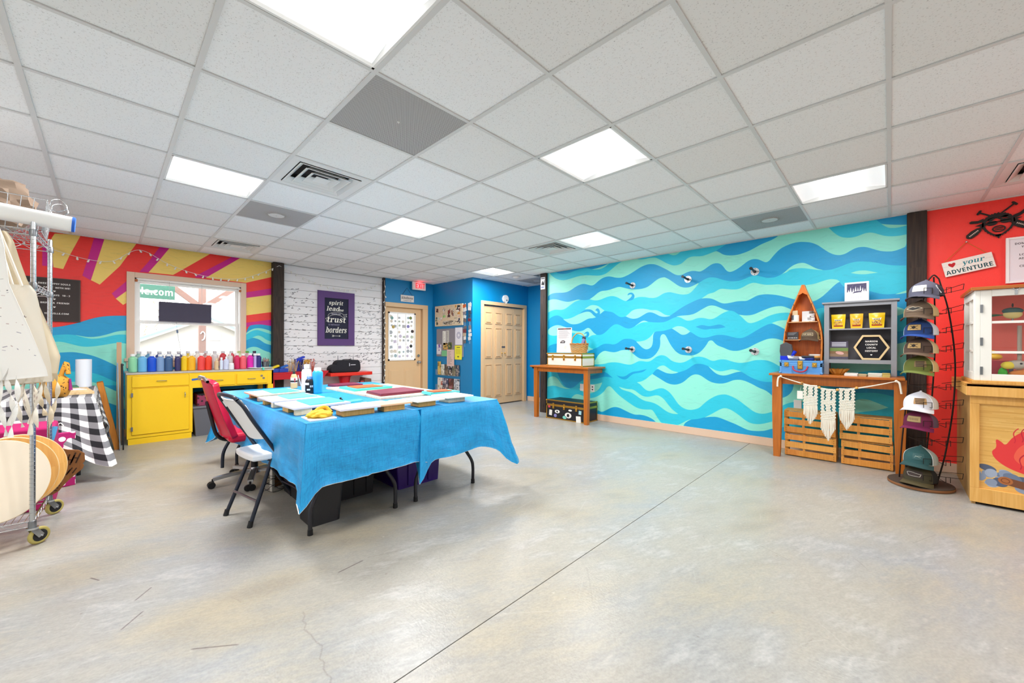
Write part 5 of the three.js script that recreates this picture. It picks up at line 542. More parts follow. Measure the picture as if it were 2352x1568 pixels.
apron('white paint flecked canvas apron in front of the others', [[-0.4, 1.813], [-0.388, 1.736], [-0.369, 1.53], [-0.3, 1.298], [-0.237, 1.069], [-0.229, 1.022]], 1.81, 1.02, 0.95, [0.05, 0.66], -3.51, apA, 7, 0.014, [[-0.39, 0.695, -3.505], [-0.352, 0.685, -3.51], [-0.37, 0.75, -3.515], [-0.42, 0.7, -3.51]]);
// round blanks leaning on the low shelf
function disc(label, x, y, z, r, phi, tilt, m, edge) { const t = thing('round_blank', label, 'wood disc', [x, y, z], 0, 'round wooden blanks on the low shelf'); const g = mk(); g.add(new THREE.CylinderGeometry(r, r, 0.012, 56), new THREE.Matrix4().makeRotationX(Math.PI / 2)); const o = g.build('disc', m, t); o.rotation.set(tilt, phi, 0, 'YXZ'); const e = mk().add(new THREE.TorusGeometry(r - 0.001, 0.0062, 8, 64)).build('rim', edge, t); e.rotation.set(tilt, phi, 0, 'YXZ'); return t; }
const primed = mat('#e9dcc6', 0.55);
disc('large cream primed round blank leaning in front on the low shelf', -0.43, 0.4, -3.735, 0.232, 0.65, -0.12, primed, M.cream);
disc('plain plywood round blank behind the cream one', -0.415, 0.4, -3.86, 0.228, 0.5, -0.12, woodM(plyT, 0.6, { color: new THREE.Color('#f2cf92') }), M.ply);
disc('second plywood round blank at the back of the low shelf', -0.385, 0.4, -3.96, 0.225, 0.45, -0.12, M.pine2, M.ply);
{ const t = thing('plywood_sheet', 'square plywood sheet standing behind the round blanks', 'board', [-0.78, 0.4, -4.06]); mk().box(0, 0, 0, 0.55, 0.475, 0.012, -0.08, 0, 0).build('panel', M.ply, t); mk().box(0.1, 0.02, 0.02, 0.4, 0.44, 0.009, -0.08, 0, 0).build('panel', M.pine2, t); }
{ const t = thing('cutout_sign', 'brown wooden cut-out sign with burned lettering on the low shelf', 'sign', [0, 0, -4.16]);
  const P = [[-0.258, 0.516], [-0.227, 0.487], [-0.182, 0.465], [-0.131, 0.452], [-0.103, 0.425], [-0.101, 0.372], [-0.112, 0.354], [-0.105, 0.338], [-0.112, 0.319], [-0.141, 0.29], [-0.173, 0.257], [-0.201, 0.222], [-0.223, 0.187], [-0.25, 0.17], [-0.33, 0.164], [-0.42, 0.2], [-0.46, 0.33], [-0.44, 0.45], [-0.35, 0.515]];
  mk().ext(P, 0.012, undefined, 0.001).build('board', woodM(woodTex('#9b6430', '#7a4a20', 8, 1), 0.6), t);
  const b = mk(); const seg = (x0, y0, x1, y1, w = 0.008) => b.beam([x0, y0, 0.0135], [x1, y1, 0.0135], w, 0.002); for (let k = 0; k < 5; k++) seg(-0.255 + k * 0.006, 0.2 + k * 0.016, -0.23 + k * 0.006, 0.193 + k * 0.016, 0.005); for (const [dx, dy] of [[0, 0], [0.028, 0.012], [0.056, 0.02]]) { seg(-0.222 + dx, 0.35 + dy, -0.2 + dx, 0.42 + dy); seg(-0.2 + dx, 0.345 + dy, -0.178 + dx, 0.41 + dy); seg(-0.21 + dx, 0.385 + dy, -0.19 + dx, 0.378 + dy, 0.006); } for (const [dx, dy] of [[0, 0], [0.03, 0.006]]) { seg(-0.215 + dx, 0.29 + dy, -0.19 + dx, 0.33 + dy, 0.007); seg(-0.19 + dx, 0.29 + dy, -0.17 + dx, 0.325 + dy, 0.007); } b.build('burned_lettering', mat('#3a2212', 0.8), t); }
{ const t = thing('fabric_bin', 'magenta fabric bin with blue handle on the floor behind shelving', 'bin', [-0.47, 0, -4.62]); mk().box(0, 0.3, 0, 0.42, 0.6, 0.38, 0, 0, 0, 0.02).build('body', mat('#b00f62', 0.85), t); mk().tube([[0.215, 0.6, 0.19], [0.2, 0.52, 0.2], [0.18, 0.44, 0.2], [0.17, 0.36, 0.2]], 0.014).build('handle', mat('#4f9fd0', 0.8), t); }
{ const t = thing('gift_bag', 'magenta gift bag with white polka dots under the checked table', 'bag', [-0.345, 0, -5.12]); const m = new THREE.MeshPhysicalMaterial({ roughness: 0.6, map: tex(256, 256, (g) => { g.fillStyle = '#b3116c'; g.fillRect(0, 0, 256, 256); g.fillStyle = '#fbf7f5'; for (const [x, y] of [[64, 64], [192, 192]]) { g.beginPath(); g.ellipse(x, y, 42, 42, 0, 0, 7); g.fill(); } }, { repeat: [8, 8] }) }); mk().box(0, 0.23, 0, 0.3, 0.46, 0.24, 0, 0.2, 0, 0.008).build('body', m, t); mk().tube([[0.05, 0.46, 0.05], [0.08, 0.54, 0.06], [0.12, 0.46, 0.06]], 0.004).build('handle', M.white, t); }
// ---------- checked table ----------
const gingham = tex(256, 256, (g) => { const c = ['#f3f2f0', '#85858a', '#1c1c22']; for (let i = 0; i < 2; i++) for (let j = 0; j < 2; j++) { g.fillStyle = c[i + j]; g.fillRect(i * 128, j * 128, 128, 128); } g.fillStyle = 'rgba(255,255,255,0.08)'; for (let i = 0; i < 256; i += 6) g.fillRect(i, 0, 2, 256); }, { repeat: [1, 1] });
function skirtCloth(t, x0, x1, z0, z1, y, D, m, under, uvS, seed, ripple = 0.016, flare = 0.05, opt = {}) {
  const WC = opt.w || [0.22, 0.22, 0.22, 0.22, 0.22], FC = opt.f || [1, 1, 1, 1, 1];
  const w = x1 - x0, d = z1 - z0, per = 2 * (w + d), N = 260, K = 22;
  const edge = (s) => { s = ((s % per) + per) % per; let p, n; if (s < w) { p = [x0 + s, z1]; n = [0, 1]; } else if (s < w + d) { p = [x1, z1 - (s - w)]; n = [1, 0]; } else if (s < 2 * w + d) { p = [x1 - (s - w - d), z0]; n = [0, -1]; } else { p = [x0, z0 + (s - 2 * w - d)]; n = [-1, 0]; }
    const cs = [0, w, w + d, 2 * w + d, per]; let best = 9, bk = 0; cs.forEach((q, k) => { if (Math.abs(s - q) < Math.abs(best)) { best = s - q; bk = k; } });
    const near01 = Math.max(0, 1 - Math.abs(best) / WC[bk]), cn = [[-1, 1], [1, 1], [1, -1], [-1, -1], [-1, 1]][bk], b = near01 * near01 * (3 - 2 * near01); const nn = [lerp(n[0], cn[0], b * 0.75), lerp(n[1], cn[1], b * 0.75)]; const L = Math.hypot(...nn); return { p, n: [nn[0] / L, nn[1] / L], b, k: bk, off: best, in: opt.inner !== undefined && (opt.inner ? s > 2 * w + d : s > w && s < w + d) ? 0.12 : 1 }; };
  const g = sheet((u, v) => { const s = u * per, e = edge(s), fl = flare * FC[e.k], Dd = D(e, s), drop = v * Dd; const f = Math.sin(s * 15 + seed) * 0.6 + Math.sin(s * 31 + seed * 2) * 0.4, o = e.in * (0.006 + 0.02 * Math.sin(Math.min(1, v * 6) * 1.57) + v * v * 0.4 * flare + v * (ripple * f + e.b * (fl + 0.02)) + e.b * v * 0.03 * Math.cos(e.off * 40) + v * (0.012 * noise2(s * 3.1 + seed, v * 1.6) + 0.004 * noise2(s * 11, v * 6 + seed))) + (1 - e.in) * 0.006; return [e.p[0] + e.n[0] * o, y - drop + 0.004 * (1 - Math.min(1, v * 8)), e.p[1] + e.n[1] * o]; }, N, K, 0.003);
  const uvA = g.attributes.uv, pp = g.attributes.position; for (let i = 0; i < uvA.count; i++) uvA.setXY(i, uvA.getX(i) * per * uvS, -(uvA.getY(i) * 0.45) * uvS);
  mesh('skirt', g, m, t);
  const top = fitUV(mk().span(x0 - 0.008, x1 + 0.008, y - 0.002, y + 0.005, z0 - 0.008, z1 + 0.008, 0.003).geo(), 0, 0, 1 / uvS, 0, 1 / uvS, 2); mesh('top_cloth', top, m, t);
  if (under) { const hem = mk(), pts = []; for (let i = 0; i < N; i++) { const a = i; pts.push([pp.getX((N + 1) * K + a), pp.getY((N + 1) * K + a), pp.getZ((N + 1) * K + a)]); } hem.tube(pts, 0.003, 900, 5, true, 0); hem.build('hem', under, t); }
}
{ const t = thing('side_table', 'folding table hidden under the checked cloth', 'table', [0, 0, 0]); mk().span(-1.0, -0.09, 0.7, 0.735, -6.45, -5.12, 0.006).build('tabletop', M.offwhite, t); for (const [x, z] of [[-0.17, -5.39], [-0.17, -6.2], [-0.92, -5.39], [-0.92, -6.2]]) mk().rod([x, 0, z], [x, 0.7, z], 0.015).build('leg', M.black, t);
  const c = thing('checked_tablecloth', 'black and white buffalo check tablecloth', 'tablecloth'); skirtCloth(c, -1.01, -0.08, -6.46, -5.11, 0.74, (e, s) => 0.4 + e.b * 0.24 + 0.03 * Math.sin(s * 5), new THREE.MeshPhysicalMaterial({ map: gingham, roughness: 0.9, side: THREE.DoubleSide }), M.white, 12, 1.7, 0.026, 0.08); }
{ const t = thing('upright_roll', 'upright white roll of plastic film on the checked table', 'roll', [-0.165, 0.746, -6.36]); mk().rod([0, 0, 0], [0, 0.3, 0], 0.062, 0.062, 32).build('film', mat('#e6e9f2', 0.3), t); mk().rod([0, 0.299, 0], [0, 0.303, 0], 0.03, 0.03, 20).build('core', mat('#c9b18c', 0.9), t); }
{ const t = thing('stencil_board', 'flat wooden board with white cards on the checked table', 'board', [-0.2, 0.746, -5.65]); mk().box(0, 0.012, 0, 0.2, 0.022, 0.6, 0, 0.1, 0, 0.002).build('board', M.ply, t); mk().box(0.0, 0.025, -0.05, 0.1, 0.003, 0.2, 0, 0.3, 0).build('card', M.white, t); }
{ const t = thing('green_book', 'green covered book lying on the checked table', 'book', [-0.3, 0.746, -6.15]); mk().box(0, 0.014, 0, 0.2, 0.026, 0.26, 0, 0.1, 0, 0.002).build('cover', mat('#3f7d5c', 0.6), t); mk().box(0.004, 0.014, 0, 0.199, 0.018, 0.252, 0, 0.1, 0).build('pages', M.offwhite, t); }
{ const t = thing('tassel_bag', 'mustard bag with black marks and a leopard tassel', 'bag', [-0.3, 0.746, -5.22]); const m = new THREE.MeshPhysicalMaterial({ roughness: 0.8, map: tex(256, 256, (g) => { g.fillStyle = '#c98f2e'; g.fillRect(0, 0, 256, 256); g.fillStyle = '#241b14'; for (let i = 0; i < 40; i++) { g.beginPath(); g.ellipse(rnd() * 256, rnd() * 256, rr(3, 14), rr(2, 5), rr(0, 3), 0, 7); g.fill(); } }, { repeat: [5, 5] }) }); mk().lathe([[0, 0], [0.07, 0.005], [0.095, 0.07], [0.09, 0.15], [0.05, 0.19], [0, 0.2]], 0, 0, 0, 28).build('body', m, t); mk().tube([[0.03, 0.18, 0.03], [0.05, 0.26, 0.04], [0.065, 0.3, 0.03], [0.075, 0.2, 0.05]], 0.016).build('tassel', m, t); mk().rod([0.085, 0.16, 0.05], [0.09, 0.06, 0.055], 0.006, 0.012).build('fringe', mat('#8a1d6c', 0.8), t); }
// easel, plastic sheet, stick
{ const t = thing('wooden_easel', 'orange wooden folding easel leaning by the checked table', 'easel', [0, 0, 0]); const m = woodM(woodTex('#d5892e', '#b86d1c', 3, 1), 0.5);
  for (const z of [-6.42, -6.62]) { mk().beam([-0.045, 0.78, z], [0.1, 0, z], 0.05, 0.025, [0, 0, 1]).build('leg', m, t); } mk().beam([-0.03, 0.77, -6.5], [-0.0, 0, -6.5], 0.035, 0.02).build('rear_leg', m, t); mk().box(0.085, 0.055, -6.52, 0.03, 0.06, 0.2, 0, 0, 0.18).build('rail', m, t); mk().box(-0.035, 0.72, -6.52, 0.03, 0.05, 0.2, 0, 0, 0.18).build('rail', m, t); }
{ const t = thing('plastic_sheet', 'clear blue tinted plastic sheet in a black frame leaning by the yellow cabinet', 'panel', [0.128, 0, -6.5]); const m = new THREE.MeshPhysicalMaterial({ color: new THREE.Color('#bcd6ee'), roughness: 0.25, transmission: 0.55, thickness: 0 }); mk().box(-0.02, 0.5, 0.0, 0.006, 0.99, 0.34, 0, 0, 0.02).build('sheet', m, t); mk().box(0.012, 0.49, 0.16, 0.014, 0.98, 0.016, 0, 0, 0.01).box(0.012, 0.49, -0.17, 0.014, 0.98, 0.016, 0, 0, 0.01).box(0.012, 0.975, 0, 0.014, 0.014, 0.33).build('frame', M.black, t); }
{ const t = thing('wood_batten', 'tan wooden batten standing behind the plastic sheet', 'board', [0.12, 0, -7.02]); mk().box(0.0, 0.62, 0, 0.045, 1.24, 0.02, -0.04, 0, 0).build('batten', mat('#d2ab86', 0.7), t); }

// ---------- yellow desk ----------
{ const t = thing('yellow_desk', 'bright yellow painted desk with cupboard and drawers under the window', 'desk', [0, 0, 0]); const zf = -6.58, zb = -7.195, y = M.yellow;
  mk().span(0.18, 0.2, 0.07, 0.845, zb, zf).span(0.775, 0.795, 0.07, 0.845, zb, zf).span(0.2, 0.775, 0.07, 0.09, zb, zf).span(0.2, 0.775, 0.09, 0.845, zb, zb + 0.02).span(0.2, 0.222, 0.09, 0.845, zf - 0.02, zf).span(0.76, 0.775, 0.09, 0.845, zf - 0.02, zf).span(0.222, 0.76, 0.675, 0.69, zf - 0.02, zf).span(0.222, 0.76, 0.828, 0.845, zf - 0.02, zf).span(0.222, 0.76, 0.09, 0.112, zf - 0.02, zf).span(0.19, 0.785, 0, 0.075, zb, zf + 0.0).build('carcass', y, t);
  mk().span(0.795, 1.727, 0.645, 0.845, zf - 0.02, zf).span(0.795, 1.727, 0.645, 0.845, zb, zb + 0.02).span(1.707, 1.727, 0.645, 0.845, zb, zf).build('apron', y, t);
  for (const z of [zf - 0.04, zb + 0.04]) mk().span(1.66, 1.727, 0, 0.645, z - 0.035, z + 0.035, 0.003).build('leg', y, t);
  const top = mk().span(0.17, 1.735, 0.845, 0.868, zb, zf + 0.01, 0.004).build('top', mat('#bdb6ac', 0.32), t);
  const pull = (b, x, yy) => mk().tube([[x - 0.045, yy, zf + 0.014], [x - 0.04, yy, zf + 0.034], [x, yy + 0.002, zf + 0.04], [x + 0.04, yy, zf + 0.034], [x + 0.045, yy, zf + 0.014]], 0.004, 24, 6).build('handle', M.steel, b);
  const dr = (x0, x1, y0, y1, nm) => { const o = mk().span(x0, x1, y0, y1, zf - 0.012, zf + 0.014, 0.005).build(nm, y, t); return o; };
  pull(dr(0.222, 0.758, 0.69, 0.826, 'drawer'), 0.49, 0.76); pull(dr(0.88, 1.254, 0.662, 0.808, 'drawer'), 1.07, 0.735); const d3 = dr(1.276, 1.645, 0.662, 0.808, 'drawer'); pull(d3, 1.45, 0.735);
  const door = dr(0.222, 0.758, 0.115, 0.672, 'door'); mk().tube([[0.715, 0.6, zf + 0.014], [0.715, 0.59, zf + 0.036], [0.715, 0.55, zf + 0.036], [0.715, 0.53, zf + 0.014]], 0.005, 24, 6).build('handle', M.chrome, door); for (const yy of [0.19, 0.6]) mk().span(0.213, 0.232, yy - 0.025, yy + 0.025, zf + 0.012, zf + 0.018).build('hinge', M.steel, door);
  mk().box(0.82, 0.758, zf + 0.002, 0.07, 0.024, 0.003, 0, 0, 0.12).build('tape', mat('#2a62c0', 0.6), t);
  for (const [x, yy] of [[1.575, 0.77], [1.6, 0.735]]) mk().add(new THREE.TorusGeometry(0.012, 0.004, 6, 16), mtx([x, yy, zf + 0.016])).ball(x, yy, zf + 0.017, 0.006).build('sticker', mat('#8a8580', 0.5), d3); }
// jugs of paint on the desk
const jugGeo = {}; function jug(x, z, r, h, col, label, cap = '#ececea', neck = 0.02) {
  const t = thing('paint_jug', label, 'paint jug', [x, 0.8685, z], 0, 'paint jugs on the yellow desk'), k = [r, h, neck].join();
  jugGeo[k] = jugGeo[k] || [mk().lathe([[0, 0], [r * 0.92, 0], [r, 0.008], [r, h * 0.84], [r * 0.93, h * 0.91], [r * 0.55, h * 0.96], [neck, h], [neck, h + 0.006], [0, h + 0.006]], 0, 0, 0, 26).geo(true), mk().lathe([[neck * 1.15, 0], [neck * 1.15, 0.026], [neck, 0.029], [0, 0.029]], 0, h + 0.002, 0, 20).geo(true)];
  mesh('bottle', jugGeo[k][0], mat(col, 0.28, { clearcoat: 0.3 }), t); mesh('cap', jugGeo[k][1], mat(cap, 0.5), t);
}
const front = [[0.235, 0.042, 0.195, '#8fd3a4', 'mint green'], [0.323, 0.044, 0.195, '#6db5e2', 'light blue'], [0.41, 0.043, 0.195, '#1450d0', 'royal blue'], [0.49, 0.04, 0.19, '#7d9cc8', 'dusty blue'], [0.57, 0.041, 0.192, '#3e5f8c', 'steel blue'], [0.66, 0.03, 0.19, '#3a3464', 'dark violet, left'], [0.728, 0.034, 0.195, '#eec414', 'lemon yellow'], [0.802, 0.043, 0.195, '#f2b51d', 'golden yellow'], [0.905, 0.04, 0.195, '#ee4a48', 'coral red'], [0.985, 0.038, 0.195, '#f2432a', 'orange red'], [1.31, 0.034, 0.195, '#d3265c', 'crimson pink'], [1.385, 0.04, 0.19, '#ef5f6c', 'salmon pink'], [1.472, 0.039, 0.195, '#dd1fa8', 'bright magenta'], [1.535, 0.022, 0.19, '#b9a6de', 'pale lavender'], [1.578, 0.036, 0.19, '#2c2274', 'deep violet']];
for (const [x, r, h, c, n] of front) jug(x, -6.75, r, h, c, n + ' paint jug in the front row on the yellow desk');
const back = [['#8fb9a8', 'pale green'], ['#6a9cc0', 'sky blue'], ['#31468c', 'navy'], ['#8892b0', 'grey blue'], ['#4a4a78', 'indigo'], ['#d8b84a', 'mustard'], ['#e7e3da', 'cloudy white'], ['#b58c88', 'dusty rose'], ['#d8d6d6', 'white'], ['#c83a44', 'red'], ['#d2434e', 'scarlet'], ['#cfd2a8', 'pale lime'], ['#c8a0a8', 'mauve'], ['#3b2352', 'plum']];
back.forEach(([c, n], k) => jug(0.3 + k * 0.098, -6.95 - 0.02 * (k % 2), 0.041, 0.225, c, n + ' paint jug in the back row against the window', k === 11 ? '#b9c98a' : k === 12 ? '#5aa43c' : k === 13 ? '#2c2140' : '#cfccd0'));
for (const [x, z, r, h, c, n, cap] of [[1.06, -6.66, 0.024, 0.13, '#d9b98e', 'small tan squeeze bottle on the yellow desk', '#e7d3b0'], [1.115, -6.665, 0.02, 0.14, '#d6e2f4', 'slim pale blue squeeze bottle on the yellow desk', '#f0f0f4'], [1.17, -6.66, 0.032, 0.15, '#cfd6ee', 'white lavender squeeze bottle on the yellow desk', '#eef0f6'], [1.235, -6.78, 0.036, 0.2, '#d9d4d2', 'cloudy white bottle behind small jars on the yellow desk', '#e9e6e2']]) jug(x, z, r, h, c, n, cap, 0.011);
{ const t = thing('paint_jar', 'small round white paint jar on the yellow desk', 'jar', [1.222, 0.8685, -6.63]); mk().lathe([[0, 0], [0.03, 0], [0.032, 0.005], [0.032, 0.065], [0.026, 0.07]], 0, 0, 0, 24).build('jar', mat('#e6e6ea', 0.3), t); mk().lathe([[0.029, 0], [0.029, 0.02], [0, 0.022]], 0, 0.07, 0, 24).build('lid', M.white, t); }
[[1.685, -6.78, 'left'], [1.735, -6.88, 'right']].forEach(([x, z, s]) => { const t = thing('brush_bucket', 'small metal bucket of paint brushes on yellow desk, ' + s + ' one', 'bucket', [x - 0.02, 0.8685, z]); mk().lathe([[0, 0], [0.028, 0], [0.04, 0.1], [0.0415, 0.1], [0.03, -0.001]], 0, 0, 0, 24).build('bucket', M.steel, t); for (let k = 0; k < 7; k++) { const a = k * 0.9, d = [Math.cos(a) * 0.03, Math.sin(a) * 0.03]; mk().rod([d[0] * 0.3, 0.01, d[1] * 0.3], [d[0] * 1.1, 0.13 + 0.012 * (k % 3), d[1] * 1.1], 0.0035, 0.003).build('brush', mat(pick(['#d6a66a', '#b0303c', '#e8e2d6', '#3b4a8c', '#7a4a2a']), 0.5), t); } });
{ const t = thing('paint_tray', 'oval white paint tray with turquoise drips at the desk corner', 'tray', [1.58, 0.8685, -6.64]); mk().lathe([[0, 0.004], [0.09, 0.004], [0.125, 0.018], [0.128, 0.02], [0.126, 0.014], [0.09, 0], [0, 0]], 0, 0, 0, 36, 1.25, 0.75).build('plate', mat('#e7efe8', 0.5), t); mk().ball(0.02, 0.008, 0.02, 0.05, 16, 0.1).tube([[0.0, 0.012, 0.08], [0.01, 0.005, 0.105], [0.005, -0.02, 0.115]], 0.012, 20).build('paint', mat('#3fc6b4', 0.35), t); }
{ const t = thing('grey_tote', 'dark grey plastic storage tote under the yellow desk', 'tote', [1.13, 0, -6.82]); mk().ext([[-0.29, 0], [0.29, 0], [0.32, 0.37], [-0.32, 0.37]], 0.4, mtx([0, 0, -0.2]), 0.008).build('body', mat('#5d5e66', 0.55), t); mk().span(-0.335, 0.335, 0.365, 0.395, -0.23, 0.225, 0.01).build('rim', mat('#66676e', 0.55), t); mk().span(-0.04, 0.06, 0.3, 0.38, 0.2, 0.23, 0.006).build('latch', mat('#55565e', 0.5), t); mk().box(0.0, 0.24, 0.212, 0.07, 0.075, 0.003).build('label', mat('#b9c6dc', 0.5), t); }
{ const t = thing('floral_box', 'black box lid with pink floral cut pattern on the grey tote', 'box', [1.13, 0.396, -6.82]); const m = new THREE.MeshPhysicalMaterial({ roughness: 0.7, map: tex(256, 256, (g) => { g.fillStyle = '#8e2f52'; g.fillRect(0, 0, 256, 256); g.fillStyle = '#1c141a'; for (const [x, y] of [[64, 64], [192, 192]]) for (let k = 0; k < 4; k++) { g.beginPath(); g.arc(x + 22 * Math.cos(k * 1.57), y + 22 * Math.sin(k * 1.57), 20, 0, 7); g.fill(); } }, { repeat: [12, 12] }) }); mk().box(0, 0.075, 0, 0.56, 0.15, 0.36, 0, 0, 0, 0.006).build('body', m, t); mk().box(0.02, 0.156, 0.0, 0.58, 0.012, 0.38, 0, 0, 0.02).build('lid', M.matteBlack, t); }

// ---------- red workbench and red bench ----------
{ const t = thing('red_workbench', 'dark red painted workbench below the white planks', 'bench', [0, 0, 0]); mk().span(1.76, 2.56, 0.765, 0.785, -7.19, -6.86, 0.004).build('top', M.red, t); mk().span(1.76, 2.56, 0.675, 0.765, -6.88, -6.86).build('apron', M.red, t); mk().ext([[2.47, 0.785], [2.64, 0.785], [2.6, 0.74], [2.545, 0.66], [2.5, 0.66]], 0.3, mtx([0, 0, -7.17])).build('end_bracket', M.red, t); for (const x of [1.8, 2.52]) mk().span(x - 0.03, x + 0.03, 0, 0.68, -7.18, -6.9).build('leg', M.red, t); }
{ const t = thing('red_bench', 'bright red rounded bench top with a black bag on it', 'bench', [0, 0, 0]); const s = new THREE.Shape(); s.moveTo(2.66, 6.84); s.lineTo(3.34, 6.84); s.quadraticCurveTo(3.42, 6.84, 3.42, 6.92); s.lineTo(3.42, 7.17); s.lineTo(2.66, 7.17); s.lineTo(2.66, 6.84); mk().ext(s, 0.045, mtx([0, 0.69, 0], [-Math.PI / 2, 0, 0]), 0.006).build('top', M.redBench, t); mk().lathe([[0, 0], [0.16, 0], [0.14, 0.04], [0.07, 0.2], [0.07, 0.45], [0.1, 0.66], [0.16, 0.69], [0, 0.69]], 2.96, 0, -7.0, 24).build('pedestal', M.red, t); }
{ const t = thing('brown_case', 'brown case leaning under the end of the red bench', 'case', [3.28, 0, -7.0]); mk().ext([[-0.14, 0], [0.14, 0], [0.12, 0.6], [0.02, 0.62]], 0.2, mtx([0, 0, -0.1]), 0.01).build('body', mat('#6b5040', 0.8), t); mk().box(-0.05, 0.55, 0.115, 0.06, 0.06, 0.01).build('badge', mat('#a33a34', 0.5), t); }
{ const t = thing('black_bag', 'black soft carry bag with white logo on the red bench', 'bag', [2.95, 0.7605, -7.0]); const s = new THREE.Shape(); s.moveTo(-0.23, 0); s.lineTo(0.2, 0); s.quadraticCurveTo(0.25, 0.0, 0.245, 0.06); s.quadraticCurveTo(0.245, 0.17, 0.21, 0.178); s.lineTo(-0.08, 0.178); s.quadraticCurveTo(-0.15, 0.175, -0.16, 0.105); s.quadraticCurveTo(-0.23, 0.1, -0.25, 0.05); s.quadraticCurveTo(-0.255, 0.01, -0.23, 0); mk().ext(s, 0.16, mtx([0, 0, -0.08]), 0.018).build('body', mat('#15151f', 0.8), t); mk().box(0.055, 0.115, 0.1, 0.012, 0.05, 0.002).box(0.12, 0.112, 0.1, 0.09, 0.012, 0.002).build('logo', mat('#c9c9d2', 0.5), t); mk().tube([[-0.05, 0.19, 0], [0, 0.205, 0], [0.1, 0.205, 0], [0.16, 0.19, 0]], 0.006).build('handle', M.black, t); }
// jars of brushes and rollers on the workbench
const jarM = new THREE.MeshPhysicalMaterial({ color: 0xffffff, roughness: 0.05, transmission: 1, thickness: 0, ior: 1.45 });
[[2.08, 'wood handled brushes, farthest left'], [2.16, 'pale brushes, second from left'], [2.245, 'mixed brushes in the middle'], [2.33, 'tan foam brushes, second from right'], [2.42, 'red handled brushes, farthest right']].forEach(([x, l], k) => {
  const t = thing('brush_jar', 'glass jar of ' + l + ' on the red workbench', 'jar', [x, 0.7865, -7.0], 0, 'jars of brushes on the red workbench'); mk().lathe([[0.034, 0], [0.036, 0.004], [0.036, 0.085], [0.03, 0.095], [0.03, 0.1]], 0, 0, 0, 20).build('jar', jarM, t);
  for (let i = 0; i < 9; i++) { const a = i * 0.7 + k, d = 0.024, hh = rr(0.13, 0.2); mk().rod([Math.cos(a) * d * 0.4, 0.005, Math.sin(a) * d * 0.4], [Math.cos(a) * d * 1.6, hh, Math.sin(a) * d * 1.6], 0.003, 0.0035, 6).ball(Math.cos(a) * d * 1.6, hh, Math.sin(a) * d * 1.6, k === 3 ? 0.014 : 0.006, 8, k === 3 ? 1.4 : 2).build('brush', mat(k === 4 ? pick(['#c8452e', '#b5371f', '#d9603c']) : k === 3 ? '#cf9c46' : pick(['#d9ba72', '#c99c56', '#efe3c8', '#3a2c20']), 0.6), t); } });
[[1.83, '#f1cf1e', 'yellow and blue roller tray'], [1.955, '#2660b8', 'blue paint scraper box'], [2.25, '#1c38c0', 'bright blue tool tray']].forEach(([x, c, l], k) => { const t = thing('tool_box', l + ' on the red workbench', 'tool box', [x, 0.7865, k === 2 ? -7.1 : -6.96]); mk().box(0, k === 2 ? 0.1 : 0.03, 0, 0.13, k === 2 ? 0.2 : 0.06, k === 2 ? 0.08 : 0.12, 0, 0.1, 0, 0.006).build('tray', mat(k === 2 ? '#1c38c0' : '#1f3fa8', 0.5), t); mk().box(0.02, k === 2 ? 0.215 : 0.085, 0, 0.12, 0.03, 0.06, 0, 0.2, 0.35, 0.008).build('handle', mat(c, 0.5), t); });
// ---------- blue work tables ----------
const TZ0 = -4.82, TZ1 = -2.47, TX = [[0.825, 1.585], [1.605, 2.365]], TY = 0.735;
const tubeM = mat('#3c3c42', 0.35, { metalness: 0.6 });
TX.forEach(([x0, x1], k) => {
  const t = thing('folding_table', k ? 'folding table under the right blue cloth' : 'folding table under the left blue cloth by the chairs', 'table', [0, 0, 0], 0, 'folding tables under blue cloths');
  mk().span(x0 + 0.012, x1 - 0.012, TY - 0.04, TY - 0.006, TZ0 + 0.012, TZ1 - 0.012, 0.008).build('tabletop', M.offwhite, t);
  for (const [z, s] of [[TZ1 - 0.28, 1], [TZ0 + 0.28, -1]]) {
    const xa = k ? 1.672 : 0.904, xb = k ? 2.25 : 1.498, zf = z + s * 0.105;
    for (const [x, d] of [[xa, 1], [xb, -1]]) mk().tube([[x + d * 0.17, 0.695, z], [x + d * 0.15, 0.55, z + s * 0.03], [x + d * 0.09, 0.34, z + s * 0.08], [x + d * 0.02, 0.21, zf], [x, 0.14, zf], [x, 0.02, zf]], 0.0135, 40, 10).build('leg', tubeM, t);
    for (const x of [xa, xb]) mk().rod([x, 0, zf], [x, 0.035, zf], 0.017, 0.016, 12).build('foot_cap', M.black, t);
    mk().rod([xa + 0.068, 0.3, z + s * 0.09], [xb - 0.068, 0.3, z + s * 0.09], 0.0135).build('crossbar', tubeM, t);
  }
});
const blueT = tex(1024, 1024, (g, w) => { g.fillStyle = '#1a9edb'; g.fillRect(0, 0, w, w); for (let p = 0; p < w; p += 5) for (let k = 0; k < 12; k++) { g.fillStyle = `rgba(0,84,158,${rr(0.12, 0.5)})`; const L = rr(20, 150), a = rr(1.2, 3.2); if (rnd() < 0.5) g.fillRect(rnd() * w, p, L, a); else g.fillRect(p, rnd() * w, a, L); } });   // printed linen weave: darker blue threads both ways
const blueCloth = new THREE.MeshPhysicalMaterial({ map: blueT, roughness: 0.42, bumpMap: blueT, bumpScale: 0.0015, side: THREE.DoubleSide });
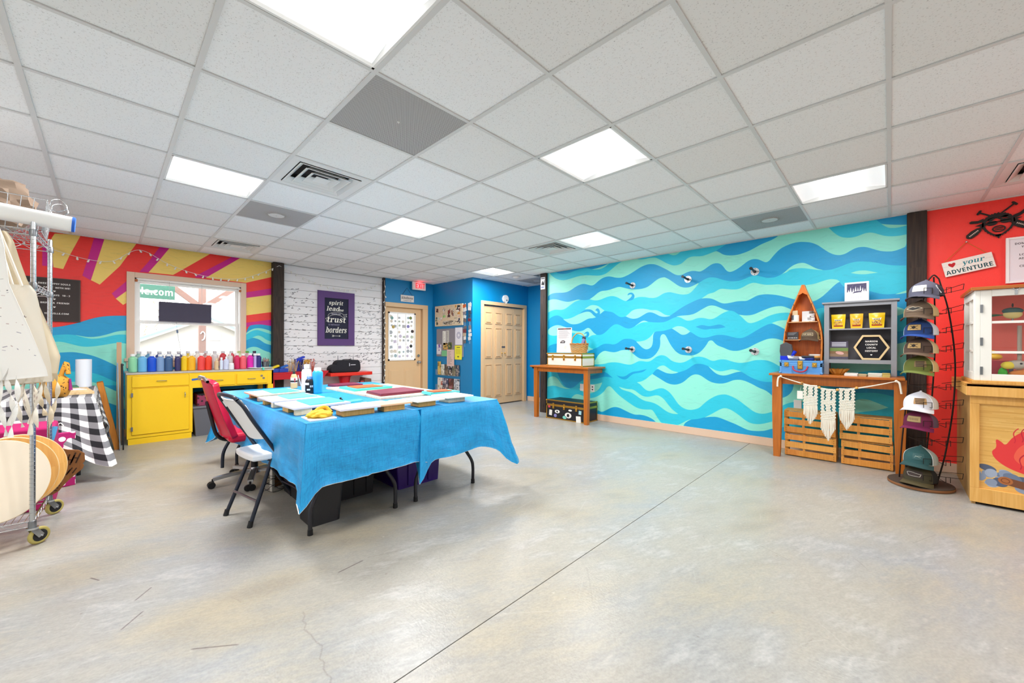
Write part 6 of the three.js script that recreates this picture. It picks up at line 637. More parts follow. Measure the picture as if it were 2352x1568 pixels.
TX.forEach(([x0, x1], k) => {
  const t = thing('blue_tablecloth', k ? 'blue linen-look plastic tablecloth on the right table' : 'blue linen-look plastic tablecloth on the left table', 'tablecloth', [0, 0, 0], 0, 'blue tablecloths');
  const D = (e, s) => { const c = e.b * e.b; let d = 0.365 + 0.012 * Math.sin(s * 4 + k); if (k === 0 && e.k === 1) return d - 0.01 + c * 0.02; if (k === 1 && (e.k === 0 || e.k === 4)) return d + c * 0.13; if (k === 1 && e.k === 1) return d + c * 0.2; return d + c * (e.k === 0 || e.k === 4 ? 0.115 : 0.14); };
  skirtCloth(t, x0, x1, TZ0, TZ1, TY + 0.003, D, blueCloth, mat('#f2f4f2', 0.6), 2.2, k * 3 + 0.6, 0.011, 0.05, { inner: k, w: k ? [0.12, 0.24, 0.2, 0.2, 0.1] : [0.1, 0.08, 0.2, 0.2, 0.1], f: k ? [0.5, 2.2, 1.4, 1, 0.4] : [0.25, 0.2, 1, 1.3, 0.25] });
});
const TT = TY + 0.0085;                                    // cloth surface
// boards drying on blocks
function quadBoard(b, P, y, th) { const s = P.map(([x, z]) => [x, -z]); b.ext(s, th, mtx([0, y, 0], [-Math.PI / 2, 0, 0])); return b; }
const turq = mat('#4fcfc8', 0.5), turq2 = mat('#62d6d2', 0.5), maroon = mat('#7a2344', 0.4), orangeP = mat('#e2602e', 0.5), whiteP = mat('#f1efe9', 0.6), peach = mat('#e9bf9a', 0.6), lavP = mat('#dcdcea', 0.6);
function blockBoard(label, P, blocks, m, panel, pm) { const t = thing('painting_board', label, 'board', [0, 0, 0], 0, 'boards drying on the blue tables'); quadBoard(mk(), P, TT + 0.042, 0.011).build('board', m, t); for (const [x, z, w, d] of blocks) mk().span(x - w / 2, x + w / 2, TT + 0.0005, TT + 0.042, z - d / 2, z + d / 2, 0.003).build('block', pick([M.pine2, M.cream]), t); if (panel) quadBoard(mk(), panel, TT + 0.053, 0.006).build('painted_panel', pm, t); return t; }
blockBoard('farthest plywood board on blocks with turquoise panel', [[0.84, -4.06], [0.85, -3.66], [1.24, -3.75], [1.22, -4.17]], [[0.9, -4.0, 0.06, 0.05], [0.9, -3.74, 0.06, 0.05], [1.17, -3.82, 0.06, 0.05]], M.cream, [[0.99, -4.08], [0.98, -3.74], [1.2, -3.78], [1.19, -4.1]], turq);
blockBoard('middle white board on blocks with turquoise panel', [[0.83, -3.56], [0.84, -3.2], [1.21, -3.22], [1.2, -3.6]], [[0.88, -3.49, 0.06, 0.05], [0.88, -3.27, 0.06, 0.05], [1.16, -3.3, 0.06, 0.05]], lavP, [[0.96, -3.54], [0.96, -3.27], [1.18, -3.3], [1.16, -3.56]], turq2);
blockBoard('nearest white board on blocks with turquoise panel', [[0.83, -3.13], [0.84, -2.76], [1.23, -2.8], [1.22, -3.18]], [[0.885, -3.0, 0.05, 0.12], [0.91, -2.8, 0.1, 0.045], [1.18, -2.86, 0.06, 0.06]], lavP, [[0.97, -3.12], [0.96, -2.82], [1.21, -2.86], [1.21, -3.15]], turq);
blockBoard('pale board on thick wood block at the front edge', [[1.04, -2.68], [1.03, -2.49], [1.3, -2.49], [1.31, -2.73]], [[1.165, -2.58, 0.21, 0.12]], lavP);
blockBoard('peach board on a paint stained block at the front edge', [[1.31, -2.66], [1.3, -2.5], [1.55, -2.5], [1.55, -2.66]], [[1.42, -2.57, 0.16, 0.1]], peach);
blockBoard('white board on paint stained block over the table seam', [[1.58, -2.71], [1.59, -2.49], [1.84, -2.5], [1.84, -2.73]], [[1.7, -2.59, 0.15, 0.12]], whiteP);
blockBoard('white board on pine block near the right table end', [[1.88, -2.75], [1.88, -2.52], [2.13, -2.5], [2.14, -2.76]], [[2.0, -2.62, 0.17, 0.13]], whiteP);
{ const t = thing('plywood_sheet', 'large plain plywood panel lying across the right table', 'board'); quadBoard(mk(), [[1.63, -4.32], [1.63, -3.12], [2.3, -3.05], [2.32, -4.28]], TT + 0.0005, 0.016).build('panel', M.cream, t); }
const flat = (name, label, P, y, th, m, n = 1) => { const t = thing(name, label, 'board', [0, 0, 0], 0, 'painted panels on the plywood'); for (let i = 0; i < n; i++) quadBoard(mk(), P.map(([x, z]) => [x + 0.006 * i, z - 0.004 * i]), TT + y + i * (th + 0.0005), th).build('panel', m, t); return t; };
flat('painted_panel', 'maroon painted panel farthest back on the right table', [[1.76, -4.62], [1.76, -4.36], [2.06, -4.38], [2.06, -4.64]], 0.0005, 0.012, maroon, 2);
flat('painted_panel', 'turquoise stack under the orange panel toward the back', [[1.68, -4.12], [1.67, -3.72], [2.1, -3.78], [2.1, -4.12]], 0.017, 0.006, turq, 3);
flat('painted_panel', 'orange painted panel on turquoise stack toward the back', [[1.74, -4.05], [1.73, -3.8], [2.02, -3.82], [2.02, -4.06]], 0.037, 0.007, orangeP);
flat('painted_panel', 'large maroon painted panels in the middle of the right table', [[1.69, -3.52], [1.67, -3.2], [2.12, -3.22], [2.12, -3.6]], 0.017, 0.011, maroon, 2);
flat('painted_panel', 'turquoise stack under orange panel near the right end', [[2.04, -3.14], [2.02, -2.96], [2.3, -2.9], [2.32, -3.1]], 0.017, 0.007, turq2, 3);
flat('painted_panel', 'small orange panel on turquoise stack near the right end', [[2.07, -3.1], [2.06, -2.97], [2.25, -2.95], [2.26, -3.08]], 0.041, 0.007, orangeP);
flat('blank_card', 'square white blank card left of three', [[1.44, -3.02], [1.44, -2.86], [1.59, -2.88], [1.59, -3.04]], 0.0005, 0.006, whiteP);
flat('blank_card', 'square white blank card in the middle of three', [[1.63, -3.0], [1.63, -2.88], [1.77, -2.88], [1.78, -3.01]], 0.0005, 0.006, whiteP);
flat('blank_card', 'square white blank card right of three', [[1.82, -3.02], [1.82, -2.91], [1.97, -2.9], [1.98, -3.01]], 0.0005, 0.006, whiteP);
flat('blank_card', 'long pale lavender card before the square cards', [[1.17, -2.98], [1.17, -2.84], [1.57, -2.76], [1.58, -2.84]], 0.0005, 0.006, lavP);
flat('paint_swatch', 'turquoise painted swatch between the tables beside a brush', [[1.36, -3.24], [1.35, -3.13], [1.5, -3.18], [1.51, -3.28]], 0.0005, 0.004, turq);
{ const t = thing('small_stamp', 'small black stamp beside the turquoise swatch', 'stamp', [1.33, TT + 0.0005, -3.22]); mk().box(0, 0.012, 0, 0.035, 0.024, 0.02, 0, 0.5, 0, 0.003).build('base', M.black, t); mk().ball(0.0, 0.03, 0, 0.009).build('knob', M.black, t); }
flat('glove_board', 'white board under the yellow gloves at the table corner', [[0.86, -2.68], [0.85, -2.5], [1.01, -2.5], [1.02, -2.66]], 0.0005, 0.008, whiteP);
{ const t = thing('yellow_cloth', 'crumpled yellow cleaning cloth on the table corner', 'cloth', [0.935, TT + 0.0095, -2.585]); const g = new THREE.IcosahedronGeometry(0.07, 5), p = g.attributes.position; for (let i = 0; i < p.count; i++) { const v = V().fromBufferAttribute(p, i); const n = 1 + 0.25 * noise3(v.x * 22, v.y * 22, v.z * 22); v.multiplyScalar(n); p.setXYZ(i, v.x * 1.0, Math.max(0, v.y * 0.38 + 0.016), v.z * 0.85); } mesh('cloth', toCreasedNormals(g, 0.7), mat('#eabf3a', 0.8), t); mk().tube([[-0.04, 0.02, 0.02], [0, 0.045, -0.02], [0.05, 0.05, -0.03], [0.07, 0.02, 0.01]], 0.013, 30).build('fold', mat('#e0b02e', 0.8), t); }
// bottles
function bottle(name, label, x, z, prof, m, cap, capM, lab) { const t = thing(name, label, 'bottle', [x, TT + 0.0005, z]); mk().lathe(prof, 0, 0, 0, 28).build('bottle', m, t, true); if (cap) mk().lathe(cap, 0, 0, 0, 20).build('cap', capM, t); if (lab) mesh('label', fitUV(mk().add(new THREE.CylinderGeometry(lab[0], lab[0], lab[2] - lab[1], 28, 1, true), mtx([0, (lab[1] + lab[2]) / 2, 0])).geo(true), 0, -lab[0], lab[0], lab[1], lab[2]), lab[3], t); return t; }
bottle('white_bottle', 'tall white plastic bottle among the bottles on the blue table', 1.39, -4.18, [[0, 0], [0.042, 0], [0.045, 0.006], [0.045, 0.2], [0.036, 0.222], [0.022, 0.23], [0.022, 0.24], [0, 0.24]], M.white, [[0.025, 0.236], [0.025, 0.272], [0, 0.275]], M.white);
bottle('black_bottle', 'black labelled paint bottle in front of the white bottle', 1.365, -4.02, [[0, 0], [0.036, 0], [0.038, 0.006], [0.038, 0.12], [0.03, 0.135], [0.02, 0.14], [0, 0.14]], mat('#1d1c22', 0.4), [[0.024, 0.136], [0.024, 0.162], [0, 0.164]], mat('#5a86c4', 0.4), [0.0388, 0.02, 0.112, new THREE.MeshPhysicalMaterial({ roughness: 0.5, side: THREE.DoubleSide, map: signTex(256, 256, '#17161c', (g) => { g.fillStyle = '#e9e9ea'; g.fillRect(0, 20, 70, 60); g.fillRect(20, 180, 80, 44); g.fillRect(96, 90, 26, 52); g.fillRect(132, 90, 20, 52); g.fillRect(162, 90, 26, 52); g.fillRect(200, 20, 50, 150); }) })]);
bottle('blue_bottle', 'bright blue paint bottle on the blue table', 1.43, -4.0, [[0, 0], [0.04, 0], [0.044, 0.006], [0.047, 0.16], [0.047, 0.2], [0.036, 0.215], [0.026, 0.218], [0, 0.218]], mat('#2fa9e0', 0.35), [[0.03, 0.214], [0.03, 0.245], [0, 0.247]], M.white);
bottle('glue_bottle', 'tan glue bottle with red and black label behind the boards', 1.41, -4.62, [[0, 0], [0.03, 0], [0.033, 0.006], [0.033, 0.12], [0.022, 0.15], [0.012, 0.155], [0, 0.155]], mat('#d9b27e', 0.4), [[0.014, 0.152], [0.012, 0.18], [0.004, 0.19], [0, 0.19]], M.black, [0.0335, 0.06, 0.118, new THREE.MeshPhysicalMaterial({ roughness: 0.5, side: THREE.DoubleSide, map: signTex(256, 128, '#e8e0d8', (g) => { g.fillStyle = '#1a1a1e'; g.fillRect(0, 70, 256, 40); g.fillStyle = '#b3202c'; g.fillRect(110, 10, 26, 110); g.fillRect(84, 30, 78, 24); }) })]);
{ const t = thing('water_cup', 'clear plastic cup with a brush on the blue table', 'cup', [1.4, TT + 0.0005, -4.36]); mk().lathe([[0.028, 0], [0.03, 0.002], [0.038, 0.1]], 0, 0, 0, 24).build('cup', jarM, t); mk().rod([0.01, 0.004, 0], [-0.035, 0.16, 0.01], 0.004, 0.003).build('brush', M.white, t); }
// ---------- things under the tables ----------
{ const t = thing('black_bin', 'tall black plastic waste bin under the table corner', 'bin', [1.04, 0, -2.86]); const b = mk(); b.add(new THREE.CylinderGeometry(0.2, 0.155, 0.56, 4, 1, false), mtx([0, 0.28, 0], [0, Math.PI / 4, 0], [1, 1, 0.8])); const s = new THREE.Shape(); const g = mk().l; t.add(new THREE.Group()); t.children.pop(); const P = (w, d, r) => { const q = new THREE.Shape(); q.moveTo(-w + r, -d); q.lineTo(w - r, -d); q.quadraticCurveTo(w, -d, w, -d + r); q.lineTo(w, d - r); q.quadraticCurveTo(w, d, w - r, d); q.lineTo(-w + r, d); q.quadraticCurveTo(-w, d, -w, d - r); q.lineTo(-w, -d + r); q.quadraticCurveTo(-w, -d, -w + r, -d); return q; };
  const geo = new THREE.ExtrudeGeometry(P(0.12, 0.14, 0.04), { depth: 0.56, bevelEnabled: false, steps: 4 }); const p = geo.attributes.position; for (let i = 0; i < p.count; i++) { const k = 0.82 + 0.3 * p.getZ(i) / 0.56; p.setXY(i, p.getX(i) * k, p.getY(i) * k); } mk().add(geo, mtx([0, 0, 0], [-Math.PI / 2, 0, 0])).build('body', mat('#24252a', 0.45), t); mk().ext(P(0.142, 0.164, 0.04), 0.03, mtx([0, 0.55, 0], [-Math.PI / 2, 0, 0]), 0.004).build('rim', mat('#2a2b30', 0.45), t); }
{ const t = thing('black_tote', 'low black storage tote with lid under the left table', 'tote', [1.28, 0, -3.34]); mk().ext([[-0.24, 0], [0.24, 0], [0.27, 0.3], [-0.27, 0.3]], 0.55, mtx([0, 0, -0.275]), 0.008).build('body', mat('#1d2027', 0.5), t); mk().span(-0.285, 0.285, 0.3, 0.33, -0.3, 0.3, 0.01).build('lid', mat('#23262e', 0.5), t); for (let k = -2; k < 3; k++) mk().span(k * 0.1 - 0.012, k * 0.1 + 0.012, 0.02, 0.28, 0.27, 0.292).build('rib', mat('#1d2027', 0.5), t); }
{ const t = thing('purple_tote', 'deep purple storage tote under the table seam', 'tote', [1.9, 0, -3.22]); mk().ext([[-0.19, 0], [0.19, 0], [0.215, 0.34], [-0.215, 0.34]], 0.52, mtx([0, 0, -0.26]), 0.01).build('body', mat('#3a127e', 0.42), t); mk().span(-0.235, 0.235, 0.34, 0.37, -0.29, 0.29, 0.01).build('lid', mat('#33107a', 0.42), t); for (const x of [-0.1, 0.1]) mk().span(x - 0.015, x + 0.015, 0.02, 0.32, 0.262, 0.282, 0.004).build('rib', mat('#3a127e', 0.42), t); mk().span(-0.06, 0.06, 0.3, 0.33, 0.262, 0.29, 0.005).build('handle', mat('#2c0c68', 0.42), t); }
{ const t = thing('framed_picture', 'worn white picture frame standing on the floor under the table', 'frame', [1.06, 0.155, -3.72], 0.5); mk().span(-0.13, -0.105, -0.155, 0.155, -0.012, 0.012).span(0.105, 0.13, -0.155, 0.155, -0.012, 0.012).span(-0.105, 0.105, -0.155, -0.13, -0.012, 0.012).span(-0.105, 0.105, 0.13, 0.155, -0.012, 0.012).build('frame', mat('#d9d3ca', 0.7), t); mk().span(-0.105, 0.105, -0.13, 0.13, -0.008, 0).build('backing', mat('#8a5a2c', 0.8), t); }
{ const t = thing('wire_tangle', 'tangle of dark wire on the floor under the table', 'wire', [0.97, 0, -3.66]); const P = []; for (let i = 0; i < 40; i++) P.push([0.07 * Math.cos(i * 0.9) + rr(-0.02, 0.02), 0.012 + 0.13 * (0.5 + 0.5 * Math.sin(i * 0.53)), 0.06 * Math.sin(i * 0.9) + rr(-0.02, 0.02)]); mk().tube(P, 0.0022, 300, 5).build('wire', M.black, t); }
// ---------- white folding chair ----------
{ const t = thing('folding_chair', 'white folding chair with dark navy tube frame at the blue table', 'chair', [0, 0, 0]); t.rotation.y = 0.1; t.position.set(0.0035 + 0.3235 - 0.003, 0, 0.0162 + 0.0636); const za = -3.44, zb = -3.04, r = 0.0125, tm = M.navy;
  for (const [z, s] of [[za, 1], [zb, -1]]) { mk().tube([[0.575, 0.845, z + s * 0.02], [0.605, 0.8, z], [0.66, 0.7, z], [0.78, 0.5, z], [0.92, 0.26, z], [1.075, 0.01, z]], r, 60, 10).build('frame_tube', tm, t); mk().rod([1.07, 0.0, z], [1.06, 0.04, z], 0.017, 0.015).build('foot_cap', M.black, t); mk().rod([z === za ? 0.617 : 0.652, 0.015, z + s * 0.028], [0.79, 0.455, z + s * 0.028], r, r, 10).build('rear_leg', tm, t); mk().rod([z === za ? 0.613 : 0.648, 0, z + s * 0.028], [z === za ? 0.622 : 0.657, 0.04, z + s * 0.028], 0.0165, 0.015).build('foot_cap', M.black, t); mk().rod([0.755, 0.425, z + s * 0.028], [0.86, 0.4, z + s * 0.03], 0.008).build('hinge', tm, t); }
  mk().tube([[0.575, 0.845, za + 0.02], [0.562, 0.865, za + 0.06], [0.545, 0.874, -3.24], [0.562, 0.865, zb - 0.06], [0.575, 0.845, zb - 0.02]], r, 40, 10).build('top_rail', tm, t);
  mk().rod([0.66, 0.16, za + 0.03], [0.69, 0.16, zb - 0.03], 0.008).build('spreader', M.steel, t); mk().rod([0.99, 0.14, za], [0.99, 0.14, zb], 0.008).build('spreader', tm, t);
  const pl = mat('#f6f7fa', 0.4); mesh('backrest', sheet((u, v) => { const y = lerp(0.845, 0.575 - 0.02 * Math.sin(u * Math.PI), v), x = lerp(0.59, 0.738, v) - 0.03 * Math.sin(u * Math.PI) * (1 - 0.4 * v); return [x, y, lerp(za + 0.015, zb - 0.015, u)]; }, 24, 12, 0.012), pl, t);
  for (const z of [za + 0.005, zb - 0.005]) mk().box(0.615, 0.79, z, 0.022, 0.05, 0.02, 0, 0, 0.5, 0.005).build('clip', pl, t);
  const s = new THREE.Shape(); s.moveTo(0.68, -3.39); s.quadraticCurveTo(0.66, -3.24, 0.68, -3.09); s.quadraticCurveTo(0.78, -3.05, 0.98, -3.07); s.quadraticCurveTo(1.05, -3.1, 1.05, -3.24); s.quadraticCurveTo(1.05, -3.38, 0.98, -3.41); s.quadraticCurveTo(0.78, -3.43, 0.68, -3.39); mk().ext(s, 0.02, mtx([0, 0.455, 0], [Math.PI / 2, 0, 0]), 0.012).build('seat', pl, t); }
// ---------- red office chair ----------
{ const t = thing('office_chair', 'red vinyl office chair with aluminium star base', 'chair', [0.93, 0, -4.1]); const rv = mat('#d8083a', 0.32), nav = M.navy;
  mesh('backrest', sheet((u, v) => { const y = lerp(0.93, 0.47, v), a = (u - 0.5), x = lerp(-0.375, -0.25, Math.pow(v, 1.2)) + 0.16 * a * a; return [x, y - 0.03 * Math.pow(Math.abs(2 * a), 4) * (1 - v), a * (0.42 - 0.04 * (1 - v)) + 0.14]; }, 20, 20, 0.045), rv, t);
  mk().tube([[-0.385, 0.92, -0.05], [-0.395, 0.945, 0.04], [-0.395, 0.948, 0.14], [-0.395, 0.945, 0.24], [-0.385, 0.92, 0.33]], 0.012, 40).build('top_piping', M.castAlu, t);
  mk().box(-0.02, 0.46, 0.12, 0.46, 0.08, 0.44, 0, 0, 0, 0.035).build('seat', rv, t);
  mk().rod([0, 0.1, 0], [0, 0.26, 0], 0.028, 0.026).rod([0, 0.26, 0], [0, 0.42, 0], 0.016).build('gas_lift', M.black, t); mk().box(0, 0.415, 0.06, 0.2, 0.03, 0.2, 0, 0, 0, 0.01).build('seat_plate', M.black, t);
  mk().tube([[-0.05, 0.41, 0.1], [-0.2, 0.41, 0.12], [-0.29, 0.46, 0.13], [-0.33, 0.6, 0.14], [-0.36, 0.75, 0.14]], 0.014, 30).build('back_support', M.black, t);
  mk().tube([[-0.1, 0.41, -0.12], [-0.15, 0.36, -0.15], [-0.2, 0.25, -0.16], [-0.21, 0.12, -0.15]], 0.013, 30).build('stay', nav, t);
  mk().rod([0, 0.07, 0], [0, 0.12, 0], 0.05, 0.034, 20).build('hub', M.castAlu, t);
  for (let k = 0; k < 5; k++) { const a = 0.62 + k * Math.PI * 2 / 5, c = Math.cos(a), s = Math.sin(a); const arm = mk().beam([c * 0.03, 0.1, -s * 0.03], [c * 0.3, 0.075, -s * 0.3], 0.04, 0.026, [0, 1, 0]).build('arm', M.castAlu, t); const w = mk(); for (const d of [-0.014, 0.014]) w.add(new THREE.CylinderGeometry(0.027, 0.027, 0.018, 18), mtx([c * 0.31 + s * d, 0.0272, -s * 0.31 + c * d], [Math.PI / 2, a, 0], [1, 1, 1])); w.rod([c * 0.3, 0.03, -s * 0.3], [c * 0.3, 0.075, -s * 0.3], 0.008).build('caster', M.black, arm); } }
// ---------- left side table by the mural ----------
{ const t = thing('console_table', 'wooden console table with tapered legs holding a white trunk', 'table', [0, 0, 0]); const y = 0.885;
  mk().span(5.1, 5.605, y - 0.028, y, -4.49, -3.31, 0.005).build('top', M.oakTop, t);
  mk().span(5.15, 5.17, y - 0.1, y - 0.028, -4.4, -3.38).build('apron', M.oak, t); mk().span(5.15, 5.6, y - 0.1, y - 0.028, -3.385, -3.365).build('apron', M.oak, t); mk().span(5.15, 5.6, y - 0.1, y - 0.028, -4.41, -4.39).build('apron', M.oak, t);
  mk().span(5.585, 5.605, y - 0.1, y - 0.028, -4.4, -3.38).build('wall_cleat', M.oak, t);
  for (const [x, z] of [[5.165, -4.39], [5.165, -3.375]]) mk().ext([[-0.036, y - 0.028], [0.036, y - 0.028], [0.034, 0.4], [0.025, 0], [-0.025, 0], [-0.034, 0.4]], 0.062, mtx([x - 0.031, 0, z], [0, Math.PI / 2, 0]), 0.003).build('leg', M.oak, t); }
{ const t = thing('star_knob', 'small black star shaped knob at the left end of the console table', 'knob', [5.2, 0.85, -4.503]); const b = mk(); for (let k = 0; k < 6; k++) b.ball(0.02 * Math.cos(k * 1.047), 0.02 * Math.sin(k * 1.047), 0, 0.01, 8); b.build('petals', M.black, t); mk().rod([0, 0, -0.008], [0, 0, 0.09], 0.008).build('stem', M.black, t); }
// trunks
function trunk(name, label, x0, x1, y0, h, z0, z1, body, trimM, split, latchZ) {
  const t = thing(name, label, 'trunk', [0, 0, 0]); mk().span(x0, x1, y0, y0 + h * split - 0.002, z0, z1, 0.004).build('body', body, t); mk().span(x0, x1, y0 + h * split, y0 + h, z0, z1, 0.004).build('lid', body, t);
  const e = 0.016, o = 0.003, tr = mk(); for (const y of [y0, y0 + h - e, y0 + h * split - e, y0 + h * split + 0.002]) { tr.span(x0 - o, x0 + e * 0.4, y, y + e, z0 - o, z1 + o).span(x0, x1, y, y + e, z1 - e * 0.4, z1 + o); } for (const z of [z0 - o, z1 + o - e]) tr.span(x0 - o, x0 + e * 0.4, y0, y0 + h, z, z + e); tr.span(x0 - o, x0 + e, y0 + h - 0.002, y0 + h + o, z0 - o, z1 + o).span(x0, x1, y0 + h - 0.002, y0 + h + o, z1 - e, z1 + o).span(x1 - e, x1, y0, y0 + h, z1 - e * 0.4, z1 + o); tr.build('edge_binding', trimM, t);
  for (const z of [z0, z1]) for (const y of [y0 + 0.01, y0 + h - 0.012]) mk().ball(x0, y, z, 0.013).build('corner_cap', trimM, t);
  for (const z of latchZ) mk().span(x0 - 0.01, x0 - 0.002, y0 + h * split - 0.055, y0 + h * split + 0.035, z - 0.018, z + 0.018, 0.003).ball(x0 - 0.01, y0 + h * split - 0.02, z, 0.012).build('latch', trimM, t);
  return t;
}
trunk('travel_chest', 'white and gold vintage trunk on the console table', 5.22, 5.575, 0.8855, 0.215, -4.2, -3.5, mat('#efe9e0', 0.55), M.brass, 0.7, [-4.08, -3.85, -3.63]);
{ const t = trunk('footlocker', 'black footlocker with gold edges and stickers on the floor', 5.215, 5.59, 0.0015, 0.315, -4.21, -3.45, mat('#15161e', 0.45), M.brass, 0.72, [-4.06, -3.84, -3.6]);
  for (const [y, z, w, h, c, n] of [[0.13, -3.98, 0.1, 0.055, '#f0efec', 'o'], [0.09, -3.76, 0.13, 0.09, '#eceae6', 'o'], [0.05, -3.83, 0.08, 0.05, '#7fd2c4', 'o'], [0.06, -4.02, 0.06, 0.055, '#8a86c0', 'o'], [0.1, -4.12, 0.06, 0.09, '#e6e4e0', 'r'], [0.2, -4.15, 0.045, 0.04, '#c24450', 'r'], [0.05, -3.56, 0.09, 0.1, '#f2f0ea', 'r'], [0.16, -3.53, 0.05, 0.06, '#9fd0dc', 'r'], [0.175, -3.72, 0.07, 0.03, '#e8e8e4', 'o']]) { const b = mk(); if (n === 'o') b.add(new THREE.CylinderGeometry(0.5, 0.5, 0.003, 24), mtx([5.2125, y, z], [0, 0, Math.PI / 2], [h, 1, w])); else b.box(5.2125, y, z, 0.003, h, w, rr(-0.2, 0.2), 0, 0); b.build('sticker', mat(c, 0.5), t); }
  mk().add(new THREE.CylinderGeometry(0.5, 0.5, 0.003, 16), mtx([5.2105, 0.09, -3.76], [0, 0, Math.PI / 2], [0.055, 1, 0.05])).build('sticker_print', M.black, t); mk().box(5.2105, 0.13, -3.98, 0.003, 0.025, 0.03, 0.7, 0, 0).build('sticker_print', M.black, t); }
{ const t = thing('menu_stand', 'tall white printed sheet in a clear stand on the white trunk', 'sign', [5.4, 1.1035, -3.985], 0.1); const m = new THREE.MeshPhysicalMaterial({ roughness: 0.5, map: signTex(384, 560, '#f4f4f6', (g, w, h) => { g.fillStyle = '#2b2326'; g.fillRect(20, 14, w - 40, 26); g.fillStyle = '#b03030'; g.fillRect(170, 18, 60, 18); g.fillStyle = 'rgba(70,70,80,0.6)'; for (let y = 60; y < 250; y += 13) g.fillRect(rr(26, 50), y, rr(220, 300), 4); g.fillStyle = '#23262c'; g.beginPath(); g.moveTo(80, 350); g.lineTo(110, 300); g.quadraticCurveTo(180, 270, 220, 310); g.lineTo(210, 350); g.fill(); g.fillStyle = '#f4f4f6'; g.fillRect(120, 312, 70, 16); g.strokeStyle = '#b08a4a'; g.lineWidth = 6; g.beginPath(); g.arc(225, 445, 28, 0, 7); g.stroke(); g.beginPath(); g.arc(225, 445, 12, 0, 7); g.stroke(); }) });
  mesh('sheet', fitUV(mk().box(0, 0.215, 0, 0.004, 0.42, 0.285).geo(), 2, -0.1425, 0.1425, 0.005, 0.425), m, t); mk().box(0.03, 0.012, 0, 0.08, 0.004, 0.285).box(0.004, 0.215, 0, 0.003, 0.43, 0.29).build('stand', jarM, t); t.children[0].rotation.z = -0.04; }
{ const t = thing('wicker_basket', 'small wicker basket with looped handle on the white trunk', 'basket', [5.4, 1.1035, -3.68]); const wk = woodM(woodTex('#dcb06a', '#b98743', 11, 0, 3), 0.7); const b = mk(); for (let r = 0; r < 9; r++) { const y = 0.008 + r * 0.0155, rx = 0.09 + r * 0.003; const P = []; for (let k = 0; k < 48; k++) { const a = k / 48 * Math.PI * 2, w = 1 + (((k >> 1) + r) % 2 ? 0.035 : -0.035); P.push([Math.cos(a) * rx * 0.85 * w, y, Math.sin(a) * (rx + 0.045) * w]); } b.tube(P, 0.0075, 130, 5, true); } b.build('weave', wk, t); mk().add(new THREE.CylinderGeometry(0.1, 0.09, 0.004, 28), mtx([0, 0.006, 0], [0, 0, 0], [0.85, 1, 1.35])).build('base', wk, t); { const P = []; for (let k = 0; k < 36; k++) { const a = k / 36 * Math.PI * 2; P.push([Math.cos(a) * 0.1, 0.148 + 0.005 * Math.sin(k * 2), Math.sin(a) * 0.162]); } mk().tube(P, 0.011, 110, 6, true).build('rim', mat('#b5743a', 0.7), t); } mk().tube([[0, 0.14, -0.15], [0, 0.24, -0.13], [0, 0.31, -0.06], [0, 0.325, 0.0], [0, 0.3, 0.07], [0, 0.22, 0.12], [0, 0.14, 0.14]], 0.009, 50).build('handle', wk, t); }
[['#8d86b4', -0.02, 0.05, 0.4, 'violet'], ['#b9b6c8', 0.02, 0.085, -0.25, 'grey']].forEach(([c, x, z, r, n]) => { const t = thing('wrapped_item', n + ' wrapped item poking out of the wicker basket', 'packet', [5.4 + x, 1.115, -3.66 + z]); mk().box(0, 0.115, 0, 0.03, 0.23, 0.05, r, 0, 0, 0.008).build('packet', mat(c, 0.5), t); mk().box(0.0, 0.235, 0.06 * Math.sin(r) * 1.8, 0.028, 0.03, 0.054, r, 0, 0, 0.004).build('end_band', mat('#3a3648', 0.5), t); });
// pegs on the mural
[[-2.855, 2.15, 'upper', 'far left'], [-2.03, 2.147, 'upper', 'middle'], [-1.22, 2.147, 'upper', 'right'], [-2.858, 1.169, 'lower', 'far left'], [-2.021, 1.169, 'lower', 'middle'], [-1.218, 1.152, 'lower', 'right']].forEach(([z, y, a, b], i) => { const t = thing('pipe_peg', `iron pipe peg on the wave mural, ${a} row, ${b}`, 'peg', [5.63, y, z], 0, 'iron pipe pegs on the mural'); mk().add(new THREE.CylinderGeometry(0.047, 0.047, 0.008, 32), mtx([-0.004, 0, 0], [0, 0, Math.PI / 2])).build('flange', mat('#d3d4d6', 0.35, { metalness: 0.4 }), t); for (let k = 0; k < 4; k++) { const q = k * Math.PI / 2 + 0.05; mk().ball(-0.0085, 0.034 * Math.cos(q), 0.034 * Math.sin(q), 0.0055, 8).build('screw', M.black, t); } mk().rod([-0.006, 0, 0], [-0.19, 0.012, 0.0], 0.0135, 0.0135, 14).rod([-0.008, 0, 0], [-0.035, 0, 0], 0.019, 0.018, 14).build('pipe', mat('#2c3136', 0.4, { metalness: 0.7 }), t); mk().rod([-0.185, 0.012, 0], [-0.205, 0.013, 0], 0.018, 0.018, 14).build('end_cap', mat('#33383c', 0.45, { metalness: 0.7 }), t); });
[[-3.565, 0.517, 'beside'], [-3.775, 0.518, 'behind']].forEach(([z, y, s], i) => { const t = thing('wall_outlet', `white wall outlet ${s} the front leg of the console table`, 'outlet', [5.63, y, z]); mk().box(-0.003, 0, 0, 0.007, 0.118, 0.075, 0, 0, 0, 0.003).build('plate', M.white, t); if (!i) for (const dy of [-0.022, 0.022]) mk().box(-0.007, dy, 0, 0.003, 0.02, 0.024, 0, 0, 0, 0.003).build('socket', mat('#3a3634', 0.5), t); });
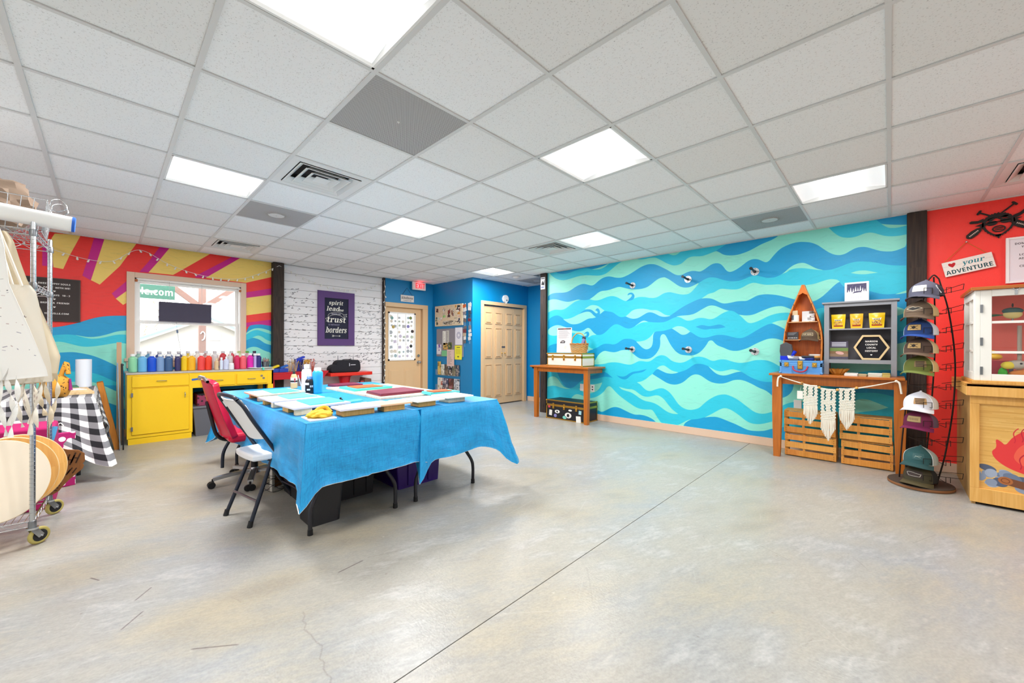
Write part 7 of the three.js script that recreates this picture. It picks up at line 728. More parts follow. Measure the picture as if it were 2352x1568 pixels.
{ const t = thing('post_poster', 'small black and white poster at the top of the far post', 'poster', [5.578, 2.37, -4.6]); mesh('paper', fitUV(mk().box(0, 0, 0, 0.004, 0.22, 0.1).geo(), 2, -0.05, 0.05, -0.11, 0.11), cardTex('#e9e9ec', (g, w, h) => { g.fillStyle = '#1c1c20'; g.fillRect(10, 14, w - 20, 12); g.beginPath(); g.moveTo(14, 120); g.lineTo(50, 50); g.lineTo(80, 90); g.lineTo(114, 40); g.lineTo(110, 130); g.fill(); g.fillStyle = '#5a6aa0'; g.fillRect(14, 150, 90, 18); }), t); }

// ---------- right console with crates ----------
{ const t = thing('console_table', 'taller wooden console table by the red wall with crates beneath', 'table', [0, 0, 0]); const y = 0.918;
  mk().span(5.13, 5.575, y - 0.024, y, -0.975, 0.1, 0.005).build('top', M.oakTop, t);
  mk().span(5.19, 5.21, y - 0.115, y - 0.024, -0.87, 0.04).build('apron', M.oak, t); for (const z of [-0.94, 0.068]) mk().span(5.2, 5.56, y - 0.1, y - 0.024, z - 0.01, z + 0.01).build('apron', M.oak, t);
  mk().span(5.555, 5.575, y - 0.1, y - 0.024, -0.93, 0.06).build('wall_cleat', M.oak, t);
  for (const [x, z] of [[5.195, -0.905], [5.195, 0.067]]) mk().ext([[-0.041, y - 0.024], [0.041, y - 0.024], [0.041, 0.5], [0.028, 0], [-0.028, 0], [-0.041, 0.5]], 0.07, mtx([x - 0.035, 0, z], [0, Math.PI / 2, 0]), 0.002).build('leg', M.oak, t); }
const crateM = [woodM(woodTex('#f3ad52', '#dd933a', 22, 4), 0.55), woodM(woodTex('#f8b65e', '#e6a046', 23, 3), 0.55), woodM(woodTex('#eca24a', '#d08630', 21, 5), 0.55)];
function crate(label, z0, z1, y0, y1, lean) { const t = thing('wooden_crate', label, 'crate', [0, 0, 0], 0, 'wooden crates under the console'), x0 = 5.29, x1 = 5.53, n = 3, hh = (y1 - y0) / n;
  for (let k = 0; k < n; k++) { const o = mk().box(x0 + 0.006, y0 + (k + 0.5) * hh, (z0 + z1) / 2, 0.011, hh * 0.72, z1 - z0, lean * (k - 1) * 0.4, 0, 0, 0.0015).build('slat', pick(crateM), t); for (const z of [z0 + 0.02, z1 - 0.02]) for (const d of [-0.012, 0.012]) mk().ball(x0 - 0.0003, y0 + (k + 0.5) * hh + d, z, 0.0025, 6).build('nail', M.black, o); }
  for (const z of [z0 + 0.012, (z0 + z1) / 2 - 0.05, z1 - 0.012]) mk().span(x0 + 0.012, x0 + 0.03, y0 + 0.004, y1 - 0.004, z - 0.011, z + 0.011).build('batten', M.pine, t);
  for (const y of [y0 + 0.0055, y1 - 0.0055]) mk().span(x0 + 0.03, x1, y - 0.005, y + 0.005, z0, z1).build('side', M.pine2, t); for (const z of [z0 + 0.006, z1 - 0.006]) for (const [xa, xb] of [[x0 + 0.032, x0 + 0.11], [x0 + 0.15, x1]]) mk().span(xa, xb, y0 + 0.011, y1 - 0.011, z - 0.006, z + 0.006).build('end_board', M.pine, t); }
crate('bottom left wooden crate under the taller console', -0.85, -0.405, 0.001, 0.252, 0); crate('top left wooden crate under the taller console', -0.858, -0.41, 0.2535, 0.505, 0); crate('bottom right wooden crate with crooked slats under the taller console', -0.365, 0.022, 0.001, 0.252, 0.06); crate('top right wooden crate under the taller console', -0.378, 0.015, 0.2535, 0.505, 0.03);
// macrame garland
{ const t = thing('macrame_garland', 'cream macrame garland with three fringed panels on the console', 'garland', [0, 0, 0]); const cr = mat('#efe9da', 0.9), X = 5.115, yAt = (z) => { const a = (z + 0.42) / 0.46; return 0.775 + 0.115 * Math.pow(Math.abs(a), 1.35); };
  for (const o of [0, 0.012]) { const P = []; for (let z = -0.86; z <= 0.041; z += 0.05) P.push([X, yAt(z) - o * (1 - Math.abs((z + 0.42) / 0.5)), z]); mk().tube(P, 0.0035, 120, 6).build('cord', cr, t); }
  for (const z of [-0.86, 0.04]) mk().ball(X, 0.89, z, 0.012).tube([[X, 0.89, z], [X - 0.006, 0.875, z + (z < -0.5 ? -0.02 : 0.02)], [X - 0.006, 0.83, z + (z < -0.5 ? -0.028 : 0.028)], [X - 0.004, 0.775, z + (z < -0.5 ? -0.03 : 0.035)]], 0.0085, 30).build('end_tassel', cr, t);
  for (const z of [-0.672, -0.528, -0.383, -0.238]) mk().ball(X - 0.004, yAt(z), z, 0.013, 14).build('bead', M.pine2, t);
  const panel = (zc, w, rows, yb, fr) => { const g = new THREE.Group(); g.name = 'panel'; t.add(g); const y1 = yAt(zc) - 0.004, b = mk(); const n = 9; for (let r = 0; r < rows; r++) for (let c = 0; c < n; c++) { const z = zc - w / 2 + (c + 0.5) * w / n, y = y1 - r * 0.0165; const hole = Math.abs(r - 3.5) < 2.6 && (Math.abs(c - 2) < 0.6 || Math.abs(c - 6) < 0.6) || (rows > 14 && Math.abs(r - 11.5) < 2.4 && (Math.abs(c - 2) < 0.6 || Math.abs(c - 6) < 0.6)); if (hole) continue; b.ball(X - 0.003, y, z + (r % 2 ? 0.003 : -0.003), 0.0088, 8, 1.0, 0.7, 1); } b.build('knots', cr, g); const f = mk(); for (let k = 0; k < 22; k++) { const z = zc - w / 2 + (k + 0.5) * w / 22, a = 1 - Math.abs(2 * (k + 0.5) / 22 - 1), yt = y1 - rows * 0.0165 + 0.012, ye = yt - fr * (0.42 + 0.58 * a) - rr(0, 0.012); f.tube([[X - 0.003, yt, z], [X - 0.004 + rr(-0.004, 0.004), (yt + ye) / 2, z + rr(-0.003, 0.003)], [X - 0.003 + rr(-0.006, 0.006), ye, z + rr(-0.004, 0.004)]], 0.0034, 8, 5); } f.build('fringe', cr, g).userData.kind = 'stuff'; };
  panel(-0.6, 0.116, 13, 0, 0.2); panel(-0.455, 0.116, 19, 0, 0.22); panel(-0.31, 0.116, 13, 0, 0.2);
  mk().box(X + 0.004, 0.7, -0.69, 0.003, 0.085, 0.05).rod([X, 0.79, -0.68], [X + 0.003, 0.74, -0.69], 0.001).build('price_tag', M.offwhite, t); }
{ const t = thing('wall_outlet', 'white wall outlet behind the macrame garland', 'outlet', [5.63, 0.53, -0.78]); mk().box(-0.003, 0, 0, 0.007, 0.118, 0.075, 0, 0, 0, 0.003).build('plate', M.white, t); }
// grey shelf unit
{ const t = thing('shelf_unit', 'small grey shelf unit with dark back standing on the console', 'shelf', [0, 0, 0]); const g = mat('#8f9299', 0.55), y0 = 0.9185, x0 = 5.35, x1 = 5.52, z0 = -0.513, z1 = 0.046, p = 0.042;
  for (const z of [z0, z1 - p]) for (const x of [x0, x1 - 0.02]) mk().span(x, x + 0.02, y0, 1.665, z, z + p, 0.002).build('upright', g, t); for (const z of [z0 + 0.004, z1 - 0.014]) mk().span(x0 + 0.02, x1 - 0.02, 1.05, 1.655, z, z + 0.01).build('side', g, t);
  mk().span(x0 - 0.018, x1, 1.665, 1.683, z0 - 0.018, z1 + 0.018, 0.003).span(x0, x0 + 0.018, 1.63, 1.665, z0 + p, z1 - p).build('top', g, t); mk().span(x0 + 0.004, x1 - 0.012, 1.388, 1.402, z0 + 0.014, z1 - 0.014).build('shelf', g, t); mk().span(x0, x0 + 0.018, 1.04, 1.078, z0 + p, z1 - p).span(x0 + 0.018, x1 - 0.012, 1.062, 1.078, z0 + 0.014, z1 - 0.014).build('shelf', g, t); mk().span(x1 - 0.012, x1 - 0.006, 1.062, 1.665, z0 + 0.01, z1 - 0.01).build('back', mat('#5f5c60', 0.8), t); }
const pouch = (label, z, w, c, top, band) => { const t = thing('snack_pouch', label, 'pouch', [5.42, 1.4025, z], 0, 'yellow snack pouches on the grey shelf'), h = 0.152; const m = new THREE.MeshPhysicalMaterial({ roughness: 0.3, map: signTex(256, 320, c, (g) => { g.fillStyle = 'rgba(255,255,255,0.25)'; g.fillRect(0, 30, 256, 8); g.fillStyle = top; g.beginPath(); g.moveTo(50, 100); g.quadraticCurveTo(128, 140, 206, 96); g.lineTo(190, 150); g.lineTo(70, 150); g.fill(); g.fillStyle = '#3a2a1c'; for (let k = 0; k < 6; k++) g.fillRect(74 + k * 18, 122, 11, 26); for (let i = 0; i < 60; i++) { g.fillStyle = pick([band, '#d89a5a', '#f0c88a', '#8a5a34']); g.beginPath(); g.ellipse(rr(50, 206), rr(165, 240), 10, 7, rr(0, 3), 0, 7); g.fill(); } g.fillStyle = '#a01c22'; g.fillRect(36, 246, 184, 26); }) });
  const g = sheet((u, v) => { const y = v * h, b = Math.sin(Math.PI * u) * Math.sin(Math.PI * Math.min(1, (1 - v) * 1.1 + 0.08)); return [-0.022 * b - 0.012 * (1 - v), y, (u - 0.5) * w * (0.86 + 0.14 * v)]; }, 14, 14, 0.002), q = sheet((u, v) => { const y = v * h, b = Math.sin(Math.PI * u) * Math.sin(Math.PI * Math.min(1, (1 - v) * 1.1 + 0.08)); return [0.022 * b + 0.012 * (1 - v), y, (u - 0.5) * w * (0.86 + 0.14 * v)]; }, 14, 14, 0.002); mesh('front', g, m, t); mesh('back', q, mat(c, 0.35), t); };
pouch('yellow snack pouch at the left on the grey shelf', -0.4, 0.118, '#f2c814', '#f4ead0', '#e2b070'); pouch('deeper yellow snack pouch in the middle on the grey shelf', -0.255, 0.104, '#eeb417', '#f0d8b8', '#d8a878'); pouch('yellow snack pouch with purple nuts at the right on the grey shelf', -0.1, 0.122, '#f0c414', '#fbf4e6', '#6a4a5a');
{ const t = thing('hex_letter_board', 'hexagonal letter board reading Marion County Local History', 'sign', [5.395, 1.2035, -0.14]); const P = [[-0.134, 0], [-0.068, 0.124], [0.064, 0.124], [0.134, 0], [0.064, -0.124], [-0.068, -0.124]]; const I = P.map(([a, b]) => [a * 0.885, b * 0.885]);
  const m4 = mtx([0, 0, 0], [0, -Math.PI / 2, 0]);
  mk().ext(P, 0.02, m4.clone(), 0.002, [I.slice().reverse()]).build('frame', mat('#dcc190', 0.5), t); const fm = new THREE.MeshPhysicalMaterial({ roughness: 0.9, map: feltTex(512, 474, '#16161e', '#0c0c12', (g, w) => { g.fillStyle = '#f4f2ee'; g.textAlign = 'center'; g.font = 'bold 50px sans-serif'; ['MARION', 'COUNTY', 'LOCAL', 'HISTORY'].forEach((s, k) => g.fillText(s, w / 2, 120 + k * 70)); heart(g, w / 2, 395, 18, '#f4f2ee'); }) });
  const f = mk().ext(I, 0.008, m4.clone()); mesh('felt', fitUV(f.geo(), 2, -0.119, 0.119, -0.11, 0.11), fm, t); t.rotation.z = -0.06; }
{ const t = thing('shelf_book', 'book with dark printed cover in a clear stand on the grey shelf', 'book', [5.41, 1.0785, -0.395]); mesh('cover', fitUV(mk().box(0, 0.096, 0, 0.016, 0.19, 0.15).geo(), 2, -0.075, 0.075, 0.001, 0.191), cardTex('#4a4458', (g, w, h) => { g.fillStyle = '#cfd0dc'; for (let k = 0; k < 3; k++) g.fillRect(14, 12 + k * 16, w - 28, 9); g.fillStyle = '#6f8a4a'; g.fillRect(0, 70, w, 40); g.fillStyle = '#8a6a4a'; g.fillRect(0, 105, w, 60); g.fillStyle = '#d8a8a0'; g.beginPath(); g.ellipse(70, 125, 30, 16, 0.3, 0, 7); g.fill(); g.fillStyle = '#3a3450'; g.fillRect(0, 165, w, 30); }), t).rotation.z = -0.08; mk().box(-0.035, 0.03, 0, 0.003, 0.06, 0.155).box(-0.01, 0.002, 0, 0.05, 0.003, 0.155).build('stand', jarM, t); }
{ const t = thing('canvas_print', 'white canvas print of a deer leaping among snowy trees', 'picture', [5.43, 1.6845, -0.255]); const m = new THREE.MeshPhysicalMaterial({ roughness: 0.7, map: signTex(512, 512, '#f4f3f5', (g, w) => { g.fillStyle = '#4a4668'; g.fillRect(50, 46, 412, 230); g.fillStyle = '#f4f3f5'; for (let i = 0; i < 120; i++) g.fillRect(rr(50, 460), rr(46, 250), 3, 3); for (const [x, h] of [[85, 110], [130, 170], [185, 140], [235, 190], [285, 160], [335, 205], [385, 150], [430, 120]]) { g.beginPath(); g.moveTo(x, 300 - h); g.lineTo(x + 34, 340); g.lineTo(x - 34, 340); g.fill(); } g.fillRect(50, 262, 412, 60); g.fillStyle = '#4a4668'; g.beginPath(); g.moveTo(165, 300); g.lineTo(200, 262); g.quadraticCurveTo(250, 235, 320, 250); g.lineTo(350, 225); g.lineTo(372, 232); g.lineTo(345, 268); g.lineTo(370, 296); g.lineTo(330, 276); g.lineTo(230, 285); g.fill(); g.fillStyle = '#d5d4de'; g.font = 'bold 84px sans-serif'; g.textAlign = 'center'; g.fillText('FEVER', w / 2, 440); }) });
  mesh('canvas', fitUV(mk().box(0, 0.1, 0, 0.03, 0.2, 0.19, 0, 0, 0, 0.003).geo(), 2, -0.095, 0.095, 0, 0.2), m, t); }
// boat shelf on the blue suitcase
{ const t = trunk('blue_suitcase', 'blue vintage suitcase with red handle under the boat shelf', 5.2, 5.56, 0.9185, 0.142, -0.88, -0.517, mat('#4f93d8', 0.45), mat('#5f9edc', 0.4), 0.68, []); for (const z of [-0.822, -0.577]) mk().span(5.187, 5.2, 0.995, 1.04, z - 0.02, z + 0.02, 0.004).ball(5.186, 1.015, z, 0.01).build('latch', M.brass, t); mk().span(5.187, 5.2, 0.97, 1.06, -0.723, -0.677, 0.006).ball(5.186, 1.02, -0.7, 0.012).build('lock_plate', M.brass, t); mk().tube([[5.195, 1.0, -0.765], [5.175, 0.965, -0.755], [5.17, 0.945, -0.725], [5.17, 0.943, -0.675], [5.175, 0.965, -0.645], [5.195, 1.0, -0.635]], 0.0075, 40).build('handle', mat('#b01634', 0.4), t); }
{ const t = thing('boat_shelf', 'orange wooden canoe shaped shelf standing upright', 'shelf', [5.42, 1.0615, -0.7]); const H2 = 0.835, hw = (y) => { const k = 1 - y / H2; return 0.163 * Math.pow(Math.sin(Math.min(k / 0.78, 1) * Math.PI / 2), 1.12) * (k > 0.78 ? 1 - 0.5 * (k - 0.78) * (k - 0.78) : 1) + 0.002; };
  for (const s of [-1, 1]) { mesh('hull_side', sheet((u, v) => { const y = v * H2; return [lerp(-0.085 + 0.03 * v, 0.085, u), y, s * (hw(y) + 0.004 * Math.sin(u * 3.1))]; }, 8, 40, 0.012), M.boat, t); const P = []; for (let k = 0; k <= 24; k++) { const y = k / 24 * H2; P.push([-0.088 + 0.03 * k / 24, y, s * (hw(y) + 0.004)]); } mk().tube(P, 0.0075, 80, 6).build('gunwale', mat('#d98438', 0.4), t); for (let k = 0; k < 6; k++) { const y = 0.1 + k * 0.1; mk().box(-0.094 + 0.03 * y / H2, y, s * (hw(y) - 0.006), 0.004, 0.05, 0.006, s * 0.2, 0, 0).build('slot', mat('#6e3510', 0.8), t); } }
  { const pts = []; for (let k = 0; k <= 30; k++) pts.push([-hw(k / 30 * H2), k / 30 * H2]); for (let k = 30; k >= 0; k--) pts.push([hw(k / 30 * H2), k / 30 * H2]); mk().ext(pts, 0.008, mtx([0.09, 0, 0], [0, -Math.PI / 2, 0])).build('back', M.boat, t); }
  mk().ext([[-0.052, H2 - 0.12], [0, H2], [0.052, H2 - 0.12], [0.02, H2 - 0.105], [0, H2 - 0.09], [-0.02, H2 - 0.105]], 0.02, mtx([-0.055, 0, 0], [0, -Math.PI / 2, 0])).build('bow_deck', M.boat, t);
  for (const y of [0.222, 0.42]) mk().span(-0.065, 0.08, y, y + 0.008, -hw(y) + 0.004, hw(y) - 0.004).build('shelf', mat('#d9a878', 0.5), t); mk().span(-0.085, 0.088, 0, 0.006, -0.118, 0.118).build('foot', M.boat, t); }
{ const t = thing('patterned_mug', 'white mug with coloured pictures on the boat shelf', 'mug', [5.4, 1.4905, -0.775]); mk().lathe([[0, 0], [0.034, 0], [0.036, 0.004], [0.036, 0.075], [0.033, 0.075], [0.033, 0.006], [0, 0.006]], 0, 0, 0, 28).build('cup', new THREE.MeshPhysicalMaterial({ roughness: 0.3, map: photo('#efeee8', '#f2f0ea', '#e9e6dc', '#e07a3a', '#3a4a5a').map }), t, true); mk().box(0, 0.1, 0.0, 0.04, 0.055, 0.05, 0, 0, 0.1, 0.004).build('packet', mat('#e6cfa8', 0.4), t); }
{ const t = thing('picture_card', 'grey and white picture card leaning on the boat shelf', 'card', [5.41, 1.4905, -0.655]); mesh('card', fitUV(mk().box(0, 0.058, 0, 0.006, 0.115, 0.115, 0, 0, -0.08).geo(), 2, -0.058, 0.058, 0, 0.116), photo('#d7d8da', '#8a8c90', '#f4f4f4', '#5a4a3a', '#eeeeee'), t); mk().box(0.012, 0.05, 0, 0.004, 0.1, 0.03, 0, 0, 0.2).build('easel_leg', M.white, t); }
{ const t = thing('joke_sign', 'small dark sign reading jokes on the boat shelf', 'sign', [5.39, 1.2925, -0.795]); mesh('board', fitUV(mk().box(0, 0.042, 0, 0.02, 0.084, 0.105).geo(), 2, -0.0525, 0.0525, 0, 0.084), cardTex('#3a3a3e', (g, w, h) => { g.fillStyle = '#8d8f94'; for (let k = 0; k < 4; k++) g.fillRect(12, 14 + k * 18, w - 30 - 10 * k, 8); g.fillStyle = '#d6d8da'; g.font = 'bold 40px serif'; g.textAlign = 'center'; g.fillText('JOKES', w / 2, 165, 110); }), t); }
// caps
function cap(name, label, pos, yaw, c, opt = {}) {
  const t = thing(name, label, 'cap', pos, yaw, opt.group); const s0 = opt.group ? 1.22 : 1, R = 0.088 * s0, Hc = 0.118 * s0, front = mat(c.front, 0.85), rear = mat(c.rear || c.front, 0.85), brim = mat(c.brim || c.front, 0.8);
  const dome = (a0, a1, m, name) => mesh(name, sheet((u, v) => { const a = lerp(a0, a1, u), p = v * 0.998, fr = Math.max(0, Math.cos(a)); const prof = Math.cos(Math.pow(p, 1.45 + 0.5 * fr) * Math.PI / 2), yy = Hc * Math.pow(p, 0.8) * (1 - 0.03 * (1 - fr)); return [Math.sin(a) * R * 0.94 * prof, yy, Math.cos(a) * R * 1.12 * prof]; }, 18, 14, 0.003), m, t);
  const A = 1.18; dome(-A, A, front, 'front_panel'); dome(A, 2 * Math.PI - A, rear, 'mesh_back');
  for (const s of [-1, 1]) { const P = []; for (let k = 0; k <= 12; k++) { const p = k / 12 * 0.99, a = s * A, fr = Math.max(0, Math.cos(a)), prof = Math.cos(Math.pow(p, 1.45 + 0.5 * fr) * Math.PI / 2); P.push([Math.sin(a) * R * 0.955 * prof, Hc * Math.pow(p, 0.8) * (1 - 0.03 * (1 - fr)), Math.cos(a) * R * 1.14 * prof]); } mk().tube(P, 0.0022, 40, 5).build('seam', mat(c.seam || c.rear || '#e8e4da', 0.8), t); }
  mk().ball(0, Hc, 0, 0.008, 10, 0.5).build('button', front, t);
  mesh('brim', sheet((u, v) => { const a = lerp(-1.25, 1.25, u), x0 = Math.sin(a) * R * 0.95, z0 = Math.cos(a) * R * 1.13, L = 0.072 * Math.cos(a * 0.95), x = x0 * (1 + 0.1 * v), z = z0 + L * v; return [x, 0.006 - 0.012 * v - 2.6 * x * x * (0.5 + v * 0.5), z]; }, 18, 8, 0.004), brim, t);
  if (c.patch) { const pz = R * 1.085; const g = sheet((u, v) => { const a = (u - 0.5) * (c.pw || 0.9) + (c.po || 0), p = lerp(0.2, 0.56, v), fr = Math.cos(a), prof = Math.cos(Math.pow(p, 1.45 + 0.5 * fr) * Math.PI / 2); return [Math.sin(a) * (R * 0.94 * prof + 0.0035), Hc * Math.pow(p, 0.8), Math.cos(a) * (R * 1.12 * prof + 0.0035)]; }, 12, 6, 0.002); mesh('patch', g, c.patch, t); }
  if (opt.sticker !== false) mk().add(new THREE.CylinderGeometry(0.5, 0.5, 0.0015, 20), mtx([0.026, -0.0075, R * 1.12 + 0.04], [0.2, 0, -0.16], [0.036, 1, 0.022])).build('brim_sticker', mat('#dfe2e6', 0.3), t);
  return t;
}
const patchM = (bg, draw) => new THREE.MeshPhysicalMaterial({ roughness: 0.6, side: THREE.DoubleSide, map: signTex(256, 160, bg, (g, w, h) => { g.save(); g.translate(0, 0); draw(g, w, h); g.restore(); }) });
const bisonPatch = () => patchM('#c8a468', (g, w, h) => { g.strokeStyle = '#2a1e16'; g.lineWidth = 12; g.strokeRect(3, 3, w - 6, h - 6); g.lineWidth = 12; g.beginPath(); g.moveTo(60, 40); g.lineTo(200, 125); g.moveTo(200, 40); g.lineTo(60, 125); g.stroke(); g.fillStyle = '#2a1e16'; g.beginPath(); g.ellipse(w / 2, 82, 34, 40, 0, 0, 7); g.fill(); }), slatPatch = (c) => patchM(c, (g, w, h) => { g.fillStyle = '#2f2320'; for (let k = 0; k < 4; k++) g.fillRect(20 + k * 6, 12 + k * 38, 200 - k * 14, 22); });
cap('trucker_cap', 'brown and tan cap with patch on the boat shelf', [5.385, 1.292, -0.63], -Math.PI / 2 - 0.25, { front: '#5a4a3a', rear: '#a08a5a', patch: patchM('#5a4a3a', (g, w, h) => { g.strokeStyle = '#c8b48a'; g.lineWidth = 8; g.strokeRect(8, 20, w - 16, h - 40); g.fillStyle = '#d8c8a0'; g.font = 'bold 62px sans-serif'; g.textAlign = 'center'; g.fillText('TOP GAL', w / 2, 102, 210); }), pw: 1.3 }, { sticker: false });
// folded knitwear on the suitcase
{ const t = thing('knit_mitten', 'grey knit mitten with blue cuff standing by the boat shelf', 'mitten', [5.3, 1.063, -0.84]); const g = mk().ext([[-0.04, 0.03], [0.04, 0.03], [0.055, 0.1], [0.045, 0.165], [0.0, 0.19], [-0.045, 0.165], [-0.05, 0.1]], 0.03, mtx([0, 0, 0], [0, -Math.PI / 2, 0]), 0.008); g.build('palm', mat('#55565a', 0.95, { bumpMap: rep(grainT, 40, 40), bumpScale: 0.002 }), t); mk().ext([[-0.045, 0], [0.045, 0], [0.05, 0.04], [-0.045, 0.04]], 0.034, mtx([0.002, 0, 0], [0, -Math.PI / 2, 0]), 0.008).tube([[-0.014, 0.03, 0.03], [-0.02, 0.06, 0.06], [-0.02, 0.1, 0.085]], 0.018, 24).build('cuff', mat('#1430c8', 0.9), t); }
[['folded_scarf', 'folded grey scarf with white tag on the blue suitcase', '#8d8a92', [5.3, 1.0625, -0.765], 0.1, 0.045], ['folded_gloves', 'folded black and blue gloves on the blue suitcase', '#23357e', [5.3, 1.0625, -0.655], 0.13, 0.03]].forEach(([n, l, c, p, w, h]) => { const t = thing(n, l, 'knitwear', p); mk().box(0, h / 2, 0, 0.12, h, w, 0, 0, 0, h * 0.45).build('bundle', mat(c, 0.95), t); mk().box(-0.045, h * 0.8, -w * 0.25, 0.05, 0.012, 0.06, 0, 0.4, 0.5).build('tag', M.white, t); if (n === 'folded_gloves') mk().box(-0.02, h + 0.01, 0.01, 0.08, 0.022, 0.11, 0, 0.2, 0, 0.01).build('glove', mat('#3a3c44', 0.95), t); });
{ const t = thing('wooden_brush', 'wooden handled brush lying on the suitcase under the boat shelf', 'brush', [5.4, 1.0685, -0.6]); mk().box(0, 0.03, 0, 0.06, 0.025, 0.11, 0, 0.3, 0, 0.01).build('handle', M.pine, t); mk().box(0, 0.052, 0, 0.05, 0.02, 0.1, 0, 0.3, 0, 0.006).build('bristles', M.offwhite, t); mk().box(0, 0.009, 0, 0.06, 0.017, 0.1, 0, 0.3, 0, 0.004).build('base', mat('#5a4638', 0.8), t); }
{ const t = thing('fluted_bowl', 'amber fluted glass bowl on the console under the grey shelf', 'bowl', [5.41, 0.9185, -0.405]); const g = sheet((u, v) => { const a = u * Math.PI * 2, f = 1 + (0.05 + 0.09 * v) * Math.cos(a * 14), r = lerp(0.045, 0.09, Math.pow(v, 0.8)) * f; return [Math.cos(a) * r * 0.75, 0.004 + v * 0.055 + 0.004 * v * Math.cos(a * 14), Math.sin(a) * r]; }, 112, 8, 0.004); mesh('bowl', g, mat('#c98f3c', 0.25, { clearcoat: 0.6 }), t); mk().add(new THREE.CylinderGeometry(0.045, 0.04, 0.006, 24), mtx([0, 0.003, 0])).build('base', mat('#a87428', 0.3), t); }
[['white postcard stack on the console beside the glass bowl', -0.285, 0.1, ['#f3f2ee', '#ecebe6', '#f5f5f2'], 0.026], ['thin card stack in the middle of the console', -0.2, 0.06, ['#d8c9a0', '#c9b48a'], 0.02], ['white and green leaflet stack at the right of the console', -0.11, 0.1, ['#f1f0ea', '#c9dcb4', '#e9e6dc', '#f3efe4'], 0.032], ['yellowish leaflet stack nearest the shelf unit foot', -0.03, 0.055, ['#e4d486', '#d6c46c', '#c2b064'], 0.036]].forEach(([l, z, w, cs, h]) => { const t = thing('leaflet_stack', l, 'leaflets', [5.27, 0.9185, z], 0, 'stacks of leaflets on the console'); const n = 8; for (let k = 0; k < n; k++) mk().box(rr(-0.004, 0.004), (k + 0.5) * h / n, rr(-0.003, 0.003), 0.12, h / n - 0.0004, w, 0, rr(-0.05, 0.05), 0).build('leaflet', mat(cs[k % cs.length], 0.7), t); });
// ---------- hat rack ----------
{ const t = thing('hat_rack', 'dark wire hat rack on an oval wooden base', 'hat rack', [4.99, 0, 0.19]); const w = M.wire;
  mk().add(new THREE.CylinderGeometry(1, 1, 0.028, 64), mtx([-0.03, 0.016, 0], [0, 0, 0], [0.22, 1, 0.205])).build('base', mat('#4a4038', 0.7), t);
  mk().add(new THREE.TorusGeometry(1, 0.012, 6, 64), mtx([-0.03, 0.014, 0], [Math.PI / 2, 0, 0], [0.222, 0.207, 1])).build('base_edge', mat('#8a5a34', 0.7), t);
  for (const [pts] of [[[[0.02, 0.03, -0.13], [0.03, 0.4, -0.11], [0.04, 0.9, -0.07], [0.04, 1.4, -0.02], [0.02, 1.8, 0.05]]], [[[-0.02, 0.03, 0.1], [-0.0, 0.3, 0.15], [0.02, 0.7, 0.195], [0.03, 1.1, 0.205], [0.03, 1.5, 0.17], [0.02, 1.8, 0.11]]], [[[0.1, 0.03, 0.02], [0.1, 0.5, 0.06], [0.1, 1.1, 0.09], [0.08, 1.5, 0.09], [0.03, 1.82, 0.08]]]]) mk().tube(pts, 0.0055, 60, 8).build('upright', w, t);
  mk().tube([[0.02, 1.8, 0.05], [0.02, 1.835, 0.08], [0.02, 1.8, 0.11]], 0.0055, 20).build('top_loop', w, t);
  const tiers = [1.655, 1.485, 1.325, 1.17, 1.015, 0.855, 0.7, 0.545, 0.39, 0.23, 0.09]; tiers.forEach((y) => { const b = mk(), q = (x, dy, z) => { const c = Math.cos(-0.45), s = Math.sin(-0.45); return [x * c - z * s - 0.02, y + dy, x * s + z * c]; };
    b.poly([q(-0.2, 0.0, -0.085), q(-0.2, 0.045, -0.085), q(-0.2, 0.045, -0.03), q(-0.2, 0, -0.03), q(0.02, 0.02, -0.07), q(0.03, 0.02, 0.07), q(-0.2, 0, 0.06), q(-0.2, 0.045, 0.06), q(-0.2, 0.045, 0.09), q(-0.2, 0, 0.09)], 0.0022, 6);
    b.poly([[0.03, y + 0.02, 0.12], [0.03, y - 0.005, 0.06], [-0.08, y + 0.03, 0.24], [-0.08, y + 0.075, 0.245], [0.03, y + 0.04, 0.13]], 0.0022, 6); b.build('holder', w, t); }); }
const gr = 'trucker caps on the hat rack', HP = (y, dx = 0, dz = 0) => [4.89 + dx, y, 0.19 + dz], hy = -Math.PI / 2 - 0.42;
{ const h1 = cap('trucker_cap', 'charcoal cap with white diamond patch and price tag, top of the rack', HP(1.64, 0.0, 0.03), hy, { front: '#5d5e70', rear: '#3a3a44', seam: '#5d5e70', patch: patchM('#f0ede6', (g, w, h) => { g.strokeStyle = '#6a6048'; g.lineWidth = 6; g.beginPath(); g.moveTo(20, h / 2); g.lineTo(w / 2, 30); g.lineTo(w - 20, h / 2); g.lineTo(w / 2, h - 30); g.closePath(); g.stroke(); }) }, { group: gr }); mk().box(0.085, 0.06, 0.02, 0.004, 0.07, 0.06, 0.4, 0.3, 0.3).build('price_tag', M.white, h1); }
cap('trucker_cap', 'brown and tan cap with mountain patch, second from the top', HP(1.47), hy, { front: '#6e5b4a', rear: '#e0c68c', patch: patchM('#6e5b4a', (g, w, h) => { g.fillStyle = '#1a1614'; g.strokeStyle = '#e8dcc0'; g.lineWidth = 7; g.beginPath(); g.moveTo(10, 85); g.lineTo(70, 50); g.lineTo(110, 30); g.lineTo(150, 52); g.lineTo(190, 40); g.lineTo(246, 78); g.lineTo(180, 110); g.lineTo(120, 135); g.lineTo(60, 108); g.closePath(); g.fill(); g.stroke(); }), pw: 1.1 }, { group: gr });
cap('trucker_cap', 'navy and white cap with tan bison patch, third from the top', HP(1.31), hy, { front: '#24427c', rear: '#eceef2', brim: '#2c54a8', seam: '#cfe2f4', patch: bisonPatch() }, { group: gr });
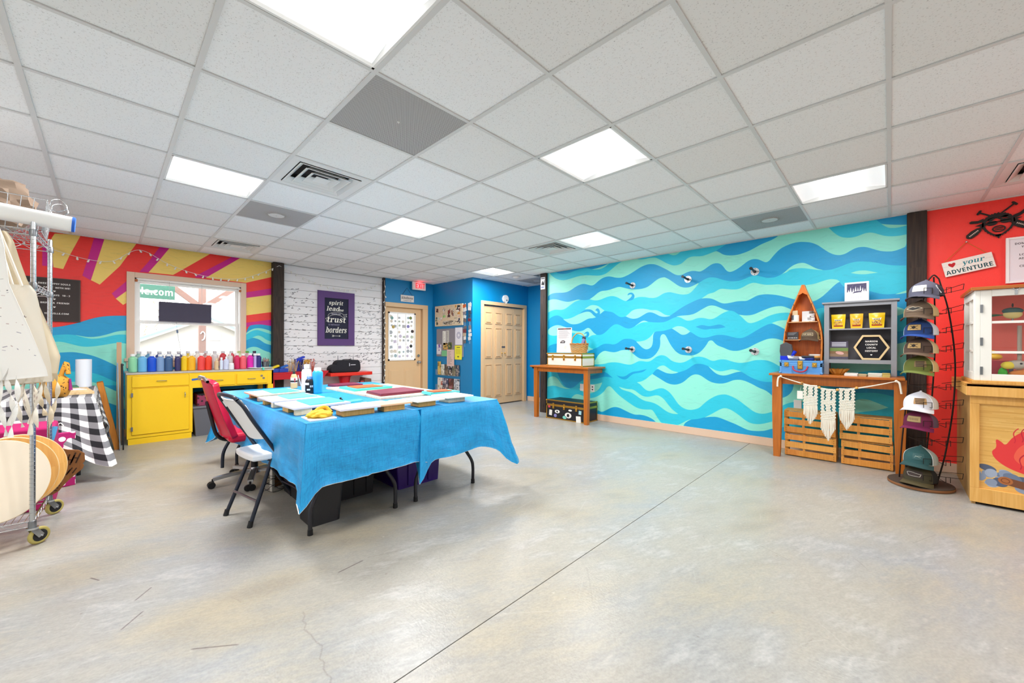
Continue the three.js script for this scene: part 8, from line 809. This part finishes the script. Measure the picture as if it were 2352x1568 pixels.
cap('trucker_cap', 'brown and cream cap with tan bison patch, fourth from the top', HP(1.155), hy, { front: '#5e4a40', rear: '#e6cc98', brim: '#7a6452', seam: '#e8dcb8', patch: bisonPatch() }, { group: gr });
cap('trucker_cap', 'olive green and tan cap with slatted patch, fifth from the top', HP(1.0), hy, { front: '#6c7434', rear: '#e2c084', brim: '#7c8a44', seam: '#ece4c0', patch: slatPatch('#8a7048'), po: 0.4, pw: 0.7 }, { group: gr });
cap('trucker_cap', 'white cap with brown slatted patch on the hat rack', HP(0.685), hy, { front: '#e6e8f4', rear: '#f3f3f4', brim: '#eef0f8', seam: '#ffffff', patch: slatPatch('#b89060'), po: 0.4, pw: 0.75 }, { group: gr });
cap('trucker_cap', 'maroon and grey cap with tan oval patch on the hat rack', HP(0.53), hy, { front: '#74204a', rear: '#6e5a72', brim: '#7a1c50', seam: '#74204a', patch: patchM('#b59a68', (g, w, h) => { g.strokeStyle = '#5a4a30'; g.lineWidth = 8; g.strokeRect(6, 6, w - 12, h - 12); g.beginPath(); for (let k = 0; k < 9; k++) { g.moveTo(30 + k * 22, 50); g.lineTo(44 + k * 20, 115); } g.stroke(); }) }, { group: gr });
cap('trucker_cap', 'dark teal and white cap with stitched deer, second from bottom', HP(0.215), hy, { front: '#2f5a5c', rear: '#b8c4c4', brim: '#2c5254', seam: '#eef4f4', patch: patchM('#2f5a5c', (g, w, h) => { g.strokeStyle = '#b9c8b8'; g.lineWidth = 6; g.beginPath(); g.moveTo(40, 110); g.quadraticCurveTo(110, 50, 200, 70); g.moveTo(60, 60); g.lineTo(180, 110); g.stroke(); }), po: 0.3, pw: 0.7 }, { group: gr });
cap('trucker_cap', 'camouflage and brown cap at the bottom of the rack', HP(0.062), hy, { front: '#46402c', rear: '#26282c', brim: '#5a5034', seam: '#46402c', patch: patchM('#3a2a26', (g, w, h) => { g.strokeStyle = '#d8d4c4'; g.lineWidth = 7; g.beginPath(); g.moveTo(20, 60); g.quadraticCurveTo(90, 20, 150, 50); g.lineTo(236, 70); g.lineTo(220, 130); g.lineTo(60, 130); g.closePath(); g.stroke(); }), pw: 1.1 }, { group: gr });

// ---------- pine counter and display case ----------
const fireT = signTex(1536, 832, '#e6b460', (g, w, h) => {          // panel z 0.49..1.68, y 0.13..0.775
  const S = w / 1.19, X = (z) => (z - 0.49) * S, Y = (y) => h - (y - 0.13) * S * (h / (0.645 * S));
  for (let i = 0; i < 900; i++) { g.fillStyle = pick(['rgba(250,214,140,0.25)', 'rgba(196,138,58,0.18)', 'rgba(228,176,92,0.3)']); g.fillRect(rr(-100, w), rr(0, h), rr(80, 500), rr(2, 14)); }
  for (let i = 0; i < 14; i++) { g.fillStyle = 'rgba(170,110,40,0.35)'; g.beginPath(); g.ellipse(rr(0, w), rr(0, h), rr(30, 160), rr(2, 5), rr(-0.1, 0.1), 0, 7); g.fill(); }
  const blob = (pts, c) => { g.fillStyle = c; g.beginPath(); const n = pts.length; for (let i = 0; i < n; i++) { const b = pts[i], d = pts[(i + 1) % n]; const m = [(X(b[0]) + X(d[0])) / 2, (Y(b[1]) + Y(d[1])) / 2]; if (!i) { const a = pts[n - 1]; g.moveTo((X(a[0]) + X(b[0])) / 2, (Y(a[1]) + Y(b[1])) / 2); } g.quadraticCurveTo(X(b[0]), Y(b[1]), ...m); } g.fill(); };
  for (let i = 0; i < 120; i++) { const z = rr(0.47, 1.6), y = rr(0.15, 0.27) - 0.03 * Math.cos((z - 1.0) * 5); g.fillStyle = pick(['#6d7d98', '#8b9ab4', '#55617a', '#a3b0c6', '#7b879c', '#454f66']); g.beginPath(); g.ellipse(X(z), Y(y), rr(30, 62), rr(22, 42), rr(-0.5, 0.5), 0, 7); g.fill(); }
  for (const [z, y, a] of [[0.62, 0.21, 0.2], [0.8, 0.22, -0.1], [1.05, 0.2, 0.15]]) { g.save(); g.translate(X(z), Y(y)); g.rotate(a); g.fillStyle = '#7a4a30'; g.fillRect(0, -34, 260, 70); g.fillStyle = '#b06a38'; g.beginPath(); g.ellipse(0, 0, 46, 38, 0, 0, 7); g.fill(); g.strokeStyle = '#7a4020'; g.lineWidth = 6; g.beginPath(); g.ellipse(0, 0, 26, 20, 0, 0, 7); g.stroke(); g.restore(); }
  blob([[0.57, 0.36], [0.55, 0.42], [0.58, 0.45], [0.57, 0.52], [0.60, 0.50], [0.62, 0.47], [0.65, 0.54], [0.71, 0.60], [0.78, 0.63], [0.83, 0.70], [0.89, 0.62], [0.97, 0.72], [1.06, 0.60], [1.16, 0.62], [1.22, 0.45], [1.16, 0.30], [0.95, 0.24], [0.76, 0.26], [0.64, 0.30]], '#e83a3c');
  blob([[0.65, 0.36], [0.67, 0.46], [0.73, 0.52], [0.79, 0.56], [0.85, 0.50], [0.95, 0.58], [1.04, 0.50], [1.09, 0.42], [1.01, 0.30], [0.80, 0.29]], '#f2604a'); blob([[0.73, 0.36], [0.77, 0.46], [0.83, 0.42], [0.91, 0.50], [0.97, 0.40], [0.90, 0.31], [0.80, 0.31]], '#f58a58');
  g.lineWidth = 7; for (let i = 0; i < 40; i++) { g.strokeStyle = pick(['#d9263a', '#f77a66', '#fba08a', '#c41f38']); const z = rr(0.66, 1.15), y = rr(0.3, 0.52); g.beginPath(); g.moveTo(X(z), Y(y)); g.bezierCurveTo(X(z + 0.02), Y(y + 0.04), X(z - 0.03), Y(y + 0.06), X(z + 0.02), Y(y + 0.11)); g.stroke(); }
});
const CZ1 = 1.9;
{ const t = thing('pine_counter', 'pine counter with a painted campfire panel at the right edge', 'counter', [0, 0, 0]);
  mk().span(4.67, 5.605, 0.0, 0.84, 0.455, 0.475).span(4.67, 5.605, 0, 0.84, CZ1 - 0.02, CZ1).span(5.585, 5.605, 0, 0.84, 0.475, CZ1 - 0.02).span(4.69, 5.585, 0.82, 0.84, 0.475, CZ1 - 0.02).build('carcass', woodM(woodTex('#cda468', '#b58a4e', 31, 3, 0.8), 0.6), t);
  mk().span(4.645, 4.67, 0.02, 0.13, 0.445, CZ1, 0.003).build('bottom_rail', M.pine2, t); mk().span(4.645, 4.67, 0.775, 0.84, 0.445, CZ1, 0.003).build('top_rail', M.pine2, t); mk().span(4.645, 4.67, 0.13, 0.775, 0.445, 0.492, 0.003).build('stile', M.pine2, t); mk().span(4.645, 4.67, 0.13, 0.775, CZ1 - 0.05, CZ1, 0.003).build('stile', M.pine2, t);
  mesh('painted_panel', fitUV(mk().span(4.668, 4.676, 0.12, 0.785, 0.48, CZ1 - 0.04).geo(), 2, 0.49, 1.68, 0.13, 0.775), new THREE.MeshPhysicalMaterial({ map: fireT, roughness: 0.5 }), t).userData.label = 'campfire painting with red flames, logs and grey stones';
  mk().span(4.6, 5.61, 0.905, 0.93, 0.42, CZ1 + 0.02, 0.004).build('top', M.pine, t); mk().span(4.6, 4.63, 0.838, 0.93, 0.42, CZ1 + 0.02, 0.004).span(4.63, 5.61, 0.838, 0.905, 0.42, 0.445, 0.004).build('edge_band', M.pine2, t); }
{ const t = thing('display_case', 'display case made of old white window frames on the counter', 'display case', [0, 0, 0]); const w = mat('#f0efe8', 0.6), y0 = 0.955, y1 = 1.64, x0 = 4.62, x1 = 5.22, z0 = 0.462, z1 = 1.62;
  mk().span(x0 - 0.02, x1 + 0.03, 0.9305, 0.955, z0 - 0.012, z1 + 0.02, 0.003).build('base', M.pine, t);
  const fr = mk().span(x0, x0 + 0.035, y0, y1, z0 + 0.03, z0 + 0.085, 0.003).span(x0, x0 + 0.035, y0, y1, z1 - 0.085, z1, 0.003).span(x0, x0 + 0.035, y0, y0 + 0.05, z0 + 0.085, z1 - 0.085, 0.003).span(x0, x0 + 0.035, y1 - 0.05, y1, z0 + 0.085, z1 - 0.085, 0.003); fr.build('front_frame', w, t);
  for (const y of [1.17, 1.395]) mk().span(x0 + 0.004, x0 + 0.03, y - 0.009, y + 0.009, z0 + 0.085, z1 - 0.085).build('muntin', w, t); for (let k = 0; k < 3; k++) mk().span(x0 + 0.015, x0 + 0.018, y0 + 0.05 + k * 0.2, y0 + 0.245 + k * 0.2, z0 + 0.085, z1 - 0.085).build('pane', M.glass, t);
  for (const [z, s] of [[z0, 1], [z1, -1]]) { const a = Math.min(z, z + s * 0.03), b = Math.max(z, z + s * 0.03); mk().span(x0, x0 + 0.07, y0, y1, a, b, 0.003).span(x1 - 0.06, x1, y0, y1, a, b, 0.003).span(x0 + 0.07, x1 - 0.06, y0, y0 + 0.06, a, b, 0.003).span(x0 + 0.07, x1 - 0.06, y1 - 0.06, y1, a, b, 0.003).build('side_frame', w, t); for (const y of [1.18, 1.4]) mk().span(x0 + 0.07, x1 - 0.06, y - 0.008, y + 0.008, a + 0.004, b - 0.004).build('muntin', w, t); mk().span((x0 + x1) / 2 - 0.008, (x0 + x1) / 2 + 0.008, y0 + 0.06, y1 - 0.06, a + 0.004, b - 0.004).build('muntin', w, t); mk().span(x0 + 0.07, x1 - 0.06, y0 + 0.06, y1 - 0.06, (a + b) / 2 - 0.0015, (a + b) / 2 + 0.0015).build('pane', M.glass, t); }
  mk().span(x1 - 0.02, x1, y0, y1, z0 + 0.03, z1 - 0.03).build('back', mat('#ff7a6c', 0.5), t); mk().span(x0 - 0.025, x1 + 0.02, y1, y1 + 0.024, z0 - 0.02, z1 + 0.02, 0.003).build('lid', M.oakTop, t);
  mk().span(x0 + 0.05, x1 - 0.03, 1.385, 1.391, z0 + 0.04, z1 - 0.04).build('glass_shelf', M.glass, t); for (const y of [1.03, 1.25, 1.5]) mk().span(x0 - 0.006, x0, y - 0.03, y + 0.03, z0 + 0.028, z0 + 0.042).build('hinge', M.steel, t); mk().add(new THREE.TorusGeometry(0.014, 0.004, 8, 20), mtx([x0 - 0.008, y1 + 0.004, 0.66], [0, Math.PI / 2, 0])).box(x0 - 0.004, y1 - 0.025, 0.66, 0.008, 0.04, 0.014).build('hasp', M.chrome, t); }
{ const t = thing('plush_parrot', 'green and yellow plush parrot toy inside the display case', 'toy', [4.74, 0.9565, 0.66]); mk().ball(0, 0.045, 0.06, 0.055, 18, 0.75, 0.9, 1.5).build('body', mat('#e08a3c', 0.9), t); mk().ball(0.0, 0.05, -0.045, 0.035, 16, 1.4, 0.8, 0.7).build('wing', mat('#46c832', 0.9), t); const hd = mk().ball(-0.01, 0.12, 0.02, 0.042, 18, 0.85, 0.9, 1.3).build('head', mat('#b9b2a6', 0.9), t); mk().ball(-0.03, 0.115, -0.025, 0.032, 16, 0.9, 0.8, 1.1).build('beak', mat('#ecd93c', 0.7), hd); mk().ball(-0.045, 0.13, 0.035, 0.007, 10).build('eye', M.black, hd); }
{ const t = thing('rubber_duck', 'small yellow rubber duck inside the display case', 'toy', [4.9, 1.102, 0.6]); mk().ball(0, 0.03, 0, 0.03, 16, 0.8, 0.9, 1.2).build('body', mat('#f0c020', 0.4), t); const h = mk().ball(0, 0.062, -0.015, 0.02, 14).build('head', mat('#f2c628', 0.4), t); mk().ball(0, 0.06, -0.038, 0.009, 8, 0.5).build('bill', mat('#e0762a', 0.4), h); mk().span(-0.045, 0.03, -0.145, -0.001, -0.06, 0.06).build('stand', mat('#a01f34', 0.5), t); }
{ const t = thing('toy_box', 'dark box of small toys low in the display case', 'box', [5.05, 0.9565, 0.6]); mk().box(0.04, 0.045, 0, 0.22, 0.09, 0.2, 0, 0, 0, 0.005).build('box', mat('#50586a', 0.6), t); for (const [z, c] of [[-0.06, '#d8d8da'], [0.0, '#7fae4a'], [0.06, '#d8b23a']]) mk().ball(0.0, 0.105, z, 0.02, 10).build('toy', mat(c, 0.6), t); }
{ const t = thing('fish_lure', 'painted fish ornament with green tail on the glass shelf', 'ornament', [4.75, 1.3915, 0.59]); t.scale.setScalar(0.72); mk().ball(0, 0.09, 0.1, 0.06, 20, 0.78, 0.4, 1.1).build('body', mat('#d8c47a', 0.4), t); mk().ball(0, 0.125, 0.1, 0.058, 20, 0.62, 0.42, 1.25).build('back', mat('#24504e', 0.5), t); const f = mk(); for (let k = 0; k < 18; k++) f.rod([0, 0.085, 0.04], [rr(-0.02, 0.02), 0.085 + rr(-0.028, 0.028), -0.12 + rr(0, 0.03)], 0.003, 0.002, 5); f.build('tail_fibres', mat('#2a6a44', 0.8), t); mk().rod([0, 0, 0.1], [0, 0.06, 0.1], 0.006).box(0, 0.004, 0.1, 0.05, 0.008, 0.05).build('stand', M.steel, t); mk().add(new THREE.TorusGeometry(0.016, 0.005, 8, 18), mtx([0, 0.185, 0.1])).build('ring', M.black, t); }
{ const t = thing('display_pole', 'thin clear pole with base standing in the display case', 'stand', [4.92, 0.9565, 0.72]); mk().rod([0, 0.01, 0], [0, 0.42, 0], 0.012).build('pole', mat('#b9b0a0', 0.3), t); mk().lathe([[0, 0], [0.04, 0], [0.035, 0.02], [0.012, 0.035]], 0, 0.0, 0, 20).build('base', mat('#6f6a5c', 0.5), t); mk().lathe([[0, 0], [0.03, 0.0], [0.02, 0.02], [0.0, 0.025]], 0, 0.2, 0, 20).build('collar', mat('#6f6a5c', 0.5), t); }
// ---------- red wall ----------
const onWall = (z, y) => mtx([5.612, y, z], [0, -Math.PI / 2, 0]);                       // outline x runs toward +z
{ const t = thing('bison_sign', 'black metal bison head with sunglasses and crossed paddles', 'sign', [0, 0, 0]); const m = mat('#17130f', 0.6), P = (pts, d = 0.006, holes) => mk().ext(pts, d, mtx([5.624, 2.335, 0.7], [0, -Math.PI / 2, 0]), 0, holes); const sc = 1;
  const paddle = (x0, y0, x1, y1, nm, txt) => { const dx = x1 - x0, dy = y1 - y0, L = Math.hypot(dx, dy), ux = dx / L, uy = dy / L, q = (a, b) => [x0 + ux * a - uy * b, y0 + uy * a + ux * b]; P([q(0, -0.012), q(0.004, -0.022), q(0.016, -0.022), q(0.018, -0.006), q(L - 0.115, -0.006), q(L - 0.1, -0.02), q(L - 0.06, -0.028), q(L - 0.015, -0.024), q(L, -0.008), q(L, 0.008), q(L - 0.015, 0.024), q(L - 0.06, 0.028), q(L - 0.1, 0.02), q(L - 0.115, 0.006), q(0.018, 0.006), q(0.016, 0.022), q(0.004, 0.022), q(0, 0.012)]).build('paddle', m, t); };
  paddle(0.1, 0.165, -0.185, -0.105); paddle(-0.12, 0.125, 0.175, -0.065);
  const ring = [], inner = []; for (let k = 0; k < 60; k++) { const a = k / 60 * Math.PI * 2, c = Math.cos(a), s = Math.sin(a), jag = k % 2 ? 1 : 0.9, w = s > 0 ? 1 : 1 - 0.35 * s * s; ring.push([c * 0.1 * w * (0.97 + 0.1 * jag - 0.1), s * (s < 0 ? 0.125 : 0.1) * jag]); inner.push([c * 0.078 * w, s * (s < 0 ? 0.1 : 0.06) - 0.004]); }
  P(ring, 0.008, [inner.reverse()]).build('face_outline', m, t);
  P([[-0.09, 0.03], [-0.12, 0.022], [-0.165, 0.026], [-0.172, 0.04], [-0.16, 0.05], [-0.12, 0.045], [-0.085, 0.06]], 0.008).build('horn', m, t); P([[0.085, 0.055], [0.12, 0.07], [0.15, 0.1], [0.165, 0.095], [0.155, 0.07], [0.12, 0.04], [0.09, 0.03]], 0.008).build('horn', m, t);
  P([[-0.085, 0.02], [-0.135, 0.0], [-0.1, -0.012], [-0.12, -0.025], [-0.085, -0.02]], 0.008).build('ear', m, t); P([[0.085, 0.03], [0.135, 0.03], [0.105, 0.012], [0.125, 0.0], [0.088, -0.005]], 0.008).build('ear', m, t);
  const oval = (x, y, a, b, r = 0) => { const o = []; for (let k = 0; k < 24; k++) { const q = k / 24 * Math.PI * 2; o.push([x + Math.cos(q) * a * Math.cos(r) - Math.sin(q) * b * Math.sin(r), y + Math.cos(q) * a * Math.sin(r) + Math.sin(q) * b * Math.cos(r)]); } return o; };
  P(oval(-0.035, 0.005, 0.032, 0.02, 0.15), 0.01).build('lens', m, t); P(oval(0.042, 0.016, 0.032, 0.021, -0.1), 0.01).build('lens', m, t); P([[-0.075, 0.012], [0.078, 0.026], [0.078, 0.02], [-0.075, 0.006]], 0.01).build('glasses_bar', m, t);
  P(oval(-0.04, 0.045, 0.024, 0.009, 0.3), 0.008).build('brow', m, t); P(oval(0.036, 0.055, 0.024, 0.009, 0.2), 0.008).build('brow', m, t);
  P(oval(0.004, -0.05, 0.04, 0.03), 0.008, [oval(0.004, -0.05, 0.031, 0.021).reverse()]).build('muzzle', m, t); for (const dy of [0.008, -0.006]) P(oval(0.004, -0.05 + dy, 0.024, 0.0035), 0.008).build('muzzle_line', m, t); P([[-0.02, -0.1], [0.02, -0.1], [0.004, -0.14]], 0.008).build('beard', m, t);
  const tm = mat('#f2d8c8', 0.6), word = (z, y, a) => { const g = mk(); for (let k = -3; k <= 3; k++) g.box(5.6172, y + Math.sin(a) * k * 0.011, z + Math.cos(a) * k * 0.011, 0.0015, 0.012, 0.0035, -a, 0, 0).box(5.6172, y + Math.sin(a) * (k * 0.011 + 0.004), z + Math.cos(a) * (k * 0.011 + 0.004), 0.0015, 0.003, 0.006, -a, 0, 0); g.build('paddle_lettering', tm, t); }; word(0.7 - 0.145, 2.335 - 0.068, 0.75); word(0.7 + 0.135, 2.335 - 0.038, -0.57); }
{ const t = thing('adventure_sign', 'tilted white plank sign with heart reading your adventure', 'sign', [5.61, 1.98, 0.52], 0); t.rotation.x = -0.2; const bt = signTex(768, 340, '#efeae2', (g, w, h) => { g.fillStyle = 'rgba(140,120,100,0.5)'; g.fillRect(0, 110, w, 3); g.fillRect(0, 225, w, 3); for (let i = 0; i < 60; i++) { g.fillStyle = 'rgba(150,130,110,0.25)'; g.fillRect(rnd() * w, rnd() * h, rr(10, 80), 2); } heart(g, 150, 90, 62, '#c01420'); g.strokeStyle = '#7a0a14'; g.lineWidth = 5; script(g, 'your', 480, 100, 140, '#1f7f8c', {}); g.font = 'bold 130px sans-serif'; g.fillStyle = '#174f56'; g.textAlign = 'center'; g.textBaseline = 'middle'; g.fillText('ADVENTURE', w / 2, 255, w - 50); });
  mesh('planks', fitUV(mk().box(0, 0, 0, 0.016, 0.14, 0.315, 0, 0, 0, 0.002).geo(), 2, -0.1575, 0.1575, -0.07, 0.07), new THREE.MeshPhysicalMaterial({ map: bt, roughness: 0.75 }), t);
  mk().rod([-0.004, 0.068, -0.14], [0.01, 0.215, 0.035], 0.0022).rod([-0.004, 0.068, 0.13], [0.01, 0.215, 0.035], 0.0022).build('twine', mat('#c8742c', 0.9), t); mk().ball(0.01, 0.217, 0.035, 0.008).build('nail', M.chrome, t); }
{ const t = thing('white_letter_board', 'white framed letter board on the red wall', 'sign', [5.615, 1.984, 0.96]); mesh('felt', fitUV(mk().box(0, 0, 0, 0.012, 0.37, 0.4).geo(), 2, -0.2, 0.2, -0.185, 0.185), new THREE.MeshPhysicalMaterial({ roughness: 0.8, map: feltTex(640, 592, '#eceaf0', '#dcdae2', (g) => { g.fillStyle = '#4a4448'; g.font = 'bold 40px sans-serif'; g.fillText('DOM', 50, 80); g.fillText('YE', 110, 128); g.fillText('LOV', 90, 238); g.fillText('ADV', 86, 292); g.fillText('CIR', 92, 400); }) }), t); mk().box(0, 0, -0.208, 0.026, 0.405, 0.018).box(0, 0, 0.208, 0.026, 0.405, 0.018).box(0, 0.194, 0, 0.026, 0.018, 0.4).box(0, -0.194, 0, 0.026, 0.018, 0.4).build('frame', M.white, t); }
renderer.render(scene, camera);
